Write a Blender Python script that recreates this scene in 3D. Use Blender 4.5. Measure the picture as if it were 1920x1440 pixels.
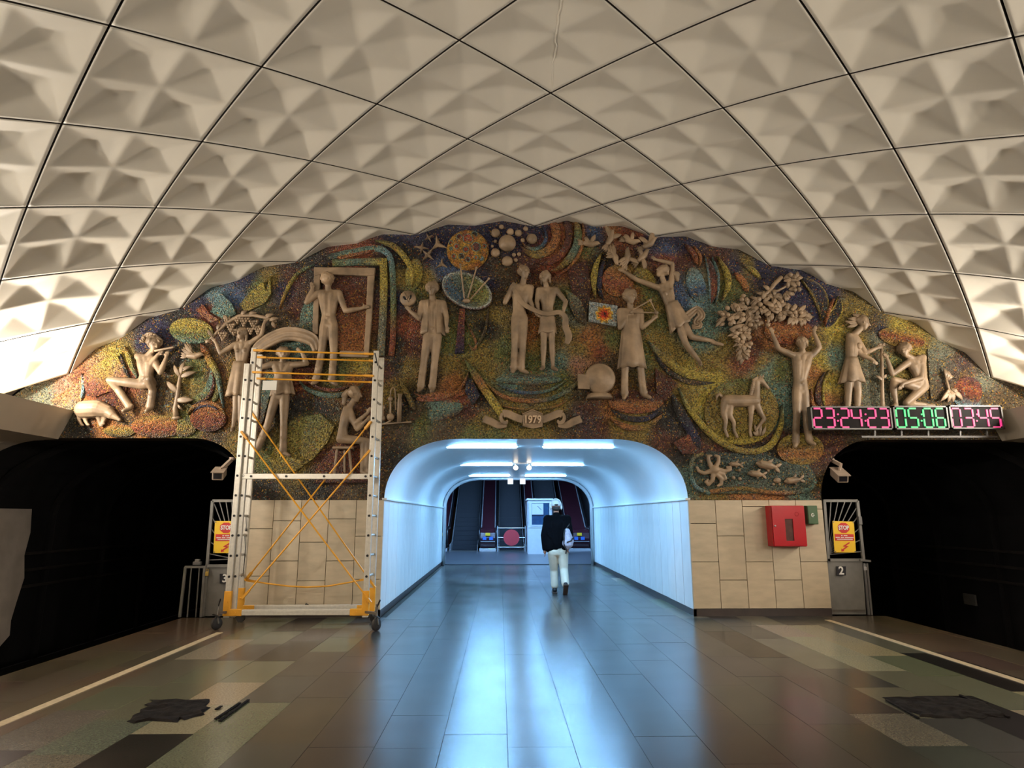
import bpy, bmesh, math, random
import numpy as np
from mathutils import Vector, Matrix, noise

for o in list(bpy.data.objects):
    bpy.data.objects.remove(o, do_unlink=True)
scene = bpy.context.scene
COL = scene.collection
random.seed(7)

# ------------------------------------------------------------------ camera
CAM_H, FPX, PITCH, YAW = 1.5, 1220.2, 0.1996, 0.0181
CAM = Vector((-0.574, 0.0, CAM_H))
cam_data = bpy.data.cameras.new('camera')
cam_data.sensor_width = 36.0
cam_data.lens = 36.0 * FPX / 1920.0
cam_data.clip_end = 200
cam = bpy.data.objects.new('camera', cam_data)
COL.objects.link(cam)
cam.location = CAM
cam.rotation_euler = (math.pi / 2 + PITCH, 0, -YAW)
scene.camera = cam

# ------------------------------------------------------------------ world, colour management, render light paths
world = bpy.data.worlds.new('world')
scene.world = world
world.use_nodes = True
world.node_tree.nodes['Background'].inputs[0].default_value = (0.02, 0.018, 0.016, 1)
world.node_tree.nodes['Background'].inputs[1].default_value = 0.15
scene.view_settings.view_transform = 'Standard'
scene.view_settings.look = 'None'
scene.view_settings.gamma = 1.0
scene.view_settings.use_curve_mapping = False
scene.view_settings.exposure = 0.0
scene.cycles.max_bounces = 8
scene.cycles.diffuse_bounces = 5
scene.cycles.glossy_bounces = 4
scene.cycles.sample_clamp_indirect = 6.0
scene.cycles.caustics_reflective = False
scene.cycles.caustics_refractive = False
scene.cycles.use_denoising = True

# light strengths (every one belongs to a lamp that is built further down)
CORNICE_W = 335.0          # watts of each hidden cornice lamp
CORNICE_COL = (1.0, 0.90, 0.77)
TUBE_E = 150.0             # emission of the passage tubes
TUBE_COL = (0.25, 0.58, 1.0)
HALL_E = 260.0
HALL_COL = (0.26, 0.54, 1.0)

# ------------------------------------------------------------------ main measures (metres)
YW = 10.34                # end wall with the mural
VR, VZ = 12.10, 6.34      # vault radius, crown height
LA, LS, VY0 = 0.895, 1.0128, 6.77   # half steps of the diamond lattice along the hall and round the vault
PW = 2.38                 # half width of the passage
ZT = 2.70                 # crown of passage and tunnel mouths
ZP = 1.74                 # top of the stone tiles on the piers
PX1 = 4.50                # outer edge of the piers
EDGE = 5.33               # platform edge
YP = 20.9                 # far end of the passage
Y0 = -8.0                 # hall is closed behind the camera
PXM = 0.00868             # metres per photo pixel on the end wall

def ray(px, py):
    u = (px - 960) / FPX; w = (720 - py) / FPX
    c, s = math.cos(PITCH), math.sin(PITCH)
    y = c - w * s; z = s + w * c
    c, s = math.cos(YAW), math.sin(YAW)
    return Vector((u * c + y * s, -u * s + y * c, z))
def onY(px, py, Y):
    d = ray(px, py); return CAM + d * ((Y - CAM.y) / d.y)
def onZ(px, py, Z):
    d = ray(px, py); return CAM + d * ((Z - CAM.z) / d.z)
def onX(px, py, X):
    d = ray(px, py); return CAM + d * ((X - CAM.x) / d.x)
def W(px, py, dep=0.0):
    """point of the mural at this spot, standing dep photo pixels proud of the end wall"""
    p = onY(px, py, YW); p.y -= dep * PXM; return p

# ------------------------------------------------------------------ materials
def lin(c):
    return tuple(((x / 255.0) / 12.92 if x / 255.0 <= 0.04045 else ((x / 255.0 + 0.055) / 1.055) ** 2.4) for x in c)
MATS = {}
def new_mat(name):
    m = bpy.data.materials.new(name); m.use_nodes = True
    nt = m.node_tree
    b = nt.nodes['Principled BSDF']
    MATS[name] = m
    return m, nt, b
def mat(name, rgb, rough=0.6, metal=0.0, var=0.12, scale=8.0, bump=0.0, emit=0.0, spec=0.5, bscale=None, detail=4):
    """plain procedural material: colour with noise variation, optional fine relief"""
    m, nt, b = new_mat(name)
    L = lin(rgb)
    b.inputs['Roughness'].default_value = rough
    b.inputs['Metallic'].default_value = metal
    b.inputs['Specular IOR Level'].default_value = spec
    tc = nt.nodes.new('ShaderNodeTexCoord')
    if var > 0:
        n = nt.nodes.new('ShaderNodeTexNoise'); n.inputs['Scale'].default_value = scale; n.inputs['Detail'].default_value = detail
        nt.links.new(tc.outputs['Object'], n.inputs['Vector'])
        r = nt.nodes.new('ShaderNodeValToRGB')
        r.color_ramp.elements[0].position = 0.3; r.color_ramp.elements[1].position = 0.7
        r.color_ramp.elements[0].color = tuple(x * (1 - var) for x in L) + (1,)
        r.color_ramp.elements[1].color = tuple(min(1, x * (1 + var)) for x in L) + (1,)
        nt.links.new(n.outputs['Fac'], r.inputs['Fac'])
        nt.links.new(r.outputs['Color'], b.inputs['Base Color'])
    else:
        b.inputs['Base Color'].default_value = L + (1,)
    if bump > 0:
        n2 = nt.nodes.new('ShaderNodeTexNoise'); n2.inputs['Scale'].default_value = bscale or scale * 4
        n2.inputs['Detail'].default_value = 5
        nt.links.new(tc.outputs['Object'], n2.inputs['Vector'])
        bp = nt.nodes.new('ShaderNodeBump'); bp.inputs['Strength'].default_value = bump; bp.inputs['Distance'].default_value = 0.01
        nt.links.new(n2.outputs['Fac'], bp.inputs['Height']); nt.links.new(bp.outputs['Normal'], b.inputs['Normal'])
    if emit > 0:
        b.inputs['Emission Color'].default_value = L + (1,)
        b.inputs['Emission Strength'].default_value = emit
    return m
def emit_mat(name, rgb_lin, e):
    m, nt, b = new_mat(name)
    b.inputs['Base Color'].default_value = (0.02, 0.02, 0.02, 1)
    b.inputs['Emission Color'].default_value = tuple(rgb_lin) + (1,)
    b.inputs['Emission Strength'].default_value = e
    return m

mat('vault_panel', (222, 216, 203), 0.5, var=0.05, scale=1.5, bump=0.05, bscale=30)
mat('vault_gap', (42, 34, 28), 0.9)
mat('cornice', (196, 184, 166), 0.6, var=0.05, scale=2)
mat('concrete_dark', (52, 46, 42), 0.95, var=0.3, scale=3, bump=0.3)
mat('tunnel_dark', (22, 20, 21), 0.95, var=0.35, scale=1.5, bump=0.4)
mat('whitewash', (214, 202, 190), 0.9, var=0.12, scale=3, bump=0.2)
mat('mural_edge', (60, 48, 40), 0.9, var=0.2)
mat('grout', (58, 50, 42), 0.9)
mat('passage_wall', (216, 218, 216), 0.32, var=0.05, scale=3)
mat('passage_vault', (222, 224, 224), 0.33, var=0.03, scale=2)
mat('plinth', (50, 40, 36), 0.4, var=0.2)
mat('line_paint', (196, 176, 140), 0.7, var=0.15, scale=20)
mat('patch', (26, 22, 20), 0.95, spec=0.08, var=0.7, scale=14, bump=0.9, bscale=14)
mat('relief', (138, 117, 93), 0.48, var=0.42, scale=4, bump=0.25, bscale=28)
mat('aluminium', (206, 200, 188), 0.38, metal=0.35, var=0.07, scale=30)
mat('black_plastic', (16, 15, 15), 0.5, var=0)
mat('yellow_paint', (226, 160, 40), 0.45, var=0.08)
mat('rubber', (35, 32, 30), 0.8)
mat('steel', (120, 116, 110), 0.4, metal=0.8, var=0.1)
mat('gate_grey', (122, 120, 116), 0.55, var=0.12, scale=6, bump=0.1)
mat('gate_bar', (112, 110, 108), 0.5, metal=0.2)
mat('sign_yellow', (240, 196, 40), 0.4, var=0.03)
mat('sign_red', (200, 44, 40), 0.4, var=0.03)
mat('sign_white', (238, 236, 230), 0.4, var=0.02)
mat('plate_black', (24, 22, 30), 0.4, var=0)
mat('cabinet_red', (172, 14, 28), 0.22, var=0.03, spec=0.6)
mat('cabinet_glass', (92, 66, 62), 0.08, var=0.25, scale=10)
mat('box_green', (52, 84, 48), 0.5, var=0.12)
mat('camera_body', (168, 150, 134), 0.5, var=0.1)
mat('brass', (200, 170, 90), 0.35, metal=0.7, var=0.1)
mat('display_case', (66, 62, 58), 0.4, var=0.1)
mat('display_face', (18, 13, 14), 0.5, var=0, spec=0.06)
emit_mat('led_red', (1.0, 0.04, 0.24), 1.15)
emit_mat('led_green', (0.01, 0.85, 0.22), 0.95)
emit_mat('tube_on', TUBE_COL, TUBE_E)
emit_mat('hall_tube_on', HALL_COL, HALL_E)
emit_mat('bulb_on', (1.0, 0.80, 0.55), 9.0)
emit_mat('cornice_bulb', CORNICE_COL, 30.0)
mat('maroon', (56, 25, 32), 0.2, var=0.1, scale=2)
mat('step_dark', (30, 31, 37), 0.6, var=0.15, scale=20)
mat('handrail', (18, 18, 22), 0.35, var=0)
mat('chrome', (205, 207, 210), 0.25, metal=0.55, var=0)
mat('kiosk_white', (226, 228, 230), 0.4, var=0.03)
mat('kiosk_glass', (22, 78, 116), 0.1, var=0.2)
mat('disc_red', (196, 56, 62), 0.5, var=0.04)
mat('hall_wall', (150, 146, 150), 0.6, var=0.06)
mat('hall_floor', (70, 72, 76), 0.3, var=0.1)
mat('painted_blue_light', (60, 110, 200), 0.4, var=0)  # flat colour standing for the blue light on the newels
mat('jacket_black', (8, 8, 11), 0.95, spec=0.08, var=0.1, bump=0.3, bscale=25)
mat('trouser_beige', (212, 202, 180), 0.85, var=0.06, bump=0.25, bscale=20)
mat('skin', (176, 118, 92), 0.55, var=0.05)
mat('cap_white', (214, 214, 212), 0.7, var=0.04)
mat('shoe_dark', (28, 26, 26), 0.6, var=0.1)
mat('sole_brown', (74, 58, 48), 0.8, var=0.1)
mat('hair_dark', (50, 42, 38), 0.8)
mat('bag_grey', (178, 170, 182), 0.8, var=0.22, scale=30)
mat('paper_white', (222, 220, 212), 0.6, var=0.02)

# polished granite slabs: colour comes from the object colour of each slab
def granite():
    m, nt, b = new_mat('granite')
    oi = nt.nodes.new('ShaderNodeAttribute'); oi.attribute_name = 'Col'
    tc = nt.nodes.new('ShaderNodeTexCoord')
    geo = nt.nodes.new('ShaderNodeNewGeometry')
    n1 = nt.nodes.new('ShaderNodeTexNoise'); n1.inputs['Scale'].default_value = 70; n1.inputs['Detail'].default_value = 3
    n2 = nt.nodes.new('ShaderNodeTexNoise'); n2.inputs['Scale'].default_value = 1.7; n2.inputs['Detail'].default_value = 6
    nt.links.new(geo.outputs['Position'], n1.inputs['Vector']); nt.links.new(geo.outputs['Position'], n2.inputs['Vector'])
    r1 = nt.nodes.new('ShaderNodeMapRange'); r1.inputs[1].default_value = 0.3; r1.inputs[2].default_value = 0.7
    r1.inputs[3].default_value = 0.72; r1.inputs[4].default_value = 1.28
    nt.links.new(n1.outputs['Fac'], r1.inputs[0])
    mx = nt.nodes.new('ShaderNodeMix'); mx.data_type = 'RGBA'; mx.blend_type = 'MULTIPLY'; mx.inputs[0].default_value = 1
    nt.links.new(oi.outputs['Color'], mx.inputs[6]); nt.links.new(r1.outputs[0], mx.inputs[7])
    nt.links.new(mx.outputs[2], b.inputs['Base Color'])
    r2 = nt.nodes.new('ShaderNodeMapRange'); r2.inputs[1].default_value = 0.3; r2.inputs[2].default_value = 0.75
    r2.inputs[3].default_value = 0.22; r2.inputs[4].default_value = 0.27
    nt.links.new(n2.outputs['Fac'], r2.inputs[0]); nt.links.new(r2.outputs[0], b.inputs['Roughness'])
    bp = nt.nodes.new('ShaderNodeBump'); bp.inputs['Strength'].default_value = 0.04; bp.inputs['Distance'].default_value = 0.004
    nt.links.new(n1.outputs['Fac'], bp.inputs['Height']); nt.links.new(bp.outputs['Normal'], b.inputs['Normal'])
    b.inputs['Specular IOR Level'].default_value = 0.7
granite()

# travertine-like wall tiles, tinted per tile
def stone():
    m, nt, b = new_mat('wall_stone')
    at = nt.nodes.new('ShaderNodeAttribute'); at.attribute_name = 'Col'
    geo = nt.nodes.new('ShaderNodeNewGeometry')
    mp = nt.nodes.new('ShaderNodeMapping'); mp.inputs['Scale'].default_value = (3, 3, 9)
    nt.links.new(geo.outputs['Position'], mp.inputs['Vector'])
    n = nt.nodes.new('ShaderNodeTexNoise'); n.inputs['Scale'].default_value = 1.3; n.inputs['Detail'].default_value = 8
    nt.links.new(mp.outputs[0], n.inputs['Vector'])
    r = nt.nodes.new('ShaderNodeMapRange'); r.inputs[1].default_value = 0.3; r.inputs[2].default_value = 0.75
    r.inputs[3].default_value = 0.86; r.inputs[4].default_value = 1.1
    nt.links.new(n.outputs['Fac'], r.inputs[0])
    mx = nt.nodes.new('ShaderNodeMix'); mx.data_type = 'RGBA'; mx.blend_type = 'MULTIPLY'; mx.inputs[0].default_value = 1
    nt.links.new(at.outputs['Color'], mx.inputs[6]); nt.links.new(r.outputs[0], mx.inputs[7])
    nt.links.new(mx.outputs[2], b.inputs['Base Color'])
    b.inputs['Roughness'].default_value = 0.45
stone()

# smalti mosaic: the colour attribute gives the artist's colour fields, every tessera strays from it
def mosaic():
    m, nt, b = new_mat('mosaic')
    at = nt.nodes.new('ShaderNodeAttribute'); at.attribute_name = 'Col'
    geo = nt.nodes.new('ShaderNodeNewGeometry')
    nz = nt.nodes.new('ShaderNodeTexNoise'); nz.inputs['Scale'].default_value = 4.0; nz.inputs['Detail'].default_value = 2
    nt.links.new(geo.outputs['Position'], nz.inputs['Vector'])
    ad = nt.nodes.new('ShaderNodeVectorMath'); ad.operation = 'MULTIPLY_ADD'
    ad.inputs[1].default_value = (0.10, 0.10, 0.10)
    nt.links.new(nz.outputs['Color'], ad.inputs[0]); nt.links.new(geo.outputs['Position'], ad.inputs[2])
    v = nt.nodes.new('ShaderNodeTexVoronoi'); v.inputs['Scale'].default_value = 58
    nt.links.new(ad.outputs[0], v.inputs['Vector'])
    sep = nt.nodes.new('ShaderNodeSeparateColor'); nt.links.new(v.outputs['Color'], sep.inputs[0])
    br = nt.nodes.new('ShaderNodeMapRange'); br.inputs[3].default_value = 0.28; br.inputs[4].default_value = 1.6
    nt.links.new(sep.outputs[0], br.inputs[0])
    mul = nt.nodes.new('ShaderNodeMix'); mul.data_type = 'RGBA'; mul.blend_type = 'MULTIPLY'; mul.inputs[0].default_value = 1
    nt.links.new(at.outputs['Color'], mul.inputs[6]); nt.links.new(br.outputs[0], mul.inputs[7])
    ramp = nt.nodes.new('ShaderNodeValToRGB'); ramp.color_ramp.interpolation = 'CONSTANT'
    cols = [(0.0, (34, 26, 24)), (0.3, (180, 140, 50)), (0.56, (120, 46, 34)), (0.64, (96, 124, 120)), (0.78, (60, 52, 40)), (0.90, (176, 96, 46)), (0.95, (48, 50, 88))]
    el = ramp.color_ramp.elements
    el[0].position = cols[0][0]; el[0].color = lin(cols[0][1]) + (1,)
    el[1].position = cols[1][0]; el[1].color = lin(cols[1][1]) + (1,)
    for p, c in cols[2:]:
        e = el.new(p); e.color = lin(c) + (1,)
    nt.links.new(sep.outputs[1], ramp.inputs['Fac'])
    gt = nt.nodes.new('ShaderNodeMath'); gt.operation = 'GREATER_THAN'; gt.inputs[1].default_value = 0.80
    nt.links.new(sep.outputs[2], gt.inputs[0])
    sc = nt.nodes.new('ShaderNodeMath'); sc.operation = 'MULTIPLY'; sc.inputs[1].default_value = 0.6
    nt.links.new(gt.outputs[0], sc.inputs[0])
    mix = nt.nodes.new('ShaderNodeMix'); mix.data_type = 'RGBA'
    nt.links.new(sc.outputs[0], mix.inputs[0]); nt.links.new(mul.outputs[2], mix.inputs[6]); nt.links.new(ramp.outputs[0], mix.inputs[7])
    nt.links.new(mix.outputs[2], b.inputs['Base Color'])
    b.inputs['Roughness'].default_value = 0.42
    bp = nt.nodes.new('ShaderNodeBump'); bp.inputs['Strength'].default_value = 0.55; bp.inputs['Distance'].default_value = 0.010
    hs = nt.nodes.new('ShaderNodeMath'); hs.operation = 'MULTIPLY_ADD'; hs.inputs[1].default_value = -20.0
    nt.links.new(v.outputs['Distance'], hs.inputs[0]); nt.links.new(sep.outputs[0], hs.inputs[2])
    nt.links.new(hs.outputs[0], bp.inputs['Height']); nt.links.new(bp.outputs['Normal'], b.inputs['Normal'])
mosaic()

# ------------------------------------------------------------------ mesh helpers
class MB:
    """collects shapes, builds ONE mesh object"""
    def __init__(s): s.v = []; s.f = []; s.c = []
    def add(s, vs, fs, col=None):
        n = len(s.v); s.v += [tuple(p) for p in vs]; s.f += [tuple(i + n for i in f) for f in fs]
        s.c += [col or (1, 1, 1)] * len(vs); return s
    def box(s, c, d, rot=None, col=None):
        hx, hy, hz = d[0] / 2, d[1] / 2, d[2] / 2
        vs = [Vector((x, y, z)) for x in (-hx, hx) for y in (-hy, hy) for z in (-hz, hz)]
        if rot is not None: vs = [rot @ p for p in vs]
        c = Vector(c); vs = [p + c for p in vs]
        return s.add(vs, [(0, 1, 3, 2), (4, 6, 7, 5), (0, 4, 5, 1), (2, 3, 7, 6), (0, 2, 6, 4), (1, 5, 7, 3)], col)
    def bevbox(s, c, d, b=0.01, rot=None, col=None):
        hx, hy, hz = d[0] / 2, d[1] / 2, d[2] / 2
        bm = bmesh.new()
        bmesh.ops.create_cube(bm, size=1.0)
        for v in bm.verts: v.co = Vector((v.co.x * d[0], v.co.y * d[1], v.co.z * d[2]))
        bmesh.ops.bevel(bm, geom=bm.edges[:], offset=min(b, min(d) * 0.45), segments=2, affect='EDGES', profile=0.5)
        c = Vector(c); bm.verts.index_update()
        vs = [((rot @ v.co) if rot is not None else v.co) + c for v in bm.verts]
        fs = [tuple(v.index for v in f.verts) for f in bm.faces]
        bm.free(); return s.add(vs, fs, col)
    def bar(s, a, b, w, h=None, up=(0, 0, 1), col=None):
        """rectangular bar from a to b, w across, h along up"""
        a, b = Vector(a), Vector(b); h = h or w; t = (b - a); L = t.length; t.normalize()
        up = Vector(up)
        if abs(t.dot(up)) > 0.98: up = Vector((0, 1, 0))
        x = t.cross(up).normalized(); y = x.cross(t)
        R = Matrix((x, t, y)).transposed()
        return s.box((a + b) / 2, (w, L, h), R, col)
    def tube(s, pts, r, n=10, cap=True, closed=False, col=None):
        pts = [Vector(p) for p in pts]; k = len(pts)
        rs = r if isinstance(r, (list, tuple)) else [r] * k
        vs = []; prev = None
        for i, p in enumerate(pts):
            if closed: t = pts[(i + 1) % k] - pts[i - 1]
            else: t = pts[min(i + 1, k - 1)] - pts[max(i - 1, 0)]
            t.normalize()
            if prev is None:
                up = Vector((0, 0, 1)) if abs(t.z) < 0.9 else Vector((0, 1, 0))
                x = t.cross(up).normalized()
            else:
                x = (prev - t * prev.dot(t)).normalized()
            prev = x; y = t.cross(x)
            for j in range(n):
                a = 2 * math.pi * j / n
                vs.append(p + (x * math.cos(a) + y * math.sin(a)) * rs[i])
        fs = []
        for i in range(k if closed else k - 1):
            for j in range(n):
                a, b_ = i * n + j, i * n + (j + 1) % n
                c_, d_ = ((i + 1) % k) * n + (j + 1) % n, ((i + 1) % k) * n + j
                fs.append((a, b_, c_, d_))
        if cap and not closed:
            fs.append(tuple(range(n - 1, -1, -1))); fs.append(tuple(range((k - 1) * n, k * n)))
        return s.add(vs, fs, col)
    def capsule(s, a, ra, b, rb, n=12, flat=1.0):
        """tapered rod with round ends"""
        a, b = Vector(a), Vector(b); t = b - a
        if t.length < 1e-6: t = Vector((0, 0, 1e-4)); b = a + t
        t = t.normalized()
        pts = []; rs = []
        for q in (0.98, 0.8, 0.45): pts.append(a - t * ra * q); rs.append(ra * math.sqrt(max(0, 1 - q * q)))
        pts += [a, b]; rs += [ra, rb]
        for q in (0.45, 0.8, 0.98): pts.append(b + t * rb * q); rs.append(rb * math.sqrt(max(0, 1 - q * q)))
        return s.tube(pts, rs, n)
    def ellipsoid(s, c, r, rot=None, nu=16, nv=10, col=None):
        c = Vector(c); vs = []; fs = []
        for i in range(1, nv):
            ph = math.pi * i / nv
            for j in range(nu):
                th = 2 * math.pi * j / nu
                p = Vector((r[0] * math.sin(ph) * math.cos(th), r[1] * math.sin(ph) * math.sin(th), r[2] * math.cos(ph)))
                vs.append((rot @ p if rot is not None else p) + c)
        top = Vector((0, 0, r[2])); 
        vs.append((rot @ top if rot is not None else top) + c); vs.append((rot @ -top if rot is not None else -top) + c)
        T = len(vs) - 2
        for i in range(nv - 2):
            for j in range(nu):
                fs.append((i * nu + j, (i + 1) * nu + j, (i + 1) * nu + (j + 1) % nu, i * nu + (j + 1) % nu))
        for j in range(nu):
            fs.append((T, j, (j + 1) % nu)); fs.append((T + 1, (nv - 2) * nu + (j + 1) % nu, (nv - 2) * nu + j))
        return s.add(vs, fs, col)
    def prism(s, poly, vec, col=None):
        """closed polygon pushed along vec"""
        n = len(poly); vec = Vector(vec)
        vs = [Vector(p) for p in poly] + [Vector(p) + vec for p in poly]
        fs = [tuple(range(n - 1, -1, -1)), tuple(range(n, 2 * n))] + [(i, (i + 1) % n, n + (i + 1) % n, n + i) for i in range(n)]
        return s.add(vs, fs, col)
    def lathe(s, prof, axis_pt, n=20, rot=None, col=None):
        """prof: (radius, height) pairs about local z"""
        c = Vector(axis_pt); vs = []; fs = []; k = len(prof)
        for r, h in prof:
            for j in range(n):
                a = 2 * math.pi * j / n
                p = Vector((r * math.cos(a), r * math.sin(a), h))
                vs.append((rot @ p if rot is not None else p) + c)
        for i in range(k - 1):
            for j in range(n):
                fs.append((i * n + j, i * n + (j + 1) % n, (i + 1) * n + (j + 1) % n, (i + 1) * n + j))
        fs.append(tuple(range(n - 1, -1, -1))); fs.append(tuple(range((k - 1) * n, k * n)))
        return s.add(vs, fs, col)
    def mesh(s, name, smooth=False):
        me = bpy.data.meshes.new(name); me.from_pydata(s.v, [], s.f); me.update()
        bm = bmesh.new(); bm.from_mesh(me); bmesh.ops.recalc_face_normals(bm, faces=bm.faces); bm.to_mesh(me); bm.free()
        if smooth:
            me.polygons.foreach_set('use_smooth', [True] * len(me.polygons))
        return me
    def build(s, name, m, parent=None, smooth=False, colattr=False):
        me = s.mesh(name, smooth)
        if colattr:
            ca = me.color_attributes.new('Col', 'FLOAT_COLOR', 'POINT')
            flat = []
            for c in s.c: flat += [c[0], c[1], c[2], 1.0]
            ca.data.foreach_set('color', flat)
        return link(name, me, m, parent)

def link(name, me, m, parent=None):
    o = bpy.data.objects.new(name, me); COL.objects.link(o)
    if m is not None and len(me.materials) == 0: me.materials.append(MATS[m] if isinstance(m, str) else m)
    if parent is not None: o.parent = parent
    return o
def smooth_angle(o, deg=35):
    me = o.data
    me.polygons.foreach_set('use_smooth', [True] * len(me.polygons))
    bm = bmesh.new(); bm.from_mesh(me); lim = math.radians(deg)
    for e in bm.edges:
        if len(e.link_faces) == 2 and e.calc_face_angle(0) > lim: e.smooth = False
    bm.to_mesh(me); bm.free(); return o
def tag(o, label, cat=None, group=None, kind=None):
    o['label'] = label
    if cat: o['category'] = cat
    if group: o['group'] = group
    if kind: o['kind'] = kind
    return o
def thing(name, label, cat, loc, group=None):
    o = bpy.data.objects.new(name, None); COL.objects.link(o); o.location = loc
    o.empty_display_size = 0.1
    tag(o, label, cat, group); 
    return o
def adopt(root, o):
    """parent o to an Empty that has its own location, keeping o in place"""
    o.parent = root
    o.matrix_parent_inverse = Matrix.Translation(-Vector(root.location))
    return o
def struct(o, label):
    o['kind'] = 'structure'; o['label'] = label; return o
def fuse(mb, name, m, parent=None, voxel=0.010, it=3, post=None):
    """closed overlapping shapes -> one continuous skin"""
    me = mb.mesh(name)
    o = bpy.data.objects.new(name, me); COL.objects.link(o)
    r = o.modifiers.new('r', 'REMESH'); r.mode = 'VOXEL'; r.voxel_size = voxel; r.use_smooth_shade = True
    if it:
        sm = o.modifiers.new('s', 'SMOOTH'); sm.factor = 0.5; sm.iterations = it
    dg = bpy.context.evaluated_depsgraph_get(); dg.update()
    me2 = bpy.data.meshes.new_from_object(o.evaluated_get(dg))
    bpy.data.objects.remove(o, do_unlink=True); bpy.data.meshes.remove(me)
    me2.name = name
    if post: post(me2)
    me2.polygons.foreach_set('use_smooth', [True] * len(me2.polygons))
    o = link(name, me2, m)
    if parent is not None: adopt(parent, o)
    return o
# ================================================================== STRUCTURE
# ---- vault: dark backing shell + stamped diamond panels
AX = VZ - VR
def vault_pt(s, y, rec=0.0):
    t = s / VR; r = VR + rec
    return Vector((r * math.sin(t), y, AX + r * math.cos(t)))
mb = MB()
ns, SM = 48, 9.15 * LS
for y in (Y0, YW + 0.02):
    for i in range(ns + 1):
        mb.v.append(tuple(vault_pt(-SM + 2 * SM * i / ns, y, 0.30))); mb.c.append((1, 1, 1))
for i in range(ns): mb.f.append((i, i + 1, ns + 2 + i, ns + 1 + i))
ceiling = struct(mb.build('ceiling', 'vault_gap'), 'pale barrel vault of dimpled diamond panels over the platform')

def panel_recess(u, v):
    # eight facets meet at the centre: ridges along the mid-lines, grooves along the diagonals; sloping rims
    mx, mn = max(abs(u), abs(v)), min(abs(u), abs(v))
    return max(0.0, min(0.050 - 0.040 * mx + 0.185 * mn, 0.22 * (1 - mx)))
NP = 40
grid = np.zeros((NP + 1, NP + 1))
for i in range(NP + 1):
    for j in range(NP + 1):
        grid[i, j] = panel_recess(-1 + 2 * i / NP, -1 + 2 * j / NP)
for _ in range(1):          # soften the creases as in pressed sheet
    g = grid.copy()
    g[1:-1, 1:-1] = (grid[1:-1, 1:-1] * 4 + grid[:-2, 1:-1] + grid[2:, 1:-1] + grid[1:-1, :-2] + grid[1:-1, 2:]) / 8
    grid = g
def panel_mesh():
    m = MB(); sh = 0.985
    for i in range(NP + 1):
        for j in range(NP + 1):
            u = (-1 + 2 * i / NP) * sh; v = (-1 + 2 * j / NP) * sh
            s = (u - v) / 2 * LS; a = (u + v) / 2 * LA
            p = vault_pt(s, a, grid[i, j])
            m.v.append((p.x, p.y, p.z - AX - VR)); m.c.append((1, 1, 1))
    n = NP + 1
    for i in range(NP):
        for j in range(NP): m.f.append((i * n + j, (i + 1) * n + j, (i + 1) * n + j + 1, i * n + j + 1))
    # turned-up rim
    ring = [i * n for i in range(n)] + [NP * n + j for j in range(1, n)] + [i * n + NP for i in range(NP - 1, -1, -1)] + [j for j in range(NP - 1, 0, -1)]
    base = len(m.v)
    for q in ring:
        x, y, z = m.v[q]; p = Vector((x, y, z + VR)); p2 = Vector((p.x, 0, p.z)).normalized() * 0.035
        m.v.append((x + p2.x, y, z + p2.z)); m.c.append((1, 1, 1))
    for k in range(len(ring)):
        k2 = (k + 1) % len(ring)
        m.f.append((ring[k], ring[k2], base + k2, base + k))
    me = m.mesh('vault_panel', True)
    me.materials.append(MATS['vault_panel']); me.materials.append(MATS['vault_gap'])
    me.polygons.foreach_set('material_index', [0 if i < NP * NP else 1 for i in range(len(me.polygons))])
    return me
PM = panel_mesh()
for j in range(-15, 5):
    for i in range(-8, 9):
        if (i + j) % 2 == 0: continue
        yc = VY0 + j * LA
        if yc > YW + LA * 0.95 or yc < Y0 + LA: continue
        th = i * LS / VR
        M4 = Matrix.Translation((0, yc, AX)) @ Matrix.Rotation(th, 4, 'Y') @ Matrix.Translation((0, 0, VR))
        if yc + LA > YW + 0.01:
            bm = bmesh.new(); bm.from_mesh(PM); bmesh.ops.transform(bm, matrix=M4, verts=bm.verts)
            bmesh.ops.bisect_plane(bm, geom=bm.verts[:] + bm.edges[:] + bm.faces[:], plane_co=(0, YW + 0.02, 0), plane_no=(0, 1, 0), clear_outer=True)
            if not bm.faces: bm.free(); continue
            me = bpy.data.meshes.new('vault_panel'); bm.to_mesh(me); bm.free()
            me.polygons.foreach_set('use_smooth', [True] * len(me.polygons))
            me.transform(M4.inverted())
            for mm in ('vault_panel', 'vault_gap'): me.materials.append(MATS[mm])
        else: me = PM
        o = bpy.data.objects.new('vault_panel', me); COL.objects.link(o)
        o.matrix_world = M4; o.parent = ceiling

# plaster repair running jaggedly along the crown of one panel
rr = random.Random(4); pts = []
for k in range(25):
    f = -0.97 + 1.94 * k / 24
    p = vault_pt(rr.uniform(-0.018, 0.018), VY0 - LA + f * LA, panel_recess(f, f) - 0.002); pts.append(p)
mb = MB(); mb.tube(pts, 0.009, 6); mb.build('plaster_seam', 'vault_panel', ceiling)

# ---- cornices with the light gutter, track walls, hall end behind the camera
for sx, nm, lab in ((-1, 'trim_1', 'plain sloping cornice above the left track'), (1, 'trim_2', 'plain sloping cornice above the right track')):
    prof = [(7.34, 3.13), (7.53, 2.68), (9.25, 2.60), (9.25, 3.6), (8.60, 3.6), (8.60, 2.86), (7.62, 2.86), (7.44, 3.13)]
    mb = MB(); mb.prism([(sx * x, Y0, z) for x, z in prof], (0, YW - Y0 + 0.0, 0))
    struct(mb.build(nm, 'cornice'), lab)
for sx, nm, lab in ((-1, 'wall_left', 'whitewashed wall beyond the left track'), (1, 'wall_right', 'dark wall beyond the right track')):
    mb = MB(); X = 9.2
    mb.box((sx * (X + 0.15), (Y0 + YW) / 2, 0.8), (0.3, YW - Y0, 3.9))
    struct(mb.build(nm, 'whitewash'), lab)
wl = bpy.data.objects['wall_left']
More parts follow.
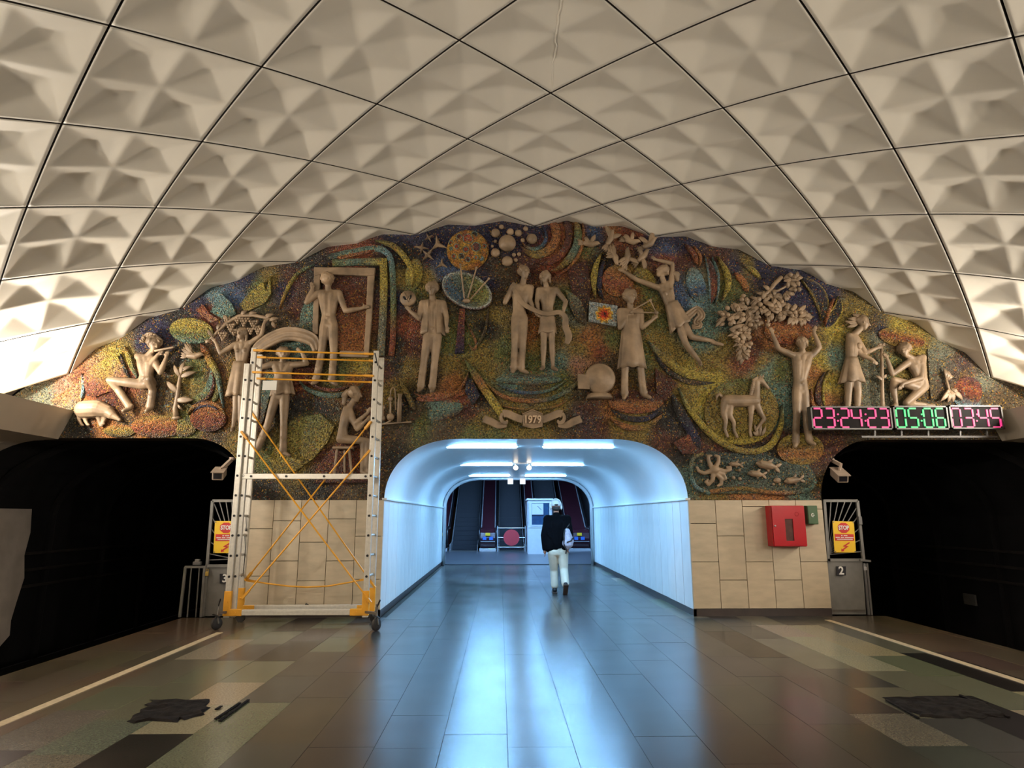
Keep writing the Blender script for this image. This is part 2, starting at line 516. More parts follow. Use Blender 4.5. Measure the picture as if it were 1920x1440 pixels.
# whitewashed lower facing of the left track wall with a ragged far end
pts = []
A = onX(62, 939, -9.13)
ya = A.y
rag = [(1.62, 0.0), (1.2, 0.05), (0.8, -0.02), (0.4, 0.06), (0.0, -0.05), (-0.3, -0.12), (-0.55, -0.10), (-0.7, -0.3), (-0.95, -0.28), (-1.1, -0.5)]
poly = [(-9.13, Y0, -1.1), (-9.13, Y0, 1.62)] + [(-9.13, ya + d, z) for z, d in rag]
mb = MB(); mb.prism(poly, (-0.08, 0, 0)); mb.build('whitewash_facing', 'whitewash', wl)
mb = MB(); mb.box((0, Y0 - 0.15, 2.8), (19.2, 0.3, 8.2))
struct(mb.build('wall_front', 'cornice'), 'plain wall closing the hall behind the viewer')

# ---- platform slab, track beds, tunnels
mb = MB(); mb.box((0, (Y0 + YW) / 2, -0.60), (2 * EDGE - 0.02, YW - Y0, 1.14))
mb.box((0, (YW + 30) / 2, -0.60), (2 * PW + 0.2, 30 - YW, 1.14))
floor = struct(mb.build('floor', 'grout'), 'polished granite slab floor of the platform and passage')
for sx, side in ((-1, 'left'), (1, 'right')):
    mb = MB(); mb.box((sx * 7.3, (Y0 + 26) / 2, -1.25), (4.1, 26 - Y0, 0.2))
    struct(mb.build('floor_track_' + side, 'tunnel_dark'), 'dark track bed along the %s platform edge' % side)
    # running rails
    for rx in (6.45, 7.97):
        mb = MB(); mb.box((sx * rx, (Y0 + 20) / 2, -1.08), (0.07, 20 - Y0, 0.14))
        mb.box((sx * rx, (Y0 + 20) / 2, -1.14), (0.14, 20 - Y0, 0.02))
        o = mb.build('rail', 'steel', bpy.data.objects['floor_track_' + side])

# arches given as lower edge of the mural: z over x
TX0, TX1 = PX1, 9.25           # tunnel mouth
def zlow(x):
    a = abs(x)
    if a <= PW:
        rx, rz = 1.22, ZT - ZP
        if a < PW - rx: return ZT
        k = (a - (PW - rx)) / rx
        return ZP + rz * math.sqrt(max(0, 1 - k ** 2.3)) ** (1 / 1.05)
    if a <= PX1: return ZP
    rx, rz = 0.95, ZT - ZP
    d = a - PX1
    if d < rx:
        k = 1 - d / rx
        return ZP + rz * math.sqrt(max(0, 1 - k ** 2.1))
    return ZT
def ztop(x):
    return AX + math.sqrt((VR + 0.26) ** 2 - x * x)

# colour fields of the mural (photo position -> smalti colour)
och, yel, brn, mar, red = (146, 112, 48), (186, 150, 52), (92, 68, 48), (96, 46, 38), (150, 64, 42)
org, tea, dk, nav, blu = (178, 98, 48), (100, 124, 118), (48, 40, 40), (48, 44, 84), (66, 84, 134)
grn, gry, pur, pnk, lbl = (112, 110, 58), (120, 112, 98), (84, 58, 66), (176, 112, 92), (120, 150, 170)
FIELD = [(80, 750, gry), (120, 735, pnk), (150, 745, org), (140, 775, gry), (170, 720, red), (200, 690, pnk), (215, 670, yel), (200, 740, mar), (235, 700, red),
 (240, 650, och), (260, 640, nav), (300, 620, nav), (330, 600, dk), (150, 805, dk), (200, 805, org), (240, 800, brn), (290, 805, org), (320, 740, brn), (330, 680, dk), (345, 720, och),
 (350, 800, grn), (400, 790, org), (400, 810, brn), (440, 830, och), (300, 700, brn), (370, 700, grn), (375, 575, nav), (400, 565, lbl), (390, 590, red), (430, 560, blu), (440, 590, brn), (480, 545, grn), (510, 530, och),
 (460, 525, nav), (530, 545, nav), (550, 520, mar), (560, 580, mar), (580, 600, tea), (540, 610, brn), (470, 700, red), (500, 680, brn), (420, 700, mar), (440, 700, och), (470, 780, mar), (505, 720, tea),
 (600, 500, dk), (640, 475, red), (670, 470, red), (660, 560, mar), (670, 600, red), (660, 630, org), (650, 645, och), (560, 640, tea), (580, 690, mar), (560, 720, red), (640, 700, grn), (680, 690, yel), (670, 720, org), (700, 720, mar), (720, 690, mar),
 (560, 760, dk), (600, 770, dk), (580, 800, grn), (560, 830, och), (540, 880, och), (600, 820, och), (500, 860, grn), (620, 860, mar), (650, 880, red), (690, 850, mar), (690, 780, mar), (720, 830, brn), (500, 915, dk), (600, 920, dk), (680, 915, brn),
 (700, 500, dk), (740, 560, nav), (740, 640, dk), (755, 520, och), (760, 480, dk), (780, 450, nav), (810, 480, nav), (830, 500, blu), (840, 440, nav), (770, 540, grn), (800, 520, och), (760, 620, red), (770, 650, mar), (760, 690, och), (740, 680, dk), (730, 740, och),
 (760, 760, dk), (780, 780, brn), (760, 800, brn), (740, 850, dk), (790, 800, grn), (820, 700, brn), (840, 640, grn), (840, 690, och), (850, 720, org), (860, 740, red), (830, 770, tea), (870, 770, mar), (860, 800, brn), (900, 740, dk), (880, 640, grn), (900, 660, och), (910, 620, dk),
 (900, 560, dk), (920, 530, nav), (930, 560, brn), (920, 440, nav), (950, 450, nav), (940, 510, brn), (930, 600, och), (920, 690, och), (940, 660, grn), (900, 710, grn), (950, 560, brn), (1000, 500, mar), (1040, 500, red), (1000, 620, org), (1020, 640, och), (1000, 680, grn), (1050, 690, tea), (960, 720, tea),
 (1050, 440, red), (1020, 420, nav), (1070, 480, org), (1080, 440, org), (1090, 470, grn), (1090, 510, mar), (1090, 540, mar), (1080, 560, dk), (1060, 560, grn), (1080, 600, gry), (1075, 620, och), (1100, 640, org), (1090, 660, och), (1120, 650, org), (1130, 660, red), (1090, 690, pnk), (1140, 680, brn), (1145, 640, grn),
 (1110, 440, blu), (1140, 430, org), (1170, 430, red), (1200, 430, red), (1230, 450, nav), (1250, 470, blu), (1270, 455, nav), (1290, 450, nav), (1130, 500, dk), (1140, 600, mar), (1200, 520, och), (1190, 545, org), (1150, 530, org), (1220, 550, grn), (1250, 490, red), (1280, 490, mar), (1270, 540, blu), (1280, 560, blu), (1300, 530, gry), (1300, 560, lbl),
 (1230, 580, och), (1240, 600, grn), (1230, 640, och), (1210, 660, grn), (1250, 660, och), (1300, 600, tea), (1320, 600, tea), (1320, 640, tea), (1330, 680, och), (1290, 690, yel), (1270, 680, och), (1340, 720, yel), (1250, 720, mar), (1240, 740, mar), (1270, 770, dk), (1280, 740, och), (1320, 750, yel), (1340, 770, grn), (1300, 800, dk), (1330, 820, brn), (1250, 800, dk), (1200, 800, och), (1300, 840, mar), (1340, 845, mar),
 (1000, 735, brn), (950, 760, och), (1040, 760, och), (900, 790, och), (920, 815, grn), (1000, 815, och), (1060, 790, brn), (1080, 780, pur), (1100, 760, mar), (1110, 800, pur), (1130, 800, mar), (1160, 790, och), (1150, 770, org), (1090, 740, brn), (1060, 720, grn), (840, 815, brn), (880, 810, grn), (1240, 820, mar), (1280, 860, dk),
 (1340, 480, mar), (1340, 520, och), (1360, 540, grn), (1370, 500, nav), (1400, 500, och), (1420, 510, nav), (1430, 490, nav), (1350, 600, tea), (1360, 640, och), (1400, 680, red), (1410, 660, mar), (1430, 690, och), (1440, 700, tea), (1420, 740, grn), (1460, 700, grn), (1450, 640, org), (1465, 630, red), (1500, 610, red), (1520, 590, nav), (1480, 560, nav), (1540, 560, nav), (1510, 530, nav),
 (1470, 780, tea), (1470, 740, tea), (1460, 830, mar), (1450, 850, dk), (1530, 640, och), (1540, 680, yel), (1530, 700, org), (1550, 720, yel), (1545, 760, org), (1560, 620, yel), (1600, 590, och), (1630, 610, brn), (1640, 640, gry), (1620, 640, och), (1560, 670, tea), (1640, 700, gry), (1640, 740, gry), (1560, 780, dk), (1560, 830, mar), (1600, 820, brn), (1660, 620, nav), (1680, 615, yel), (1690, 635, red), (1710, 640, yel), (1720, 650, och), (1760, 660, gry), (1760, 700, och), (1750, 740, brn), (1790, 690, och), (1800, 720, red), (1820, 730, mar), (1820, 755, lbl), (1840, 720, gry), (1800, 680, pur), (1850, 750, brn), (1880, 750, brn), (1700, 700, och), (1680, 690, grn), (1720, 815, brn), (1850, 815, brn),
 (1310, 860, gry), (1300, 900, tea), (1340, 920, och), (1400, 920, org), (1440, 925, org), (1500, 920, tea), (1530, 900, brn), (1400, 880, dk), (1440, 860, dk), (1360, 860, dk), (1350, 900, dk), (1500, 880, dk), (1470, 890, dk), (1540, 860, mar), (1545, 920, brn), (560, 480, dk), (760, 440, nav)]
FX = np.array([[f[0], f[1]] for f in FIELD], float)
def tone(c):
    g = 0.35 * c[0] + 0.5 * c[1] + 0.15 * c[2]
    t = [max(0, g + (x - g) * 0.80) for x in c]
    return (t[0] * 0.96, t[1] * 1.03, t[2] * 0.97)
FC = np.array([lin(tone(f[2])) for f in FIELD])
_lin = lin
def mlin(c): return _lin(tone(c))
ALB = 0.85
def field_colour(px, py):
    P = np.stack([np.asarray(px, float), np.asarray(py, float)], 1)
    d2 = ((P[:, None, :] - FX[None]) ** 2).sum(2) + 60.0
    w = 1.0 / d2 ** 2.2
    return np.clip((w @ FC) / w.sum(1, keepdims=True) * ALB, 0, 1)
def to_px(p):
    X = p - CAM
    c, s = math.cos(YAW), math.sin(YAW)
    x = X.x * c - X.y * s; y = X.x * s + X.y * c; z = X.z
    c, s = math.cos(PITCH), math.sin(PITCH)
    d = y * c + z * s; v = -y * s + z * c
    return 960 + FPX * x / d, 720 - FPX * v / d

xs = set(np.round(np.arange(-8.6, 8.61, 0.05), 3))
for sgn in (-1, 1):
    for k in range(24):
        e = 1 - math.cos(k / 23 * math.pi / 2)
        xs.add(round(sgn * (PW - e * 0.8), 4)); xs.add(round(sgn * (PX1 + e * 0.8), 4))
    xs.add(sgn * (PW + 0.002)); xs.add(sgn * (PX1 - 0.002))
xs = sorted(xs)
NR = 64
verts = []; cpx = []; cpy = []
for x in xs:
    a, b_ = zlow(x), ztop(x)
    for r in range(NR + 1):
        z = a + (b_ - a) * r / NR
        dy = noise.fractal(Vector((x * 2.2, z * 2.2, 3.1)), 1.0, 2.0, 3) * 0.014 + 0.012
        e = min(1.0, (z - a) / 0.12)
        wp = noise.noise_vector(Vector((x * 1.6, z * 1.6, 0))) * 0.12
        px, py = to_px(Vector((x + wp.x, YW, z + wp.y)))
        verts.append((x, YW - 0.0 + dy * e, z)); cpx.append(px); cpy.append(py)
faces = []
n = NR + 1
for i in range(len(xs) - 1):
    for r in range(NR): faces.append((i * n + r, i * n + r + 1, (i + 1) * n + r + 1, (i + 1) * n + r))
me = bpy.data.meshes.new('wall_back'); me.from_pydata(verts, [], faces); me.update()
cols = field_colour(cpx, cpy)
ca = me.color_attributes.new('Col', 'FLOAT_COLOR', 'POINT')
ca.data.foreach_set('color', np.concatenate([cols, np.ones((len(cols), 1))], 1).ravel())
me.polygons.foreach_set('use_smooth', [True] * len(me.polygons))
wall_back = struct(link('wall_back', me, 'mosaic'), 'end wall covered by a colourful mosaic mural under the vault')
# reveal (thickness) of the wall along its lower edge and a solid back
mb = MB()
for i, x in enumerate(xs):
    mb.v.append((x, YW, zlow(x))); mb.v.append((x, YW + 0.38, zlow(x))); mb.c += [(1, 1, 1)] * 2
for i in range(len(xs) - 1):
    if abs(xs[i]) > PW - 1e-6 or abs(xs[i + 1]) > PW + 1e-6:
        mb.f.append((2 * i, 2 * i + 1, 2 * i + 3, 2 * i + 2))
mb.build('wall_reveal', 'mural_edge', wall_back)
# plain end wall beside the mural over the tunnel mouths (past the cornice)
for sx in (-1, 1):
    mb = MB(); poly = []
    for k in range(13):
        a = k / 12 * math.pi / 2
        poly.append((sx * (9.25 - 1.3 + 1.3 * math.sin(a)), YW, 1.5 + (ZT - 1.5) * math.cos(a)))
    poly += [(sx * 9.4, YW, 1.5), (sx * 9.4, YW, 2.75), (sx * (9.25 - 1.3), YW, 2.75)]
    mb.prism(poly, (0, 0.3, 0)); mb.build('tunnel_haunch', 'cornice', wall_back)

# tunnels behind the mouths: concrete bore
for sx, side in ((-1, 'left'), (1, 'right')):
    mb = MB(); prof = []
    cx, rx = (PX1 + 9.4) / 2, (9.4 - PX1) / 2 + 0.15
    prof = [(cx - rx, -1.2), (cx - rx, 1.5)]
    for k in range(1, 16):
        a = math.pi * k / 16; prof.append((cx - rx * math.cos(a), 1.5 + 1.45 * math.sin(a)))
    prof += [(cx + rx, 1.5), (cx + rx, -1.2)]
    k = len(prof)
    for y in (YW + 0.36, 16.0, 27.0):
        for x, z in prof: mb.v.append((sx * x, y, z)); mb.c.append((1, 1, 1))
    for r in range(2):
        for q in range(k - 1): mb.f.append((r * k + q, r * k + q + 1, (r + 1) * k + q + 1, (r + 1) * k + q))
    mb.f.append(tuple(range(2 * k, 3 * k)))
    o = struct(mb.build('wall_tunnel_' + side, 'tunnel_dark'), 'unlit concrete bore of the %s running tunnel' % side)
    # cable racks and lining ribs inside
    for y in (11.6, 13.4, 15.2, 17.0):
        m2 = MB(); m2.tube([(sx * (x + (0.06 if x < cx else -0.06)), y, z - (0.05 if z > 1.5 else 0)) for x, z in prof], 0.07, 6)
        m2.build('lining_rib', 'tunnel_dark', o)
    for z in (0.2, 0.5, 0.8):
        m2 = MB(); m2.tube([(sx * (cx + rx - 0.12), YW + 0.6, z), (sx * (cx + rx - 0.12), 18, z)], 0.03, 6); m2.build('tunnel_cable', 'concrete_dark', o)
# small grey plate on the right tunnel wall
mb = MB(); p = onX(1817, 1124, 9.40); mb.box((9.42, p.y, p.z), (0.04, 0.35, 0.22)); mb.build('tunnel_plate', 'gate_grey', bpy.data.objects['wall_tunnel_right'])

# ---- piers with stone tiles
def tilecol(rgb, amp=0.06):
    k = 1 + random.uniform(-amp, amp); w = random.uniform(-0.02, 0.02); L = lin(rgb)
    return (L[0] * k * (1 + w), L[1] * k, L[2] * k * (1 - w))
def tile_obj(name, c, d, col, m, parent, b=0.004):
    mb = MB(); mb.bevbox(c, d, b, col=col); return mb.build(name, m, parent, colattr=True)
for sx, side in ((-1, 'left'), (1, 'right')):
    mb = MB(); mb.box((sx * (PW + PX1) / 2, YW + 0.22, ZP / 2), (PX1 - PW - 0.02, 0.36, ZP - 0.004))
    pier = struct(mb.build('wall_pier_' + side, 'grout'), 'pale stone tiled pier %s of the passage mouth' % side)
    ncol = 5; cw = (PX1 - PW) / ncol
    z0 = 0.11
    cuts = [[0.80, 1.38], [0.53, 1.19], [0.80, 1.64], [0.53], [0.80, 1.60]] if sx > 0 else [[0.55, 1.19], [0.82, 1.45], [0.53, 1.10], [0.82, 1.42], [0.60, 1.30]]
    for ci in range(ncol):
        x0 = PW + ci * cw
        zs = [z0] + cuts[ci] + [ZP]
        for za, zb in zip(zs[:-1], zs[1:]):
            tile_obj('wall_tile', (sx * (x0 + cw / 2), YW + 0.02, (za + zb) / 2), (cw - 0.007, 0.06, zb - za - 0.007), tilecol((190, 174, 148)), 'wall_stone', pier)
    mb = MB(); mb.box((sx * (PW + PX1) / 2, YW + 0.03, 0.055), (PX1 - PW, 0.06, 0.11))
    struct(mb.build('baseboard_pier_' + side, 'plinth'), 'dark stone plinth along the foot of the %s pier' % side)

# ---- passage
for sx, side in ((-1, 'left'), (1, 'right')):
    mb = MB(); mb.box((sx * (PW + 0.08), (YW + YP) / 2 + 0.2, ZP / 2), (0.10, YP - YW - 0.4, ZP))
    pw = struct(mb.build('wall_passage_' + side, 'grout'), 'white plank clad wall along the %s of the passage' % side)
    npl = 22; L = (YP - YW) / npl
    mb = MB(); mb.bevbox((0, 0, 0), (0.035, L - 0.018, ZP - 0.10), 0.004)
    pm = mb.mesh('wall_plank'); pm.materials.append(MATS['passage_wall'])
    for k in range(npl):
        o = bpy.data.objects.new('wall_plank', pm); COL.objects.link(o)
        o.location = (sx * (PW + 0.015 + random.uniform(-0.002, 0.002)), YW + (k + 0.5) * L, 0.10 + (ZP - 0.10) / 2); o.parent = pw
    mb = MB(); mb.bevbox((sx * (PW + 0.0), (YW + YP) / 2, ZP + 0.015), (0.08, YP - YW, 0.035), 0.006)
    mb.build('cap_rail', 'passage_vault', pw)
    mb = MB(); mb.box((sx * (PW + 0.02), (YW + YP) / 2, 0.05), (0.05, YP - YW, 0.10))
    struct(mb.build('baseboard_passage_' + side, 'plinth'), 'dark skirting along the %s passage wall' % side)
mb = MB(); xs2 = [PW * math.sin(math.pi / 2 * (-1 + 2 * k / 72)) for k in range(73)]
ys2 = [YW - 0.005, YW + 0.02, 13, 16, 18.5, YP]
for y in ys2:
    for x in xs2: mb.v.append((x, y, zlow(x) + 0.0)); mb.c.append((1, 1, 1))
k = len(xs2)
for r in range(len(ys2) - 1):
    for q in range(k - 1): mb.f.append((r * k + q, r * k + q + 1, (r + 1) * k + q + 1, (r + 1) * k + q))
struct(mb.build('ceiling_passage', 'passage_vault', smooth=True), 'smooth white rounded vault over the passage')
# metal arch framing the far end of the passage
mb = MB(); path = [(-PW + 0.06, YP, 0.0)] + [(x * 0.975, YP, zlow(x) - 0.04) for x in xs2[2:-2]] + [(PW - 0.06, YP, 0.0)]
mb.tube(path, 0.055, 8)
struct(mb.build('trim_3', 'chrome', smooth=True), 'polished metal arch framing the far end of the passage')

# ---- escalator hall beyond
HX, HY, HZ = 3.9, 29.0, 5.2
mb = MB(); mb.box((0, (YP + 30) / 2 + 0.05, -0.01), (2 * HX, 30 - YP - 0.1, 0.06)); struct(mb.build('floor_hall', 'hall_floor'), 'grey floor of the lower escalator hall')
for sx, side in ((-1, 'left'), (1, 'right')):
    mb = MB(); mb.box((sx * (HX + 0.1), (YP + 38) / 2, 3.4), (0.2, 38 - YP, 7)); struct(mb.build('wall_hall_' + side, 'hall_wall'), 'pale side wall of the escalator hall on the %s' % side)
mb = MB(); mb.box((0, (YP + 29.5) / 2, HZ + 0.1), (2 * HX + 0.4, 29.5 - YP, 0.2))
R = Matrix.Rotation(math.radians(30), 3, 'X')
mb.box((0, 29.2 + 5 * math.cos(math.radians(30)), HZ + 5 * math.sin(math.radians(30)) + 0.1), (2 * HX + 0.4, 10.6, 0.2), R)
struct(mb.build('ceiling_hall', 'hall_wall'), 'ceiling of the escalator hall rising with the escalators')
mb = MB()
for sx in (-1, 1): mb.box((sx * (PW + 0.9), YP + 0.15, 2.6), (1.64, 0.2, 5.2))
mb.box((0, YP + 0.15, 4.0), (2 * PW + 0.2, 0.2, 2.5))
struct(mb.build('wall_hall_front', 'hall_wall'), 'wall round the passage mouth on the escalator hall side')
mb = MB(); mb.box((0, 39.0, 6.5), (2 * HX + 0.4, 0.2, 9)); struct(mb.build('wall_hall_back', 'tunnel_dark'), 'dark far end of the escalator shaft')

# ---- granite floor slabs (each its own piece; the far ones are joined)
SW, SL = 0.44, 0.90
pal = {'g': (96, 96, 78), 'l': (138, 130, 102), 'd': (32, 29, 27), 'b': (60, 55, 49), 'n': (62, 61, 57), 'e': (104, 90, 72), 'o': (92, 80, 65)}
x_off = onZ(817, 1440, 0).x
slabs = []
nk0 = int((-EDGE - x_off) / SW) - 1; nk1 = int((EDGE - x_off) / SW) + 1
rnd = random.Random(21)
for k in range(nk0, nk1 + 1):
    xa, xb = max(-EDGE, x_off + k * SW), min(EDGE, x_off + (k + 1) * SW)
    if xb - xa < 0.05: continue
    xc = (xa + xb) / 2
    y = 3.3 - rnd.random() * SL
    while y < YP:
        ya_, yb_ = y, min(y + SL * rnd.choice((0.8, 1.0, 1.0, 1.25)), YP); y = yb_
        inside = abs(xc) < PW
        if not inside:
            if ya_ > YW: break
            yb_ = min(yb_, YW)
        elif ya_ < YW < yb_ and abs(xc) > PW - SW / 2: pass
        a = abs(xc)
        if a > 4.25: c = rnd.choice('eeeoo')
        elif a > 2.3: c = rnd.choice('glgdlgbdl' if a > 2.9 else 'bnggldnb')
        else: c = rnd.choice('nbnnbn')
        if yb_ - ya_ > 0.05: slabs.append((xa, xb, ya_, yb_, c, math.hypot(xc - CAM.x, (ya_ + yb_) / 2)))
slabs.sort(key=lambda s: s[5])
rest = MB()
for q, (xa, xb, ya_, yb_, c, d) in enumerate(slabs):
    col = tuple(v * rnd.uniform(0.9, 1.1) for v in lin(pal[c]))
    cx_, cy_ = (xa + xb) / 2, (ya_ + yb_) / 2
    if q < 290:
        mb = MB(); mb.box((0, 0, -0.02), (xb - xa - 0.003, yb_ - ya_ - 0.003, 0.04), col=col)
        o = mb.build('floor_slab', 'granite', floor, colattr=True); o.location = (cx_, cy_, rnd.uniform(-0.0008, 0.0008))
        o.rotation_euler = (rnd.uniform(-0.0006, 0.0006), rnd.uniform(-0.0006, 0.0006), 0)
    else:
        rest.box((cx_, cy_, -0.02), (xb - xa - 0.003, yb_ - ya_ - 0.003, 0.04), col=col)
o = rest.build('far_floor_slabs', 'granite', floor, colattr=True); o['kind'] = 'stuff'
# platform area under and behind the viewer
mb = MB(); mb.box((0, (Y0 + 2.3) / 2, -0.022), (2 * EDGE, 2.3 - Y0, 0.04), col=lin(pal['n'])); o = mb.build('near_floor', 'granite', floor, colattr=True)
# safety lines
for sx, ye, nm in ((-1, 9.05, 'trim_4'), (1, 9.95, 'trim_5')):
    mb = MB(); mb.box((sx * 4.23, (Y0 + ye) / 2, 0.003), (0.085, ye - Y0, 0.004))
    struct(mb.build(nm, 'line_paint'), 'cream safety line painted along the %s platform edge' % ('left' if sx < 0 else 'right'))
# ================================================================== MURAL: raised mosaic shapes (parts of the wall)
def colour_list(mb, cols):
    pass
def band(name, pts, wid, cols, h=3.5, taper=(0, 0), seg=8, edge=None):
    """curved raised ridge of mosaic: pts in photo pixels, wid px, cols along its length, domed h px proud"""
    P = [np.array(p, float) for p in pts]
    # Catmull-Rom resample
    out = []
    for i in range(len(P) - 1):
        p0, p1, p2, p3 = P[max(i - 1, 0)], P[i], P[i + 1], P[min(i + 2, len(P) - 1)]
        for k in range(seg):
            t = k / seg
            out.append(0.5 * ((2 * p1) + (-p0 + p2) * t + (2 * p0 - 5 * p1 + 4 * p2 - p3) * t * t + (-p0 + 3 * p1 - 3 * p2 + p3) * t ** 3))
    out.append(P[-1]); n = len(out); prof = [(-1, -1.5), (-1, 0.55), (-0.6, 0.9), (0, 1.0), (0.6, 0.9), (1, 0.55), (1, -1.5)]
    mb = MB(); k = len(prof)
    for i, p in enumerate(out):
        t = out[min(i + 1, n - 1)] - out[max(i - 1, 0)]; t = t / (np.linalg.norm(t) + 1e-9); nrm = np.array([-t[1], t[0]])
        f = i / (n - 1)
        w = wid / 2
        if taper[0] and f < taper[0]: w *= max(0.06, math.sin(f / taper[0] * math.pi / 2))
        if taper[1] and f > 1 - taper[1]: w *= max(0.06, math.sin((1 - f) / taper[1] * math.pi / 2))
        g = f * (len(cols) - 1); a = int(min(g, len(cols) - 1.001)); b_ = min(a + 1, len(cols) - 1); fr = g - a
        ca_, cb_ = mlin(cols[a]), mlin(cols[b_])
        c = tuple((x + (y - x) * fr) * ALB for x, y in zip(ca_, cb_))
        for q, d in prof:
            pp = p + nrm * q * w
            mb.v.append(tuple(W(pp[0], pp[1], d * h))); mb.c.append(tuple(x * 1.1 for x in mlin(edge)) if (edge and abs(q) == 1) else c)
    for i in range(n - 1):
        for j in range(k - 1): mb.f.append((i * k + j, i * k + j + 1, (i + 1) * k + j + 1, (i + 1) * k + j))
    mb.f.append(tuple(range(k))); mb.f.append(tuple((n - 1) * k + j for j in range(k)))
    return smooth_angle(mb.build(name, 'mosaic', wall_back, colattr=True), 50)
def disc(name, cx, cy, rx, ry, rot, cols, h=5.0, rim=None):
    """domed mosaic shape; cols top to bottom"""
    mb = MB(); nr, na = 7, 32; a0 = math.radians(rot)
    def cc(dy):
        g = (dy * 0.5 + 0.5) * (len(cols) - 1); a = int(min(max(g, 0), len(cols) - 1.001)); b_ = min(a + 1, len(cols) - 1); fr = g - a
        return tuple((x + (y - x) * fr) * ALB for x, y in zip(mlin(cols[a]), mlin(cols[b_])))
    for r in range(nr + 1):
        f = r / nr
        for j in range(na):
            t = 2 * math.pi * j / na
            x, y = f * rx * math.cos(t), f * ry * math.sin(t)
            px = cx + x * math.cos(a0) - y * math.sin(a0); py = cy + x * math.sin(a0) + y * math.cos(a0)
            d = h * (0.45 + 0.55 * math.sqrt(max(0, 1 - f * f)))
            mb.v.append(tuple(W(px, py, d))); mb.c.append(mlin(rim) if (rim and r == nr) else cc(f * math.sin(t)))
    for r in range(nr):
        for j in range(na): mb.f.append((r * na + j, r * na + (j + 1) % na, (r + 1) * na + (j + 1) % na, (r + 1) * na + j))
    b0 = len(mb.v)
    for j in range(na):
        t = 2 * math.pi * j / na; x, y = rx * math.cos(t), ry * math.sin(t)
        mb.v.append(tuple(W(cx + x * math.cos(a0) - y * math.sin(a0), cy + x * math.sin(a0) + y * math.cos(a0), -4))); mb.c.append(mlin(dk))
    for j in range(na): mb.f.append((nr * na + j, nr * na + (j + 1) % na, b0 + (j + 1) % na, b0 + j))
    return smooth_angle(mb.build(name, 'mosaic', wall_back, colattr=True), 50)
def plate(name, poly, cols, h=3.0, m='mosaic', parent=None):
    """flat raised polygon; cols top to bottom"""
    mb = MB(); ys = [p[1] for p in poly]; y0, y1 = min(ys), max(ys)
    n = len(poly)
    for d in (h, -3):
        for p in poly:
            f = (p[1] - y0) / max(1, y1 - y0) * (len(cols) - 1); a = int(min(f, len(cols) - 1.001)) if len(cols) > 1 else 0; b_ = min(a + 1, len(cols) - 1); fr = f - a
            mb.v.append(tuple(W(p[0], p[1], d))); mb.c.append(tuple((x + (y - x) * fr) * ALB for x, y in zip(mlin(cols[a]), mlin(cols[b_]))))
    mb.f.append(tuple(range(n)))
    for i in range(n): mb.f.append((i, (i + 1) % n, n + (i + 1) % n, n + i))
    return mb.build(name, m, wall_back if parent is None else None, colattr=True)
def arc(cx, cy, r, a0, a1, n=9, ry=None):
    return [(cx + r * math.cos(math.radians(a0 + (a1 - a0) * k / (n - 1))), cy + (ry or r) * math.sin(math.radians(a0 + (a1 - a0) * k / (n - 1)))) for k in range(n)]

# left end
disc('mosaic_mound', 297, 800, 50, 21, 0, [och, org, red, brn], 7)
disc('mosaic_mound', 345, 802, 24, 17, 0, [grn, och, brn], 6)
disc('mosaic_mound', 392, 786, 34, 24, 0, [org, red, mar], 9)
disc('mosaic_mound', 225, 808, 30, 12, 0, [org, och, brn], 5)
band('mosaic_arc', arc(388, 786, 36, 195, 350, ry=30), 9, [och, org, org, och], 5, (0.3, 0.3))
band('mosaic_arc', arc(390, 784, 27, 200, 330, ry=22), 5, [nav, nav], 8, (0.3, 0.3))
disc('mosaic_oval', 360, 621, 41, 24, 6, [yel, yel, grn, tea], 7)
band('mosaic_flame', [(378, 645), (392, 672), (408, 705), (420, 765)], 13, [red, org, yel, tea, lbl], 6, (0.2, 0.5))
band('mosaic_leaf', [(397, 690), (398, 712), (388, 736), (366, 750), (345, 742)], 15, [tea, tea, grn, och], 5, (0.4, 0.4))
band('mosaic_leaf', [(401, 700), (402, 725), (388, 748), (360, 760)], 7, [mar, mar, dk], 6, (0.4, 0.4))
band('mosaic_spire', [(406, 712), (408, 735), (400, 755)], 10, [och, grn], 4, (0.4, 0.3))
band('mosaic_blade', [(236, 650), (242, 670), (250, 692), (262, 715)], 10, [org, yel, grn, tea], 5, (0.4, 0.5))
band('mosaic_blade', [(226, 663), (234, 690), (245, 716)], 7, [dk, dk], 4, (0.4, 0.4))
plate('mosaic_field', [(160, 725), (158, 705), (172, 690), (200, 672), (222, 668), (232, 690), (241, 706), (238, 735), (205, 735), (180, 745), (164, 742)], [yel, pnk, red, mar], 3)
plate('mosaic_field', [(96, 752), (120, 736), (150, 715), (157, 705), (157, 740), (150, 762), (132, 770)], [pnk, org, gry], 2.5)
band('mosaic_blade', [(155, 700), (157, 725), (154, 748)], 5, [pnk, lbl, lbl], 4.5, (0.3, 0.3))
# peaks under the vault
plate('mosaic_peak', [(396, 586), (414, 549), (436, 570), (444, 590), (420, 600)], [lbl, tea, tea], 4)
plate('mosaic_peak', [(450, 572), (472, 548), (494, 530), (500, 548), (508, 518), (509, 552), (498, 570), (462, 586)], [yel, yel, grn, och], 4)
plate('mosaic_peak', [(368, 582), (382, 572), (394, 588), (412, 600), (396, 606)], [red, red, pnk], 3.5)
band('mosaic_arc', [(590, 496), (560, 512), (540, 540), (524, 580)], 6, [tea, grn, yel, org], 4, (0.3, 0.3))
disc('mosaic_cloud', 580, 596, 17, 36, 8, [tea, tea, brn], 3)
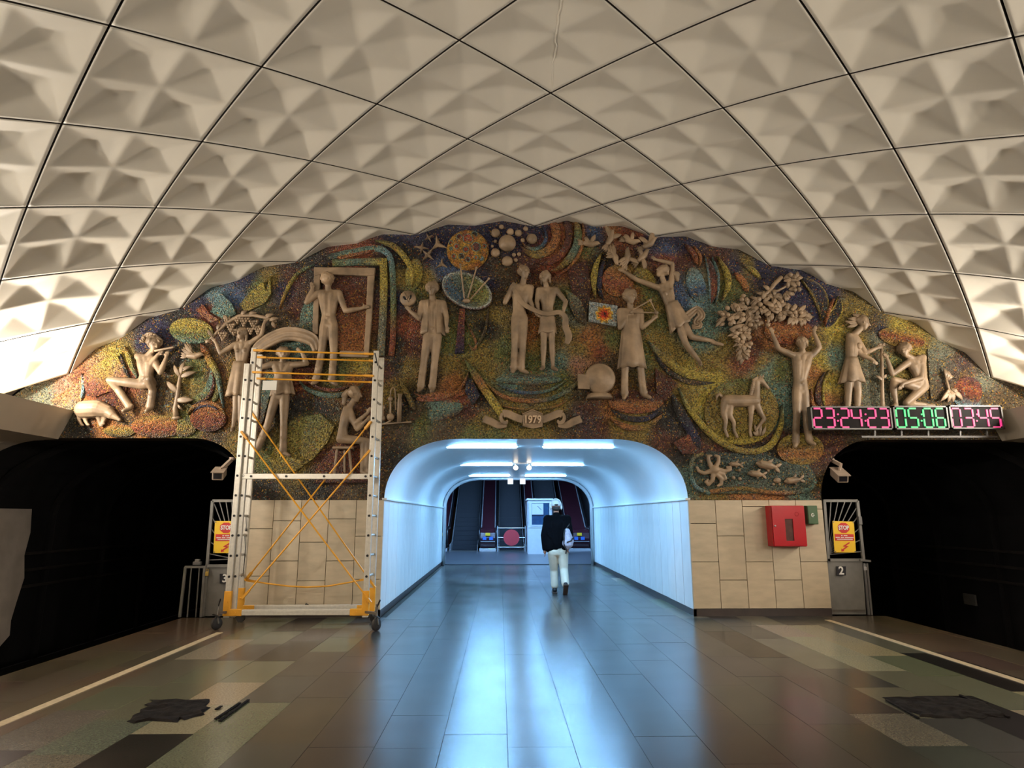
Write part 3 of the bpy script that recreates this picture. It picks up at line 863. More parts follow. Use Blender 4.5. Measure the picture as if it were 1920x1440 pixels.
# arch round the door relief
band('mosaic_arch', [(612, 484), (650, 475), (700, 466), (727, 476), (736, 510), (738, 580), (737, 630), (734, 668)], 11, [dk, tea, tea, lbl, tea, grn, red, red], 5)
band('mosaic_arch', [(624, 494), (670, 492), (716, 491)], 13, [grn, tea, yel], 6)
band('mosaic_arch', [(719, 486), (720, 540), (718, 600), (714, 668)], 14, [yel, yel, gry, gry], 6)
plate('mosaic_field', [(632, 484), (644, 474), (668, 463), (700, 458), (716, 466), (690, 476), (640, 487)], [red, red, org], 4)
band('mosaic_arc', [(704, 452), (738, 462), (764, 490), (774, 518), (772, 540)], 11, [grn, och, yel, yel, och], 6, (0.3, 0.3))
plate('mosaic_field', [(606, 520), (690, 520), (686, 660), (640, 660), (606, 620)], [mar, mar, red, org], 1.2)
# arcs under the door
band('mosaic_arc', [(560, 712), (580, 732), (620, 742), (660, 735), (684, 718)], 9, [brn, tea, tea, gry, brn], 5, (0.3, 0.3))
band('mosaic_arc', [(570, 706), (592, 724), (625, 732), (660, 724)], 6, [org, mar, red, mar], 5, (0.3, 0.3))
plate('mosaic_cone', [(545, 790), (600, 775), (628, 800), (614, 830), (588, 860), (554, 884), (520, 892), (505, 860)], [grn, och, yel, och], 2.5)
plate('mosaic_cone', [(590, 884), (622, 842), (640, 824), (690, 850), (690, 905), (592, 905)], [mar, red, mar], 2.5)
plate('mosaic_blade', [(492, 730), (508, 732), (505, 750), (494, 790), (488, 800)], [tea, tea, mar], 4)
# round the jacket man
band('mosaic_arc', [(776, 738), (810, 747), (845, 742), (868, 722), (880, 695)], 6, [org, red, org, org, brn], 5, (0.2, 0.3))
disc('mosaic_stage', 828, 742, 48, 9, -8, [org, red], 3)
band('mosaic_beam', [(872, 676), (890, 702), (912, 735), (942, 778)], 15, [grn, grn, org, yel, yel], 7, (0.5, 0))
band('mosaic_beam', [(750, 712), (763, 738), (778, 770)], 10, [och, och, brn], 5, (0.4, 0.2))
plate('mosaic_wedge', [(874, 705), (886, 712), (900, 742), (886, 760), (872, 735)], [dk, nav, dk], 3)  # dark triangular wedge of mosaic
disc('mosaic_field', 836, 772, 34, 14, -20, [tea, tea, mar], 3)
disc('mosaic_field', 776, 515, 16, 30, 10, [och, yel, grn], 3)
# radio dish tower and arcs behind it
plate('mosaic_tower', [(862, 580), (872, 580), (870, 662), (853, 664)], [red, mar, mar, nav], 4)
band('mosaic_arc', [(872, 600), (892, 640), (888, 655), (878, 645)], 5, [brn, org, brn], 4, (0.3, 0.3))
band('mosaic_arc', [(916, 575), (912, 610), (900, 640), (882, 655)], 5, [brn, brn, grn], 4, (0.3, 0.3))
# planet rings round the small ball
band('mosaic_ring', arc(1000, 444, 24, -40, 150), 7, [nav, blu, tea, org], 7, (0.3, 0.3))
band('mosaic_ring', arc(1006, 440, 37, -55, 140), 16, [red, org, org, och, mar], 5, (0.2, 0.3))
band('mosaic_ring', arc(1012, 440, 55, -40, 95), 13, [mar, mar, red, mar], 4, (0.2, 0.3))
band('mosaic_ring', arc(1012, 440, 72, -28, 75), 15, [org, grn, tea, och, org], 6, (0.3, 0.4))
band('mosaic_ring', arc(1010, 440, 84, -20, 70), 6, [mar, org, org, red], 7, (0.3, 0.4))
# right of centre
band('mosaic_crescent', [(1128, 474), (1117, 500), (1113, 530), (1117, 560)], 12, [och, yel, yel, och], 7, (0.5, 0.5))
band('mosaic_crescent', [(1136, 480), (1126, 510), (1124, 545), (1132, 562)], 9, [dk, nav, dk], 4, (0.4, 0.4))
plate('mosaic_field', [(1062, 500), (1100, 490), (1108, 540), (1100, 590), (1085, 585), (1072, 548)], [mar, mar, dk], 2.5)
disc('mosaic_oval', 1158, 527, 30, 30, 20, [och, org, red, org], 7)
disc('mosaic_oval', 1208, 522, 24, 16, 40, [yel, och, grn], 4)
band('mosaic_hill', [(1060, 545), (1076, 565), (1088, 590), (1098, 610)], 24, [grn, gry, brn, brn], 4, (0.5, 0.4))
# stages under the couple and the scientist
disc('mosaic_stage', 992, 712, 62, 10, 0, [brn, tea, brn], 3)
band('mosaic_arc', [(905, 712), (940, 742), (990, 752), (1040, 745), (1086, 716), (1100, 690)], 8, [grn, org, org, tea, och, och], 5, (0.25, 0.3))
band('mosaic_arc', [(930, 720), (975, 736), (1025, 733), (1065, 712)], 6, [tea, blu, tea, grn], 5, (0.3, 0.3))
band('mosaic_arc', [(940, 762), (985, 768), (1035, 764), (1062, 752)], 5, [org, och, org], 5, (0.3, 0.3))
disc('mosaic_stage', 1192, 754, 52, 22, 0, [mar, mar, org, red], 5)
band('mosaic_crescent', [(1145, 768), (1175, 784), (1215, 784), (1242, 760)], 10, [dk, dk, nav, dk], 4, (0.3, 0.3))
band('mosaic_crescent', [(1144, 785), (1178, 802), (1214, 799), (1240, 778)], 11, [org, org, och, org], 6, (0.3, 0.3))
# sweeping crescents below the flying girl
band('mosaic_crescent', [(1222, 650), (1246, 690), (1290, 716), (1340, 718)], 9, [dk, dk, brn, dk], 4, (0.4, 0.3))
band('mosaic_crescent', [(1215, 640), (1240, 668), (1285, 700), (1335, 704), (1352, 690)], 16, [tea, och, yel, yel, och], 6, (0.4, 0.4))
band('mosaic_blade', [(1258, 735), (1275, 772), (1298, 812), (1312, 842)], 18, [dk, dk, nav, dk], 4, (0.4, 0.2))
band('mosaic_crescent', [(1272, 728), (1295, 772), (1340, 820), (1392, 846), (1440, 838), (1463, 800), (1466, 758)], 12, [tea, yel, yel, och, yel, yel, tea], 6, (0.3, 0.3))
disc('mosaic_oval', 1390, 772, 70, 62, 0, [grn, och, och, yel], 3)
plate('mosaic_field', [(1262, 830), (1290, 815), (1330, 838), (1322, 850), (1280, 852)], [red, mar, mar], 3)
plate('mosaic_field', [(1228, 690), (1252, 715), (1262, 742), (1246, 752), (1230, 735)], [mar, mar], 3)
# flames under the right flank of the vault
band('mosaic_flame', [(1284, 458), (1300, 476), (1308, 498)], 10, [mar, red, org], 5, (0.4, 0.4))
band('mosaic_flame', [(1300, 462), (1312, 482), (1310, 502)], 6, [org, org], 6, (0.4, 0.4))
band('mosaic_crescent', [(1322, 480), (1334, 510), (1338, 545), (1332, 570)], 18, [mar, mar, red, mar], 6, (0.5, 0.4), edge=lbl)
band('mosaic_crescent', [(1334, 484), (1345, 515), (1345, 548), (1340, 572)], 5, [tea, lbl, tea], 8, (0.4, 0.4))
band('mosaic_crescent', [(1344, 482), (1362, 512), (1364, 540), (1352, 566)], 11, [och, yel, yel, och], 7, (0.4, 0.4))
band('mosaic_flame', [(1376, 512), (1392, 528), (1402, 548)], 12, [red, org, org], 6, (0.4, 0.3))
band('mosaic_flame', [(1390, 495), (1412, 508), (1426, 524)], 9, [nav, yel, och], 5, (0.4, 0.4))
disc('mosaic_oval', 1305, 535, 17, 34, -15, [gry, lbl, blu, tea], 3)
disc('mosaic_oval', 1478, 622, 46, 24, 0, [red, org, red], 3)
# dark leaf with pale veins above the planting pair
band('mosaic_leaf', [(1500, 520), (1530, 545), (1542, 575), (1540, 602)], 26, [dk, nav, dk, dk], 5, (0.4, 0.5), edge=och)
band('mosaic_leaf', [(1572, 556), (1570, 580), (1556, 604), (1546, 614)], 22, [dk, dk, nav], 4, (0.5, 0.5), edge=yel)
band('mosaic_spear', [(1562, 560), (1552, 585), (1545, 612)], 7, [red, org, red], 7, (0.4, 0.4))
band('mosaic_crescent', [(1545, 698), (1535, 725), (1534, 748), (1544, 764)], 12, [dk, mar, dk], 4, (0.4, 0.3))
band('mosaic_crescent', [(1554, 694), (1542, 724), (1544, 764)], 5, [och, yel, yel], 6, (0.4, 0.2))
band('mosaic_crescent', [(1519, 730), (1522, 755), (1528, 770)], 7, [org, org, red], 5, (0.4, 0.3))
disc('mosaic_stage', 1500, 842, 44, 30, 0, [yel, och, org, och], 5)
disc('mosaic_oval', 1812, 736, 28, 30, 20, [pur, red, mar, lbl], 4)
disc('mosaic_oval', 1690, 634, 44, 18, 12, [yel, red, och], 3)
plate('mosaic_field', [(1738, 655), (1770, 660), (1800, 690), (1790, 745), (1744, 750)], [gry, pur, och, brn], 2)
# the pond with sea creatures
poly = [(1292, 862), (1300, 852), (1330, 846), (1380, 850), (1430, 848), (1470, 866), (1512, 868), (1528, 890), (1530, 915), (1512, 924), (1330, 926), (1302, 915), (1293, 890)]
plate('mosaic_pond', poly, [(56, 62, 62), (88, 100, 98), (80, 92, 90), (92, 88, 70)], 2)
band('mosaic_border', [(1318, 850), (1298, 862), (1296, 890), (1304, 912), (1330, 926)], 7, [och, gry, tea, lbl, tea], 5)
band('mosaic_border', [(1330, 922), (1390, 916), (1450, 924), (1510, 920), (1530, 900)], 8, [org, och, org, tea, tea], 4)

# ================================================================== MURAL: applied relief sculpture (each piece a thing)
def V2(p): return np.array(p, float)
def head_prims(mb, c, h, face, tilt, dep):
    """c px centre, h px height, face angle: 0 towards viewer, +90 to the right, 180 back; tilt deg clockwise"""
    C = W(c[0], c[1], dep); H = h * PXM
    t = math.radians(tilt); up = Vector((math.sin(t), 0, math.cos(t))); rt0 = Vector((math.cos(t), 0, -math.sin(t))); out = Vector((0, -1, 0))
    a = math.radians(face); F = out * math.cos(a) + rt0 * math.sin(a); R = rt0 * math.cos(a) - out * math.sin(a)
    mb.ellipsoid(C + up * 0.10 * H - F * 0.03 * H, (0.37 * H, 0.37 * H, 0.40 * H))
    mb.capsule(C + F * 0.10 * H - up * 0.05 * H, 0.30 * H, C + F * 0.15 * H - up * 0.33 * H, 0.16 * H)
    mb.capsule(C + F * 0.37 * H + up * 0.06 * H, 0.045 * H, C + F * 0.46 * H - up * 0.10 * H, 0.065 * H)
    mb.capsule(C + F * 0.31 * H + up * 0.13 * H - R * 0.17 * H, 0.06 * H, C + F * 0.31 * H + up * 0.13 * H + R * 0.17 * H, 0.06 * H)
    mb.capsule(C + F * 0.30 * H - up * 0.22 * H - R * 0.07 * H, 0.055 * H, C + F * 0.30 * H - up * 0.22 * H + R * 0.07 * H, 0.055 * H)
    for s in (-1, 1): mb.ellipsoid(C + R * s * 0.36 * H + up * 0.0 * H - F * 0.02 * H, (0.07 * H, 0.10 * H, 0.13 * H), None, 8, 6)
    eyes = [C + F * 0.36 * H + up * 0.05 * H + R * s * 0.15 * H for s in (-1, 1)]
    return C, H, up, F, R, eyes
def hand_prims(mb, w, d, s, dep, curl=0.25, side=1):
    """wrist px, direction px, scale; palm, four fingers, thumb"""
    d = V2(d); d = d / (np.linalg.norm(d) + 1e-9); n = np.array([-d[1], d[0]]) * side
    q = lambda p, dd=0.0: W(p[0], p[1], dep + dd)
    k = PXM
    a = V2(w); pm = a + d * 5.0 * s
    mb.capsule(q(a), 2.6 * s * k, q(pm), 3.0 * s * k)
    for i, (o, L) in enumerate(((-2.4, 5.6), (-0.8, 6.6), (0.8, 6.3), (2.4, 5.0))):
        b0 = pm + n * o * s + d * 1.5 * s; b1 = b0 + d * L * 0.55 * s + n * o * 0.10 * s; b2 = b1 + d * L * 0.45 * s
        mb.capsule(q(b0), 1.25 * s * k, q(b1, curl * 4), 1.1 * s * k, 8); mb.capsule(q(b1, curl * 4), 1.1 * s * k, q(b2, curl * -2), 0.9 * s * k, 8)
    t0 = a + d * 2.2 * s + n * 2.4 * s; t1 = t0 + d * 3.2 * s + n * 2.4 * s
    mb.capsule(q(t0), 1.4 * s * k, q(t1, 1.5), 1.1 * s * k, 8)
def figure(name, label, J, s=1.0, face=0, tilt=0, hh=27, dep=7, hair=None, hands=True, feet=True, trous=False, female=False, back=False, extra=None, group='figures of the mural relief', bare=False, curl=0.25, thin=1.0):
    """J: joints in photo pixels: head neck sl sr el er wl wr [hl hr tips] waist pl pr kl kr al ar tl tr"""
    g = lambda key: J.get(key)
    base = max([J[k] for k in J if isinstance(J[k], tuple)], key=lambda p: p[1])
    root = thing(name, label, 'relief figure', W(base[0], base[1], 0), group)
    mb = MB(); k = PXM; s_ = s
    def q(p, d=0.0): return W(p[0], p[1], dep + d)
    def cap(a, ra, b, rb, da=0.0, db=0.0): mb.capsule(q(a, da), ra * s_ * k, q(b, db), rb * s_ * k)
    sl, sr, wa = V2(g('sl')), V2(g('sr')), V2(g('waist')); mid = (sl + sr) / 2
    pl, pr = V2(g('pl')), V2(g('pr'))
    fl = thin
    C, H, up, F, R, eyes = head_prims(mb, g('head'), hh, face, tilt, dep + 3)
    nk = V2(g('neck')) if g('neck') else mid + (V2(g('head')) - mid) * 0.35
    mb.capsule(q(mid, -1), 6.4 * s_ * k, W(g('head')[0], g('head')[1] + hh * 0.22, dep + 2), 5.2 * s_ * k)
    # trunk
    ul, ur = sl + (mid - sl) * 0.28, sr + (mid - sr) * 0.28
    cap(ul, 7.0, ur, 7.0, -1, -1)
    ch = mid + (wa - mid) * 0.40
    for o, u in ((sl, ul), (sr, ur)):
        c1 = ch + (u - mid) * 0.62
        cap(u, 7.4, c1, 9.2 * fl, -1, 0); cap(c1, 9.2 * fl, wa + (u - mid) * 0.30, 8.2 * fl)
    cap(wa + (sl - mid) * 0.22, 8.0 * fl, pl + (wa - pl) * 0.15, 9.2 * fl); cap(wa + (sr - mid) * 0.22, 8.0 * fl, pr + (wa - pr) * 0.15, 9.2 * fl)
    cap(pl, 9.0 * fl, pr, 9.0 * fl)
    cap(mid + (wa - mid) * 0.06, 7.0, wa, 8.4 * fl, 0.5, 0.5)
    if trous:
        bl, br = pl + (wa - pl) * 0.62 + (-7.6 * s_ * fl, 0), pr + (wa - pr) * 0.62 + (7.6 * s_ * fl, 0); cap(bl, 2.0, (bl + br) / 2, 2.0, 3, 8.2 * s_ * fl); cap((bl + br) / 2, 2.0, br, 2.0, 8.2 * s_ * fl, 3)
    if female:
        for u in (ul, ur):
            c1 = mid + (wa - mid) * 0.38 + (u - mid) * 0.62; mb.ellipsoid(q(c1, 6.5 * s_), (4.6 * s_ * k, 4.6 * s_ * k, 4.4 * s_ * k), None, 10, 8)
    elif bare and not back:
        for u in (ul, ur):
            c1 = mid + (wa - mid) * 0.28 + (u - mid) * 0.6; mb.ellipsoid(q(c1, 5.0 * s_), (5.6 * s_ * k, 4.0 * s_ * k, 4.2 * s_ * k), None, 10, 8)
    if back:      # spine furrow between two muscle ridges
        for u in (ul, ur):
            a = mid + (u - mid) * 0.45; b = wa + (u - mid) * 0.28
            cap(a + (wa - mid) * 0.1, 5.2, b, 4.2, 5, 5)
    # arms
    for sh, el, wr, tip, sd in (('sl', 'el', 'wl', 'hl', 1), ('sr', 'er', 'wr', 'hr', -1)):
        if not g(el): continue
        dE = J.get('d' + el, 3.0)
        dW = J.get('d' + wr, 6.0)
        cap(g(sh), 6.6, V2(g(sh)) + (V2(g(el)) - V2(g(sh))) * 0.5, 5.9, 0, dE / 2); cap(V2(g(sh)) + (V2(g(el)) - V2(g(sh))) * 0.5, 5.9, g(el), 4.7, dE / 2, dE)
        cap(g(el), 4.8, V2(g(el)) + (V2(g(wr)) - V2(g(el))) * 0.35, 4.9, dE, dE + (dW - dE) * 0.35)
        cap(V2(g(el)) + (V2(g(wr)) - V2(g(el))) * 0.35, 4.9, g(wr), 3.1, dE + (dW - dE) * 0.35, dW)
        if hands:
            dr = V2(g(tip)) - V2(g(wr)) if g(tip) else V2(g(wr)) - V2(g(el))
            hand_prims(mb, g(wr), dr, s_, dep + dW, curl, sd)
    # legs
    for hp, kn, an, to in (('pl', 'kl', 'al', 'tl'), ('pr', 'kr', 'ar', 'tr')):
        if not g(kn): continue
        dK = J.get('d' + kn, 2.0); ra = 6.6 if trous else 3.6
        cap(g(hp), 9.2 * fl, V2(g(hp)) + (V2(g(kn)) - V2(g(hp))) * 0.4, 8.6 * fl, 0, dK * 0.5)
        cap(V2(g(hp)) + (V2(g(kn)) - V2(g(hp))) * 0.4, 8.6 * fl, g(kn), 6.6, dK * 0.5, dK)
        if not g(an): continue
        cap(g(kn), 6.4, V2(g(kn)) + (V2(g(an)) - V2(g(kn))) * 0.32, 6.6, dK, 0); cap(V2(g(kn)) + (V2(g(an)) - V2(g(kn))) * 0.32, 6.6, g(an), ra, 0, 0)
        if trous:      # cuff and creases
            cap(V2(g(an)) + (-3.5, -2), 4.2, V2(g(an)) + (3.5, -2), 4.2, 1, 1)
            for f_ in (0.25, 0.6): 
                m_ = V2(g(kn)) + (V2(g(an)) - V2(g(kn))) * f_; cap(m_ + (-4, -2), 1.3, m_ + (4, 2), 1.3, 6, 5.5)
        if g(to) and feet:
            a_, t_ = V2(g(an)), V2(g(to)); v_ = t_ - a_; v_ = np.array([v_[0], min(v_[1], 8.5 * s_)])
            if abs(v_[0]) < 5: v_ = v_ + (2.5 if g(an)[0] > (pl[0] + pr[0]) / 2 else -2.5, 0)
            hl = a_ + (0, 3.0 * s_); tt = a_ + v_; far = 9.0 if abs(v_[0]) < 8 else 3.0
            cap(a_, 4.0, hl, 4.4, 0, 0); cap(hl, 4.4, (hl + tt) / 2, 4.4, 0, far * 0.5); cap((hl + tt) / 2, 4.4, tt, 3.4, far * 0.5, far)
    if extra: extra(mb, q, cap)
    def post(me):
        co = np.zeros(len(me.vertices) * 3); me.vertices.foreach_get('co', co); co = co.reshape(-1, 3)
        if abs(face) < 150:
            for e in eyes:
                d = np.linalg.norm(co - np.array(e), axis=1); r = 0.115 * H
                w = np.clip(1 - d / r, 0, 1); co -= np.outer(w * 0.07 * H, np.array(F))
            m = np.array(C + F * 0.36 * H - up * 0.225 * H); d = np.abs((co - m) @ np.array(up)); dd = np.linalg.norm(co - m, axis=1)
            w = np.clip(1 - d / (0.025 * H), 0, 1) * (dd < 0.12 * H); co -= np.outer(w * 0.03 * H, np.array(F))
        me.vertices.foreach_set('co', co.ravel()); me.update()
    fuse(mb, 'body', 'relief', root, 0.0105 if s_ > 0.8 else 0.009, 2, post)
    if hair:
        hb = MB(); rr = random.Random(len(label))
        if hair in ('short', 'curly', 'bob', 'long'):
            bm_ = C + up * 0.16 * H - F * 0.10 * H
            hb.ellipsoid(bm_, (0.43 * H, 0.45 * H, 0.42 * H), None, 14, 10)
            nl = 46 if hair == 'curly' else 34
            for i in range(nl):
                a = rr.uniform(-2.2, 2.2) + math.pi; e = rr.uniform(-0.1, 1.3)
                d_ = (F * math.cos(a) + R * math.sin(a)) * math.cos(e) + up * math.sin(e)
                if d_.dot(F) > 0.45 and d_.dot(up) < 0.7: continue
                p = bm_ + d_ * 0.41 * H; t_ = up.cross(d_).normalized() * (0.5 if i % 2 else -0.5) - up * 0.6
                r0 = (0.12 if hair == 'curly' else 0.085) * H
                hb.capsule(p, r0, p + t_ * 0.26 * H, r0 * 0.6, 8)
            if hair in ('bob', 'long'):
                L = 0.55 if hair == 'bob' else 0.85
                for s1 in (-1, 1):
                    for j in range(3): hb.capsule(bm_ + R * s1 * (0.34 - 0.03 * j) * H - F * 0.08 * j * H, 0.13 * H, bm_ + R * s1 * (0.36 - 0.05 * j) * H - up * L * H - F * 0.1 * j * H, 0.09 * H, 8)
        fuse(hb, 'hair', 'relief', root, 0.010, 1)
    return root
def drape(root, name, tl, tr, hl, hr, dt=9, dh=11, dep=5, pleats=9, amp=0.10, open_=0, flare=0.0, rows=10):
    """garment: flattened pleated tube from top edge tl-tr to hem hl-hr (photo px)"""
    tl, tr, hl, hr = map(V2, (tl, tr, hl, hr)); mb = MB(); n = 64
    rng = range(n) if not open_ else range(n + 1)
    for r in range(rows + 1):
        f = r / rows; g = f + flare * math.sin(f * math.pi)
        a, b = tl + (hl - tl) * f, tr + (hr - tr) * f; c = (a + b) / 2; hw = (b - a) / 2; dd = dt + (dh - dt) * f
        for j in rng:
            t = (2 * math.pi * j / n) if not open_ else (math.pi * 1.5 + math.radians(open_) + (2 * math.pi - 2 * math.radians(open_)) * j / n)
            pl_ = 1 + amp * 1.5 * f * math.cos(pleats * t * 1.0 + 1.2 * math.sin(2 * t))
            x = math.cos(t) * pl_; d = -math.sin(t) * dd * pl_
            p = c + hw * x; mb.v.append(tuple(W(p[0], p[1] + 1.5 * f * math.cos(pleats * t), dep + d))); mb.c.append((1, 1, 1))
    m = len(list(rng))
    for r in range(rows):
        for j in range(m if not open_ else m - 1): mb.f.append((r * m + j, r * m + (j + 1) % m, (r + 1) * m + (j + 1) % m, (r + 1) * m + j))
    o = mb.build(name, 'relief', smooth=True)
    md = o.modifiers.new('t', 'SOLIDIFY'); md.thickness = 0.018; md.offset = 0.0
    adopt(root, o); return o
def ribbon(pts, wid, dep, th=2.0, name='ribbon', m='relief', wave=0.0, seg=8, root=None):
    """cloth strip through photo points (x, y, extra depth)"""
    P = [np.array(p if len(p) == 3 else (p[0], p[1], 0), float) for p in pts]; out = []
    for i in range(len(P) - 1):
        p0, p1, p2, p3 = P[max(i - 1, 0)], P[i], P[i + 1], P[min(i + 2, len(P) - 1)]
        for k in range(seg):
            t = k / seg; out.append(0.5 * ((2 * p1) + (-p0 + p2) * t + (2 * p0 - 5 * p1 + 4 * p2 - p3) * t * t + (-p0 + 3 * p1 - 3 * p2 + p3) * t ** 3))
    out.append(P[-1]); mb = MB(); n = len(out); M_ = 8
    ws = wid if isinstance(wid, (list, tuple)) else [wid]
    for i, p in enumerate(out):
        t = (out[min(i + 1, n - 1)] - out[max(i - 1, 0)])[:2]; t /= (np.linalg.norm(t) + 1e-9); nm = np.array([-t[1], t[0]])
        f = i / (n - 1) * (len(ws) - 1); a = int(min(f, len(ws) - 1.001)) if len(ws) > 1 else 0; w = ws[a] + (ws[min(a + 1, len(ws) - 1)] - ws[a]) * (f - a)
        for j in range(M_ + 1):
            g = -1 + 2 * j / M_; pp = p[:2] + nm * g * w / 2
            mb.v.append(tuple(W(pp[0], pp[1], dep + p[2] + wave * math.cos(g * math.pi * 2.5 + i * 0.05)))); mb.c.append((1, 1, 1))
    for i in range(n - 1):
        for j in range(M_): mb.f.append((i * (M_ + 1) + j, i * (M_ + 1) + j + 1, (i + 1) * (M_ + 1) + j + 1, (i + 1) * (M_ + 1) + j))
    o = mb.build(name, m, smooth=True)
    md = o.modifiers.new('t', 'SOLIDIFY'); md.thickness = th * PXM; md.offset = 0.0
    if root is not None: adopt(root, o)
    return o
def leaf_prims(mb, a, b, w, dep, bend=1.5):
    """pointed relief leaf from a to b (px): closed lens with a midrib groove"""
    a, b = V2(a), V2(b); d = b - a; L = np.linalg.norm(d); d = d / L; n = np.array([-d[1], d[0]]); k = 7; vs = []; fs = []
    for i in range(k + 1):
        f = i / k; hw = max(0.25, w / 2 * math.sin(math.pi * min(1, f * 0.9 + 0.08)) ** 0.8); c = a + d * L * f; z = dep + bend * math.sin(f * math.pi)
        for o, dz in ((-1, 0), (-0.5, 1.7), (0, 0.5), (0.5, 1.7), (1, 0), (0, -2.5)):
            p = c + n * o * hw; vs.append(W(p[0], p[1], z + dz * min(1, hw / 2)))
    for i in range(k):
        for j in range(6): fs.append((i * 6 + j, i * 6 + (j + 1) % 6, (i + 1) * 6 + (j + 1) % 6, (i + 1) * 6 + j))
    fs.append(tuple(range(5, -1, -1))); fs.append(tuple(k * 6 + j for j in range(6)))
    mb.add(vs, fs)
def ball(mb, x, y, r, dep=3): mb.ellipsoid(W(x, y, dep), (r * PXM,) * 3, None, 12, 8)
def rod(mb, a, b, r, da=6, db=None): mb.capsule(W(a[0], a[1], da), r * PXM, W(b[0], b[1], da if db is None else db), r * PXM, 8)
GF = 'figures of the mural relief'

# --- pig
root = thing('relief_pig', 'plump clay coloured relief pig grazing at the far left of the mural', 'relief animal', W(177, 798))
mb = MB(); k = PXM
def C_(a, ra, b, rb, da=6, db=None): mb.capsule(W(a[0], a[1], da), ra * k, W(b[0], b[1], da if db is None else db), rb * k)
C_((163, 769), 17, (186, 768), 17); C_((186, 768), 17, (204, 772), 12); C_((204, 772), 11.5, (214, 779), 8.5, 6, 8); C_((214, 779), 8, (226, 786), 4.0, 8, 9)
C_((228, 787.5), 3.2, (229.5, 788.5), 3.2, 9)
for a, b, c_ in (((154, 778), (152, 788), (157, 798)), ((164, 780), (164, 789), (168, 797)), ((189, 781), (190, 790), (192, 799)), ((199, 779), (200, 787), (196, 795))):
    C_(a, 5.6, b, 3.6); C_(b, 3.4, c_, 2.6); C_(c_, 2.8, (c_[0] + 2.5, c_[1] + 0.5), 2.2)
leaf_prims(mb, (209, 771), (215, 783), 7, 13)
C_((147, 766), 1.4, (144, 770), 1.2, 6); C_((144, 770), 1.2, (146, 774), 1.0, 6)
fuse(mb, 'body', 'relief', root, 0.010, 2)

# --- flute player
r = figure('relief_flute_player', 'seated relief flute player with curly wreathed hair at left of the mural',
 dict(head=(294, 650), sl=(263, 670), sr=(292, 676), el=(283, 692), wl=(303, 668), hl=(314, 658), er=(306, 701), wr=(318, 674), hr=(322, 660), waist=(278, 706), pl=(270, 722), pr=(287, 720),
      kl=(215, 716), al=(247, 764), tl=(241, 778), kr=(292, 716), ar=(285, 764), tr=(281, 781), dkl=8, dkr=16, delta=0), 1.05, 55, 14, 29, hair='curly', trous=True, bare=True)
mb = MB(); rod(mb, (300, 662), (334, 656), 2.2, 17, 19); adopt(r, mb.build('flute', 'relief', smooth=True))
mb = MB()
rr = random.Random(3)
for i in range(34):
    a = math.radians(185 + (i % 17) * 9.5); q_ = 0.86 + 0.16 * (i // 17); x, y = 289 + 15 * q_ * math.cos(a), 647 + 16 * q_ * math.sin(a); a2 = a + rr.uniform(0.5, 1.4)
    leaf_prims(mb, (x, y), (x + 7 * math.cos(a2), y + 7 * math.sin(a2)), 4.5, 11 + rr.uniform(-1, 3))
o = mb.build('wreath', 'relief', smooth=True); adopt(r, o); o['label'] = 'leafy wreath in the hair'

# --- sprout and bird
root = thing('relief_sprout', 'relief sapling with broad leaves beside the flute player', 'relief plant', W(333, 785))
mb = MB(); mb.tube([W(332, 787, 2), W(331, 768, 5), W(336, 745, 6), W(338, 725, 6), W(341, 706, 6), W(343, 692, 6)], [5.2 * k, 4.6 * k, 4.2 * k, 3.6 * k, 3.0 * k, 2 * k], 10)
ellip = mb.ellipsoid(W(332, 784, 3), (8 * k, 5 * k, 4 * k)); adopt(root, mb.build('stem', 'relief', smooth=True))
for a, b, w in (((334, 752), (366, 751), 13), ((338, 738), (316, 716), 12), ((341, 708), (330, 686), 9), ((342, 704), (349, 680), 9), ((343, 708), (370, 699), 11), ((343, 698), (362, 688), 8), ((337, 760), (346, 770), 5)):
    mb = MB(); leaf_prims(mb, a, b, w, 7, 3); adopt(root, mb.build('leaf', 'relief', smooth=True))
def dove(x, y, s, ang, flip, label, wings, grp='relief doves'):
    """bird relief; ang = body direction in deg (0 right), wings: list of (angle, length) """
    root = thing('relief_dove', label, 'relief bird', W(x, y), grp); s = s * 1.22
    mb = MB(); d = np.array([math.cos(math.radians(ang)), math.sin(math.radians(ang))]); c = V2((x, y))
    def cp(a, ra, b, rb, da=7, db=None): mb.capsule(W(*(c + a), da), ra * s * k, W(*(c + b), da if db is None else db), rb * s * k)
    n = np.array([-d[1], d[0]]) * flip
    cp(-d * 5 * s, 4.2, d * 5 * s, 5.2); cp(d * 5 * s, 5.0, d * 11 * s - n * 2.5 * s, 3.6, 7, 9); cp(d * 12 * s - n * 3 * s, 3.3, d * 13 * s - n * 3 * s, 3.0, 9)
    cp(d * 14 * s - n * 2.6 * s, 1.5, d * 18 * s - n * 2.0 * s, 0.6, 9)
    fuse(mb, 'body', 'relief', root, 0.009, 2)
    mb = MB()
    for o_ in (-3, 0, 3): leaf_prims(mb, c - d * 5 * s, c - d * 18 * s + n * o_ * 1.3 * s, 4.5 * s, 5, 1)
    adopt(root, mb.build('tail', 'relief', smooth=True))
    for (wa_, wl_) in wings:
        mb = MB(); a = math.radians(wa_); b0 = c + d * 2 * s
        for i, (da_, lf) in enumerate(((0, 1.0), (14, 0.92), (28, 0.78), (42, 0.6))):
            aa = a + math.radians(da_ * flip * (-1 if wa_ > ang else 1)); leaf_prims(mb, b0 - d * i * 1.6 * s, b0 - d * i * 1.6 * s + np.array([math.cos(aa), math.sin(aa)]) * wl_ * s * lf, 6.5 * s, 9 - i * 0.6, 2)
        adopt(root, mb.build('wing', 'relief', smooth=True))
    return root
dove(364, 669, 1.05, 4, 1, 'relief dove perching above the sapling with raised wing', [(-125, 22), (-150, 20)])

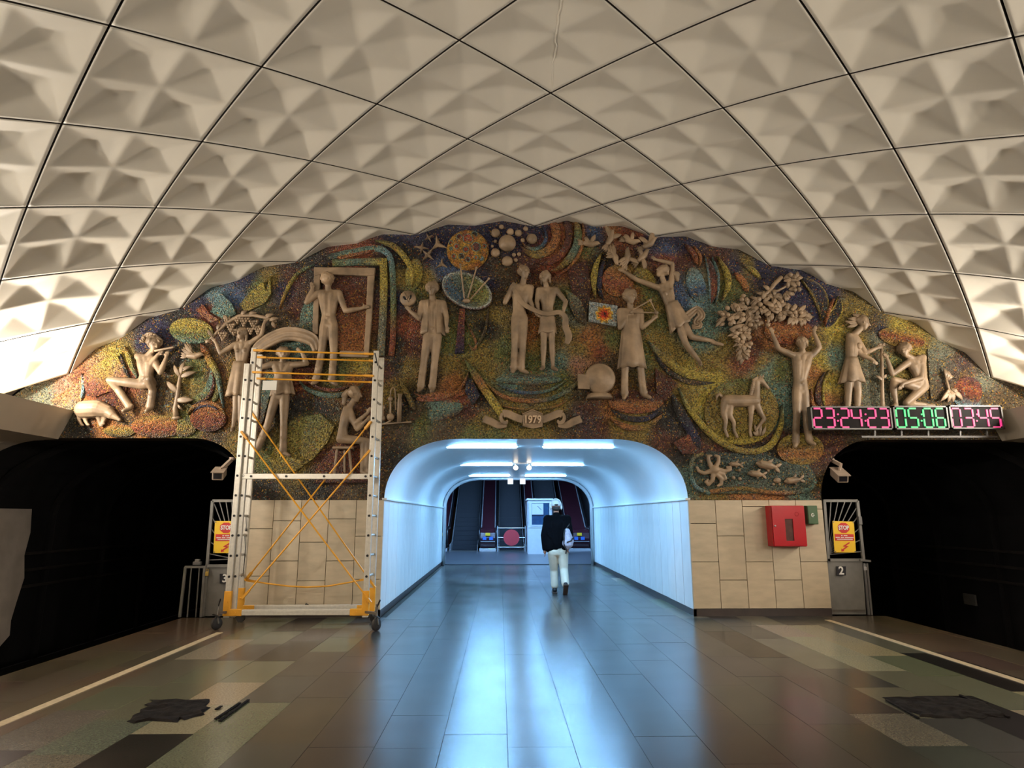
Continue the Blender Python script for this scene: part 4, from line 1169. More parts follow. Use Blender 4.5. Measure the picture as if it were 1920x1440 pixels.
# --- woman with grapes
r = figure('relief_grape_woman', 'relief woman in a short dress lifting a garland of grapes overhead',
 dict(head=(457, 629), sl=(443, 648), sr=(473, 645), el=(418, 665), wl=(410, 645), hl=(402, 636), er=(494, 631), wr=(500, 609), hr=(508, 600), waist=(455, 682), pl=(446, 706), pr=(456, 706),
      kl=(446, 768), al=(440, 802), tl=(444, 817), kr=(456, 766), ar=(453, 800), tr=(460, 815)), 0.88, -10, 0, 24, hair='long', female=True, thin=0.85)
drape(r, 'dress', (441, 680), (465, 680), (429, 744), (463, 744), 8, 12, 6, 9, 0.12)
root = thing('relief_grape_garland', 'relief garland of grape bunches and vine leaves above the woman', 'relief plant', W(455, 610))
mb = MB(); mb.tube([W(396, 640, 8), W(412, 625, 10), W(430, 608, 10), W(452, 596, 11), W(478, 594, 11), W(502, 599, 12), W(522, 606, 10)], [2 * k, 3 * k, 3.4 * k, 3.6 * k, 3.4 * k, 3 * k, 2 * k], 8)
adopt(root, mb.build('vine', 'relief', smooth=True))
rr = random.Random(5)
for cx, cy, nx in ((423, 628, 4), (438, 612, 4), (430, 600, 3), (462, 601, 4), (480, 606, 4), (488, 616, 4), (450, 600, 3), (444, 622, 3), (474, 620, 3)):
    mb = MB()
    for a in range(nx):
        for b in range(max(1, nx - a)): ball(mb, cx + (b - (nx - a - 1) / 2) * 4.6 + rr.uniform(-0.6, 0.6), cy + a * 4.2, 2.7, 11 + rr.uniform(-1, 2))
    adopt(root, mb.build('grape_bunch', 'relief', smooth=True))
for a, b, w in (((404, 634), (394, 622), 7), ((400, 640), (390, 646), 7), ((432, 604), (424, 594), 8), ((456, 594), (468, 586), 8), ((500, 600), (516, 592), 9), ((508, 604), (526, 600), 8), ((514, 606), (520, 618), 7), ((470, 592), (486, 590), 7), ((412, 622), (418, 610), 7)):
    mb = MB(); leaf_prims(mb, a, b, w, 11, 3); adopt(root, mb.build('leaf', 'relief', smooth=True))

# --- man with billowing cloth
r = figure('relief_cloth_man', 'striding relief man holding a billowing cloth behind the scaffold',
 dict(head=(534, 667), sl=(514, 685), sr=(550, 686), el=(488, 692), wl=(482, 672), hl=(484, 660), er=(578, 684), wr=(570, 664), hr=(560, 656), waist=(532, 720), pl=(520, 746), pr=(536, 746),
      kl=(506, 794), al=(486, 840), tl=(482, 850), kr=(535, 790), ar=(533, 846), tr=(545, 866)), 1.0, 25, 0, 27, hair='short', trous=True)
drape(r, 'shirt', (519, 700), (546, 700), (511, 744), (552, 740), 10, 13, 6, 7, 0.10)
o = ribbon([(478, 668, 2), (490, 654, 6), (512, 640, 8), (540, 630, 9), (568, 632, 9), (590, 642, 8), (596, 660, 6)], [14, 20, 24, 24, 24, 22, 12], 5, 2.0, 'cloth', wave=2.4, root=r)

# --- man in the doorway, seen from behind
r = figure('relief_door_man', 'relief man seen from behind pushing open the wooden door frame',
 dict(head=(617, 531), sl=(599, 552), sr=(637, 552), el=(578, 570), wl=(589, 547), hl=(588, 534), er=(650, 586), wr=(681, 582), hr=(694, 578), waist=(618, 592), pl=(611, 613), pr=(626, 613),
      kl=(605, 664), al=(595, 713), tl=(593, 723), kr=(628, 662), ar=(624, 714), tr=(634, 725)), 1.05, 172, 0, 29, hair='short', trous=True, back=True, bare=True)
root = thing('relief_door_frame', 'crooked relief door frame round the man seen from behind', 'relief frame', W(645, 670))
for nm, poly in (('lintel', [(590, 503), (705, 504), (703, 518), (690, 519), (603, 516), (590, 520)]), ('post', [(690, 519), (703, 518), (698, 600), (692, 668), (683, 668), (687, 600)]),
                 ('post', [(590, 520), (603, 516), (600, 560), (598, 629), (587, 629), (589, 575)]), ('bottom_rail', [(638, 659), (684, 660), (692, 668), (690, 672), (638, 670)])):
    mb = MB(); mb.prism([W(x, y, 7) for x, y in poly], (0, 0.09, 0)); o = mb.build(nm, 'relief'); adopt(root, o)
    bv = o.modifiers.new('b', 'BEVEL'); bv.width = 0.012; bv.segments = 2

# --- seated chemist, her stool and glassware
r = figure('relief_chemist', 'seated relief woman in profile at the glassware behind the scaffold',
 dict(head=(668, 742), sl=(651, 768), sr=(657, 768), el=(672, 806), wl=(689, 791), hl=(697, 782), er=(668, 796), wr=(692, 776), hr=(698, 766), waist=(645, 803), pl=(641, 824), pr=(645, 824),
      kl=(684, 828), al=(680, 882), tl=(690, 890), kr=(690, 828), ar=(690, 880), tr=(699, 889)), 0.95, 82, 4, 28, hair='short', trous=False)
mb = MB(); mb.capsule(W(654, 737, 9), 6 * k, W(648, 744, 8), 6 * k); mb.capsule(W(648, 744, 8), 5.5 * k, W(647, 758, 8), 3.5 * k); adopt(r, mb.build('ponytail', 'relief', smooth=True))
root = thing('relief_stool', 'three legged relief stool under the seated woman', 'relief stool', W(645, 886))
mb = MB(); mb.bevbox(W(646, 841, 8), (36 * k, 0.16, 5 * k), 0.015); adopt(root, mb.build('seat', 'relief'))
for a, b, d in (((635, 843), (630, 888), 12), ((657, 843), (662, 888), 12), ((647, 843), (647, 884), 2)):
    mb = MB(); rod(mb, a, b, 2.4, d); adopt(root, mb.build('leg', 'relief', smooth=True))
root = thing('relief_glassware', 'relief laboratory flasks and curved tube on a shelf by the chemist', 'relief glassware', W(735, 794))
mb = MB(); mb.tube([W(733, 745, 6), W(734, 732, 6), W(738, 727, 6), W(742, 732, 6), W(743, 770, 6)], 1.4 * k, 8); adopt(root, mb.build('bent_tube', 'relief', smooth=True))
mb = MB(); mb.ellipsoid(W(733, 749, 6), (4.6 * k,) * 3); rod(mb, (733, 752), (733, 775), 1.5); adopt(root, mb.build('small_bulb', 'relief', smooth=True))
mb = MB(); mb.ellipsoid(W(733, 783, 6), (7 * k, 6 * k, 7 * k)); rod(mb, (733, 790), (722, 796), 1.8); rod(mb, (722, 796), (712, 797), 1.6); adopt(root, mb.build('flask', 'relief', smooth=True))
mb = MB(); mb.lathe([(4 * k, 0), (4 * k, 42 * k), (3 * k, 45 * k), (4.5 * k, 52 * k), (1 * k, 52 * k)], W(749, 792, 6), 14); adopt(root, mb.build('beaker', 'relief', smooth=True))
mb = MB(); mb.ellipsoid(W(719, 765, 6), (4.5 * k,) * 3); rod(mb, (719, 769), (719, 782), 1.6); mb.ellipsoid(W(719, 785, 6), (4.8 * k,) * 3); adopt(root, mb.build('retort', 'relief', smooth=True))
mb = MB(); mb.bar(W(704, 797, 3), W(772, 792, 3), 0.08, 0.02); adopt(root, mb.build('shelf', 'relief'))

# --- man with jacket and mask
r = figure('relief_mask_man', 'relief man in an open jacket holding up a theatre mask',
 dict(head=(811, 546), sl=(793, 571), sr=(831, 571), el=(787, 600), wl=(771, 588), hl=(763, 578), er=(838, 598), wr=(838, 615), hr=(840, 626), waist=(812, 612), pl=(804, 632), pr=(820, 632),
      kl=(796, 680), al=(790, 726), tl=(789, 736), kr=(816, 680), ar=(811, 727), tr=(813, 738)), 1.05, -8, 0, 29, hair='short', trous=True)
drape(r, 'jacket', (796, 566), (829, 566), (790, 628), (833, 630), 9, 13, 6, 5, 0.06, open_=24)
root = thing('relief_mask', 'round relief theatre mask with slanted eyes raised on the hand', 'relief mask', W(766, 577))
mb = MB(); mb.lathe([(15.5 * k, 0), (15.5 * k, 3 * k), (13 * k, 5.5 * k), (7 * k, 7.5 * k), (0.5 * k, 8.2 * k)], W(766, 562, 6), 28, Matrix.Rotation(math.radians(90), 3, 'X')); adopt(root, mb.build('face', 'relief', smooth=True))
for a, b in (((765, 566), (757, 560)), ((768, 566), (773, 557))):
    mb = MB(); leaf_prims(mb, a, b, 6, 13.2, 0.5); o = mb.build('eye_hole', 'black_plastic'); adopt(root, o)
mb = MB(); mb.tube([W(759, 552, 13), W(764, 562, 15.5), W(767, 570, 15), W(772, 552, 13)], 1.3 * k, 6); adopt(root, mb.build('brow', 'relief', smooth=True))

# --- radio dish
root = thing('relief_radio_dish', 'tilted blue mosaic radio dish with three antenna rods', 'relief dish', W(876, 585))
ax = Matrix.Rotation(math.radians(24), 3, 'Y')
mb = MB(); nr, na = 8, 40
for rr_ in range(nr + 1):
    f = rr_ / nr
    for j in range(na):
        t = 2 * math.pi * j / na; x, y = 48 * f * math.cos(t), 30 * f * math.sin(t); a0 = math.radians(24)
        px, py = 876 + x * math.cos(a0) - y * math.sin(a0), 547 + x * math.sin(a0) + y * math.cos(a0)
        px += (1 - f) * 0; py += (1 - f) * 16
        mb.v.append(tuple(W(px, py, 2 + 11 * f * f)))
        g = 0.5 + 0.5 * math.cos(t + 0.6)
        cA, cB = lin((70, 96, 116)), lin((126, 128, 72))
        c = tuple((a + (b - a) * g) for a, b in zip(cA, cB)) if f < 0.93 else lin((170, 176, 168))
        mb.c.append(c)
for rr_ in range(nr):
    for j in range(na): mb.f.append((rr_ * na + j, rr_ * na + (j + 1) % na, (rr_ + 1) * na + (j + 1) % na, (rr_ + 1) * na + j))
b0 = len(mb.v)
for f, dd, cc in ((1.04, 8, lin((96, 48, 44))), (0.8, -2, lin(dk))):
    for j in range(na):
        t = 2 * math.pi * j / na; x, y = 48 * f * math.cos(t), 30 * f * math.sin(t)
        mb.v.append(tuple(W(876 + x * math.cos(a0) - y * math.sin(a0), 549 + x * math.sin(a0) + y * math.cos(a0), dd))); mb.c.append(cc)
for j in range(na):
    j2 = (j + 1) % na; mb.f.append((nr * na + j, nr * na + j2, b0 + j2, b0 + j)); mb.f.append((b0 + j, b0 + j2, b0 + na + j2, b0 + na + j))
o = mb.build('bowl', 'mosaic', smooth=True, colattr=True); adopt(root, o)
mb = MB(); mb.ellipsoid(W(875, 566, 6), (8 * k, 5 * k, 4.5 * k)); adopt(root, mb.build('hub', 'relief', smooth=True))
for a, b in (((871, 561), (864, 502)), ((878, 560), (894, 508)), ((883, 563), (917, 528))):
    mb = MB(); rod(mb, a, b, 1.5, 8, 16); mb.ellipsoid(W(b[0], b[1], 16), (2.6 * k,) * 3); adopt(root, mb.build('antenna_rod', 'relief', smooth=True))

# --- moon and stars
root = thing('relief_moon', 'cratered golden mosaic moon above the radio dish', 'relief moon', W(877, 508))
mb = MB()
for i in range(1, 13):
    ph = math.pi / 2 * i / 12
    for j in range(36):
        t = 2 * math.pi * j / 36; f = math.sin(ph)
        mb.v.append(tuple(W(877 + 39.5 * f * math.cos(t), 470 + 38 * f * math.sin(t), 1 + 13 * math.cos(ph)))); g = noise.noise(Vector((math.cos(t) * f * 3, math.sin(t) * f * 3, 0)))
        c = lin((176, 138, 50)); c2 = lin((150, 76, 44)); gg = min(1, max(0, 0.4 + g)); mb.c.append(tuple(a + (b - a) * gg for a, b in zip(c, c2)))
for i in range(11):
    for j in range(36): mb.f.append((i * 36 + j, i * 36 + (j + 1) % 36, (i + 1) * 36 + (j + 1) % 36, (i + 1) * 36 + j))
mb.f.append(tuple(range(36)))
adopt(root, mb.build('globe', 'mosaic', smooth=True, colattr=True))
for x, y, r_, cc in ((862, 448, 5, mar), (878, 453, 9, red), (890, 443, 5, dk), (857, 467, 4.5, red), (874, 473, 5, red), (893, 468, 8, mar), (846, 458, 3.5, red), (852, 484, 4, red), (866, 485, 5, dk), (878, 491, 4, mar), (893, 487, 3.5, org), (903, 488, 4, lbl), (908, 465, 3.5, red), (847, 470, 3, tea)):
    f2 = ((x - 877) / 39.5) ** 2 + ((y - 470) / 38) ** 2; d0 = 1 + 13 * math.sqrt(max(0, 1 - f2))
    mb = MB(); mb.tube([W(x + r_ * math.cos(a * math.pi / 8), y + r_ * math.sin(a * math.pi / 8), d0 + 0.4) for a in range(16)], 1.0 * k, 6, closed=True)
    mb.c = [lin(tea)] * len(mb.v); n0 = len(mb.v)
    for a in range(16): mb.v.append(tuple(W(x + r_ * math.cos(a * math.pi / 8), y + r_ * math.sin(a * math.pi / 8), d0 + 0.5))); mb.c.append(lin(cc))
    mb.f.append(tuple(range(n0, n0 + 16))); adopt(root, mb.build('crater', 'mosaic', colattr=True))
def star(x, y, R_, rot, label, n=5):
    root = thing('relief_star', label, 'relief star', W(x, y), 'relief stars beside the moon')
    mb = MB(); pts = []
    for i in range(2 * n):
        a = math.radians(rot) + math.pi * i / n; rr_ = R_ * (1 if i % 2 == 0 else 0.28) * (1.0 if i % 4 else 1.15); pts.append(W(x + rr_ * math.cos(a), y + rr_ * math.sin(a), 3))
    c = W(x, y, 8); bk = [p + Vector((0, 0.05, 0)) for p in pts]; m_ = len(pts)
    mb.add([c] + pts + bk, [(0, 1 + i, 1 + (i + 1) % m_) for i in range(m_)] + [(1 + i, 1 + m_ + i, 1 + m_ + (i + 1) % m_, 1 + (i + 1) % m_) for i in range(m_)])
    adopt(root, mb.build('star_body', 'relief'))
star(791, 465, 12, 10, 'lower left of the relief stars beside the moon, broad rays', 4); star(804, 446, 9, 60, 'topmost small relief star beside the moon', 4); star(821, 459, 16, 20, 'largest pale relief star next to the moon', 3)
star(802, 478, 14, -50, 'dull elongated relief star below the others', 4); star(829, 496, 11, -90, 'lowest relief star just left of the radio dish', 3)

# --- bubbles / planets
for i, (x, y, r_, lab) in enumerate(((951, 458, 17, 'largest relief ball in the middle of the cluster above the couple'), (929, 438, 9, 'relief ball at upper left of the largest ball'), (940, 426, 5, 'small relief ball at the very top of the cluster'), (957, 435.5, 7, 'relief ball straight above the largest ball'), (972, 438, 7, 'relief ball above right of the largest ball'),
    (985.5, 429.5, 5, 'small relief ball at the upper right end of the cluster'), (980, 451, 4.5, 'small relief ball right of the largest ball'), (997, 449, 10.5, 'relief ball circled by the curved mosaic rings'), (929, 453, 3.6, 'tiny relief ball left of the largest ball'), (923, 462, 3, 'tiniest relief ball at the left end of the cluster'), (929, 475, 9, 'relief ball at lower left of the largest ball'),
    (951, 491, 10.5, 'relief ball straight below the largest ball'), (963.5, 478, 4, 'small relief ball touching the lower right of the largest ball'), (973, 477, 4, 'small relief ball at lower right, nearest the mosaic rings'), (967, 488, 4, 'small relief ball right of the bottom ball'))):
    mb = MB(); mb.ellipsoid(W(x, y, r_ * 0.25), (r_ * k, r_ * k * 0.8, r_ * k), None, 20, 14); o = mb.build('relief_ball', 'relief', smooth=True); tag(o, lab, 'relief ball', 'cluster of relief balls')

# --- couple with ribbon
r = figure('relief_ribbon_man', 'relief man in trousers at the centre, looking right, holding a ribbon',
 dict(head=(983, 515), sl=(962, 540), sr=(995, 542), el=(947, 570), wl=(958, 545), hl=(963, 537), er=(993, 566), wr=(1000, 585), hr=(1006, 592), waist=(973, 583), pl=(967, 600), pr=(981, 600),
      kl=(965, 648), al=(963, 692), tl=(963, 705), kr=(980, 648), ar=(977, 692), tr=(988, 704)), 1.0, 40, 4, 27, hair='short', trous=True, bare=True)
r2 = figure('relief_ribbon_woman', 'slender relief figure in shorts at the centre, looking left beside the man',
 dict(head=(1021, 524), sl=(1010, 546), sr=(1042, 546), el=(1006, 568), wl=(1009, 587), hl=(1010, 597), er=(1060, 569), wr=(1055, 588), hr=(1050, 596), waist=(1026, 580), pl=(1019, 600), pr=(1033, 600),
      kl=(1019, 642), al=(1018, 688), tl=(1016, 699), kr=(1034, 642), ar=(1036, 689), tr=(1040, 700)), 0.92, -30, -4, 25, hair='bob', thin=0.95, bare=True)
drape(r2, 'shorts', (1015, 592), (1038, 592), (1010, 627), (1042, 627), 9, 10, 6, 4, 0.04)
o = ribbon([(960, 540, 4), (968, 556, 6), (980, 574, 7), (1002, 587, 8), (1024, 594, 9), (1047, 591, 9), (1058, 600, 7), (1059, 616, 5), (1065, 634, 5), (1061, 648, 4)], [6, 9, 9, 8, 8, 8, 10, 12, 13, 8], 9, 1.8, 'relief_ribbon')
tag(o, 'long relief ribbon looping between the two central figures', 'relief ribbon')

# --- doves over the flying girl
dove(1103, 460, 1.0, 10, 1, 'relief dove at the left end of the flock, wings half folded', [(-60, 16), (-135, 13)])
dove(1142, 453, 1.0, -60, 1, 'relief dove second from left, wings spread upward', [(-110, 22), (-20, 18)])
dove(1180, 455, 0.95, 15, 1, 'relief dove at top middle of the flock facing right', [(-80, 15), (-150, 16)])
dove(1150, 481, 1.0, 60, -1, 'relief dove at lower left of the flock diving down', [(-100, 18), (170, 14)])
dove(1174, 488, 1.0, -75, 1, 'relief dove at the bottom of the flock with arched wings', [(30, 20), (150, 18)])
dove(1213, 462, 1.05, -30, 1, 'relief dove at the right end with a large rounded wing', [(-75, 20), (-150, 18)])
dove(1202, 486, 1.0, -40, 1, 'relief dove just above the reaching hand of the girl', [(85, 20), (-120, 16)])

# --- flying girl
r = figure('relief_flying_girl', 'flying relief girl in a fluttering dress reaching towards the doves',
 dict(head=(1238, 513), sl=(1233, 542), sr=(1257, 532), el=(1192, 528), wl=(1168, 514), hl=(1154, 508), er=(1258, 498), wr=(1228, 492), hr=(1216, 485), waist=(1256, 575), pl=(1268, 606), pr=(1278, 604),
      kl=(1284, 648), al=(1310, 680), tl=(1306, 696), kr=(1294, 634), ar=(1334, 641), tr=(1351, 655)), 0.92, -55, 24, 27, hair='short', female=True, thin=0.9)
mb = MB(); mb.capsule(W(1258, 516, 9), 5 * k, W(1266, 518, 8), 7 * k); mb.capsule(W(1266, 518, 8), 6.5 * k, W(1268, 527, 8), 4 * k); adopt(r, mb.build('hair_bun', 'relief', smooth=True))
drape(r, 'dress', (1246, 572), (1268, 566), (1258, 624), (1292, 604), 9, 12, 6, 7, 0.10)
mb = MB(); rr = random.Random(8)
o = ribbon([(1282, 600, 4), (1294, 590, 7), (1304, 584, 5), (1310, 596, 8), (1302, 606, 5), (1306, 614, 7), (1294, 616, 4)], [16, 14, 12, 14, 12, 12, 8], 7, 2.0, 'dress_flutter', wave=2, root=r)

# --- scientist with molecule
r = figure('relief_scientist', 'relief scientist in a long coat holding a rod and ball model',
 dict(head=(1180, 561), sl=(1162, 586), sr=(1199, 587), el=(1161, 617), wl=(1174, 597), hl=(1179, 588), er=(1201, 617), wr=(1220, 604), hr=(1228, 596), waist=(1181, 625), pl=(1174, 650), pr=(1190, 650),
      kl=(1170, 700), al=(1170, 740), tl=(1169, 753), kr=(1200, 698), ar=(1205, 738), tr=(1216, 750)), 1.05, 8, 0, 31, hair='short', trous=True)
drape(r, 'coat', (1168, 596), (1195, 596), (1159, 692), (1208, 692), 10, 13, 6, 8, 0.07)
root = thing('relief_molecule', 'triangular rod and ball model in the hands of the scientist', 'relief model', W(1205, 592))
for a, b in (((1180, 591), (1226, 592)), ((1226, 592), (1215, 569)), ((1215, 569), (1184, 586))):
    mb = MB(); rod(mb, a, b, 1.3, 19); adopt(root, mb.build('link_rod', 'relief', smooth=True))
for x, y, q_ in ((1180, 591, 3.6), (1226, 592, 4.2), (1215, 569, 3)):
    mb = MB(); ball(mb, x, y, q_, 19); adopt(root, mb.build('atom_ball', 'relief', smooth=True))
# painting with the sun
root = thing('relief_painting', 'small tilted white mosaic panel with a red and yellow sunburst', 'relief panel', W(1130, 610))
quad = [(1104, 567), (1157, 575), (1155, 613), (1103, 604)]
mb = MB(); N_ = 24
for i in range(N_ + 1):
    for j in range(N_ + 1):
        a, b = i / N_, j / N_; p = (V2(quad[0]) * (1 - a) + V2(quad[1]) * a) * (1 - b) + (V2(quad[3]) * (1 - a) + V2(quad[2]) * a) * b
        mb.v.append(tuple(W(p[0], p[1], 6))); d = math.hypot((p[0] - 1132) / 1.0, p[1] - 591) + 2 * math.sin(9 * math.atan2(p[1] - 591, p[0] - 1132))
        c = (60, 24, 24) if d < 2.5 else (190, 50, 30) if d < 8 else (220, 130, 40) if d < 12 else (214, 176, 70) if d < 15.5 else (150, 160, 160)
        mb.c.append(lin(c))
for i in range(N_):
    for j in range(N_): mb.f.append((i * (N_ + 1) + j, i * (N_ + 1) + j + 1, (i + 1) * (N_ + 1) + j + 1, (i + 1) * (N_ + 1) + j))
adopt(root, mb.build('sunburst', 'mosaic', colattr=True))
mb = MB(); mb.prism([W(x, y, 5.8) for x, y in quad], (0, 0.06, 0), col=lin((180, 180, 170))); adopt(root, mb.build('panel_body', 'mosaic', colattr=True))
# round vessel
root = thing('relief_vessel', 'round relief furnace globe on a ribbed foot beside the scientist', 'relief vessel', W(1124, 750))
mb = MB(); mb.lathe([(29 * k, 0), (29 * k, 3 * k), (26 * k, 6 * k), (25 * k, 6 * k), (20 * k, 9 * k), (10 * k, 12 * k), (0.5 * k, 13 * k)], W(1124, 711, 4), 36, Matrix.Rotation(math.radians(90), 3, 'X')); adopt(root, mb.build('globe', 'relief', smooth=True))
mb = MB(); mb.prism([W(x, y, 12) for x, y in ((1082, 704), (1104, 705), (1104, 732), (1083, 731))], (0, 0.10, 0)); o = mb.build('side_box', 'relief'); adopt(root, o)
mb = MB(); mb.lathe([(24 * k, 0), (25 * k, 2 * k), (20 * k, 9 * k), (18 * k, 10 * k)], W(1123, 749, 4), 30); o = mb.build('foot', 'relief', smooth=True); adopt(root, o)
for i in range(14):
    a = math.pi * (i + 0.5) / 14; x = 1123 - 21 * math.cos(a); mb = MB(); mb.capsule(W(x, 741, 4 + 19 * math.sin(a)), 1.1 * k, W(1123 - 24 * math.cos(a), 748, 4 + 23 * math.sin(a)), 1.3 * k, 6); adopt(root, mb.build('rib', 'relief', smooth=True))
# banner with the year
root = thing('relief_banner', 'relief ribbon banner with the year on a plaque above the passage', 'relief banner', W(998, 805))
mb = MB(); mb.prism([W(x, y, 9) for x, y in ((979, 778), (998, 770), (1017, 778), (1017, 800), (998, 804), (980, 799))], (0, 0.10, 0)); o = mb.build('plaque', 'relief'); adopt(root, o); bv = o.modifiers.new('b', 'BEVEL'); bv.width = 0.015; bv.segments = 2
for poly in (((979, 778), (998, 770), (1017, 778)), ((980, 799), (998, 804), (1017, 800))):
    mb = MB(); mb.tube([W(x, y, 9.5) for x, y in poly], 1.4 * k, 6); adopt(root, mb.build('plaque_rim', 'relief', smooth=True))
def text_obj(body, size, name, m, depth=0.006, align='CENTER', bold=0.0, sx=1.0):
    cu = bpy.data.curves.new(name, 'FONT'); cu.body = body; cu.size = size; cu.extrude = depth; cu.align_x = align; cu.align_y = 'CENTER'; cu.offset = bold; cu.resolution_u = 3
    o = bpy.data.objects.new(name, cu); COL.objects.link(o)
    dg = bpy.context.evaluated_depsgraph_get(); dg.update()
    me = bpy.data.meshes.new_from_object(o.evaluated_get(dg)); bpy.data.objects.remove(o, do_unlink=True)
    me.transform(Matrix.Diagonal((sx, 1, 1, 1))); me.transform(Matrix.Rotation(math.radians(90), 4, 'X'))
    if len(me.materials): me.materials.clear()
    return link(name, me, m)
mat('relief_pale', (198, 172, 142), 0.55, var=0.1)
o = text_obj('1979', 20 * k, 'year_figures', 'relief_pale', 0.02, bold=0.004, sx=0.82); o.location = W(998, 789, 10.5); adopt(root, o); o['label'] = 'raised pale figures 1979'
for sg in (-1, 1):
    X_ = lambda x: 998 + sg * (998 - x)
    f_ = lambda pts: [(x if sg < 0 else X_(x), y, z) for x, y, z in pts]
    adopt(root, ribbon(f_([(980, 788, 3), (965, 783, 5), (950, 777, 6), (943, 778, 6)]), 14, 4, 1.8, 'ribbon_fold'))
    adopt(root, ribbon(f_([(942, 776, 4), (939, 785, 5), (943, 793, 6), (949, 794, 5), (951, 789, 4)]), [5, 6, 7, 6, 3], 6, 1.8, 'ribbon_curl'))
    adopt(root, ribbon(f_([(950, 797, 2), (935, 798, 3), (922, 792, 4), (907, 786, 3)]), [9, 13, 14, 14], 3, 1.8, 'ribbon_tail'))

# --- fruit branch
root = thing('relief_fruit_branch', 'heavy relief bough of leaves and round fruit above the reaching man', 'relief plant', W(1420, 600))
mb = MB()
for pts, r0 in (([(1462, 522), (1448, 536), (1440, 548), (1424, 560), (1408, 578), (1398, 604), (1392, 636), (1388, 668)], 4.2), ([(1440, 548), (1455, 548), (1470, 540), (1484, 538)], 2.8), ([(1440, 550), (1450, 575), (1462, 590), (1484, 596), (1500, 602)], 3), ([(1408, 578), (1390, 582), (1372, 594), (1352, 600)], 2.6)):
    mb.tube([W(x, y, 8) for x, y in pts], [r0 * k * (1 - 0.5 * i / len(pts)) for i in range(len(pts))], 8)
adopt(root, mb.build('bough', 'relief', smooth=True))
rr = random.Random(11)
spots = [(1484, 524), (1476, 520), (1492, 547), (1484, 548), (1475, 555), (1490, 536), (1389, 559), (1386, 566), (1394, 566), (1359, 582), (1350, 593), (1360, 594), (1363, 603), (1365, 611), (1388, 594), (1383, 622), (1402, 613), (1410, 615), (1416, 612), (1434, 613), (1450, 584), (1432, 594), (1470, 581), (1480, 584), (1485, 590), (1496, 590), (1479, 596), (1379, 640), (1387, 645), (1402, 648), (1460, 570), (1456, 600), (1420, 575), (1412, 600)]
for x, y in spots:
    mb = MB(); ball(mb, x, y, rr.uniform(4.0, 5.0), 14); adopt(root, mb.build('fruit', 'relief', smooth=True))
leaves = [((1470, 530), (1496, 528)), ((1476, 532), (1490, 544)), ((1466, 526), (1480, 516)), ((1440, 548), (1428, 538)), ((1432, 556), (1415, 552)), ((1418, 566), (1402, 560)), ((1398, 585), (1378, 572)), ((1384, 586), (1372, 570)), ((1366, 596), (1344, 590)), ((1358, 600), (1340, 606)), ((1352, 600), (1338, 616)), ((1396, 600), (1376, 610)), ((1394, 612), (1364, 620)), ((1392, 624), (1362, 632)), ((1390, 630), (1404, 638)), ((1390, 640), (1372, 652)), ((1392, 646), (1404, 656)), ((1388, 656), (1376, 672)), ((1390, 660), (1402, 672)), ((1388, 666), (1386, 686)), ((1400, 590), (1416, 584)), ((1404, 600), (1420, 606)), ((1406, 592), (1424, 598)), ((1446, 560), (1462, 556)), ((1452, 574), (1440, 584)), ((1456, 580), (1470, 570)), ((1470, 592), (1456, 606)), ((1480, 596), (1472, 612)), ((1490, 600), (1506, 610)), ((1494, 598), (1510, 588)), ((1484, 598), (1490, 612)), ((1446, 590), (1436, 604)), ((1426, 580), (1440, 592)), ((1428, 570), (1444, 572)), ((1490, 590), (1506, 576)), ((1460, 588), (1448, 606))]
for cx_, cy_, n_ in ((1484, 530, 10), (1470, 548, 8), (1450, 560, 9), (1425, 572, 12), (1400, 580, 12), (1378, 590, 12), (1360, 600, 8), (1396, 606, 12), (1410, 604, 8), (1440, 585, 10), (1462, 585, 10), (1482, 592, 12), (1498, 598, 8), (1386, 628, 12), (1392, 645, 10), (1388, 664, 8)):
    for q_ in range(n_):
        a_ = rr.uniform(0, 6.28); r_ = rr.uniform(0, 9); p_ = (cx_ + r_ * math.cos(a_), cy_ + r_ * math.sin(a_)); b_ = a_ + rr.uniform(-0.8, 0.8); L_ = rr.uniform(11, 17); leaves.append((p_, (p_[0] + L_ * math.cos(b_), p_[1] + L_ * math.sin(b_))))
for a, b in leaves:
    mb = MB(); leaf_prims(mb, a, b, rr.uniform(7, 10), rr.uniform(6, 11), 3); adopt(root, mb.build('leaf', 'relief', smooth=True))

# --- reaching man
figure('relief_reaching_man', 'relief man stretching both arms up to the fruit bough',
 dict(head=(1500, 648), sl=(1484, 668), sr=(1520, 667), el=(1455, 656), wl=(1443, 629), hl=(1438, 615), er=(1532, 654), wr=(1520, 627), hr=(1524, 613), waist=(1497, 712), pl=(1491, 736), pr=(1504, 736),
      kl=(1490, 782), al=(1489, 830), tl=(1483, 846), kr=(1507, 782), ar=(1514, 826), tr=(1517, 842)), 1.0, 35, 30, 26, hair='short', trous=True, bare=True)
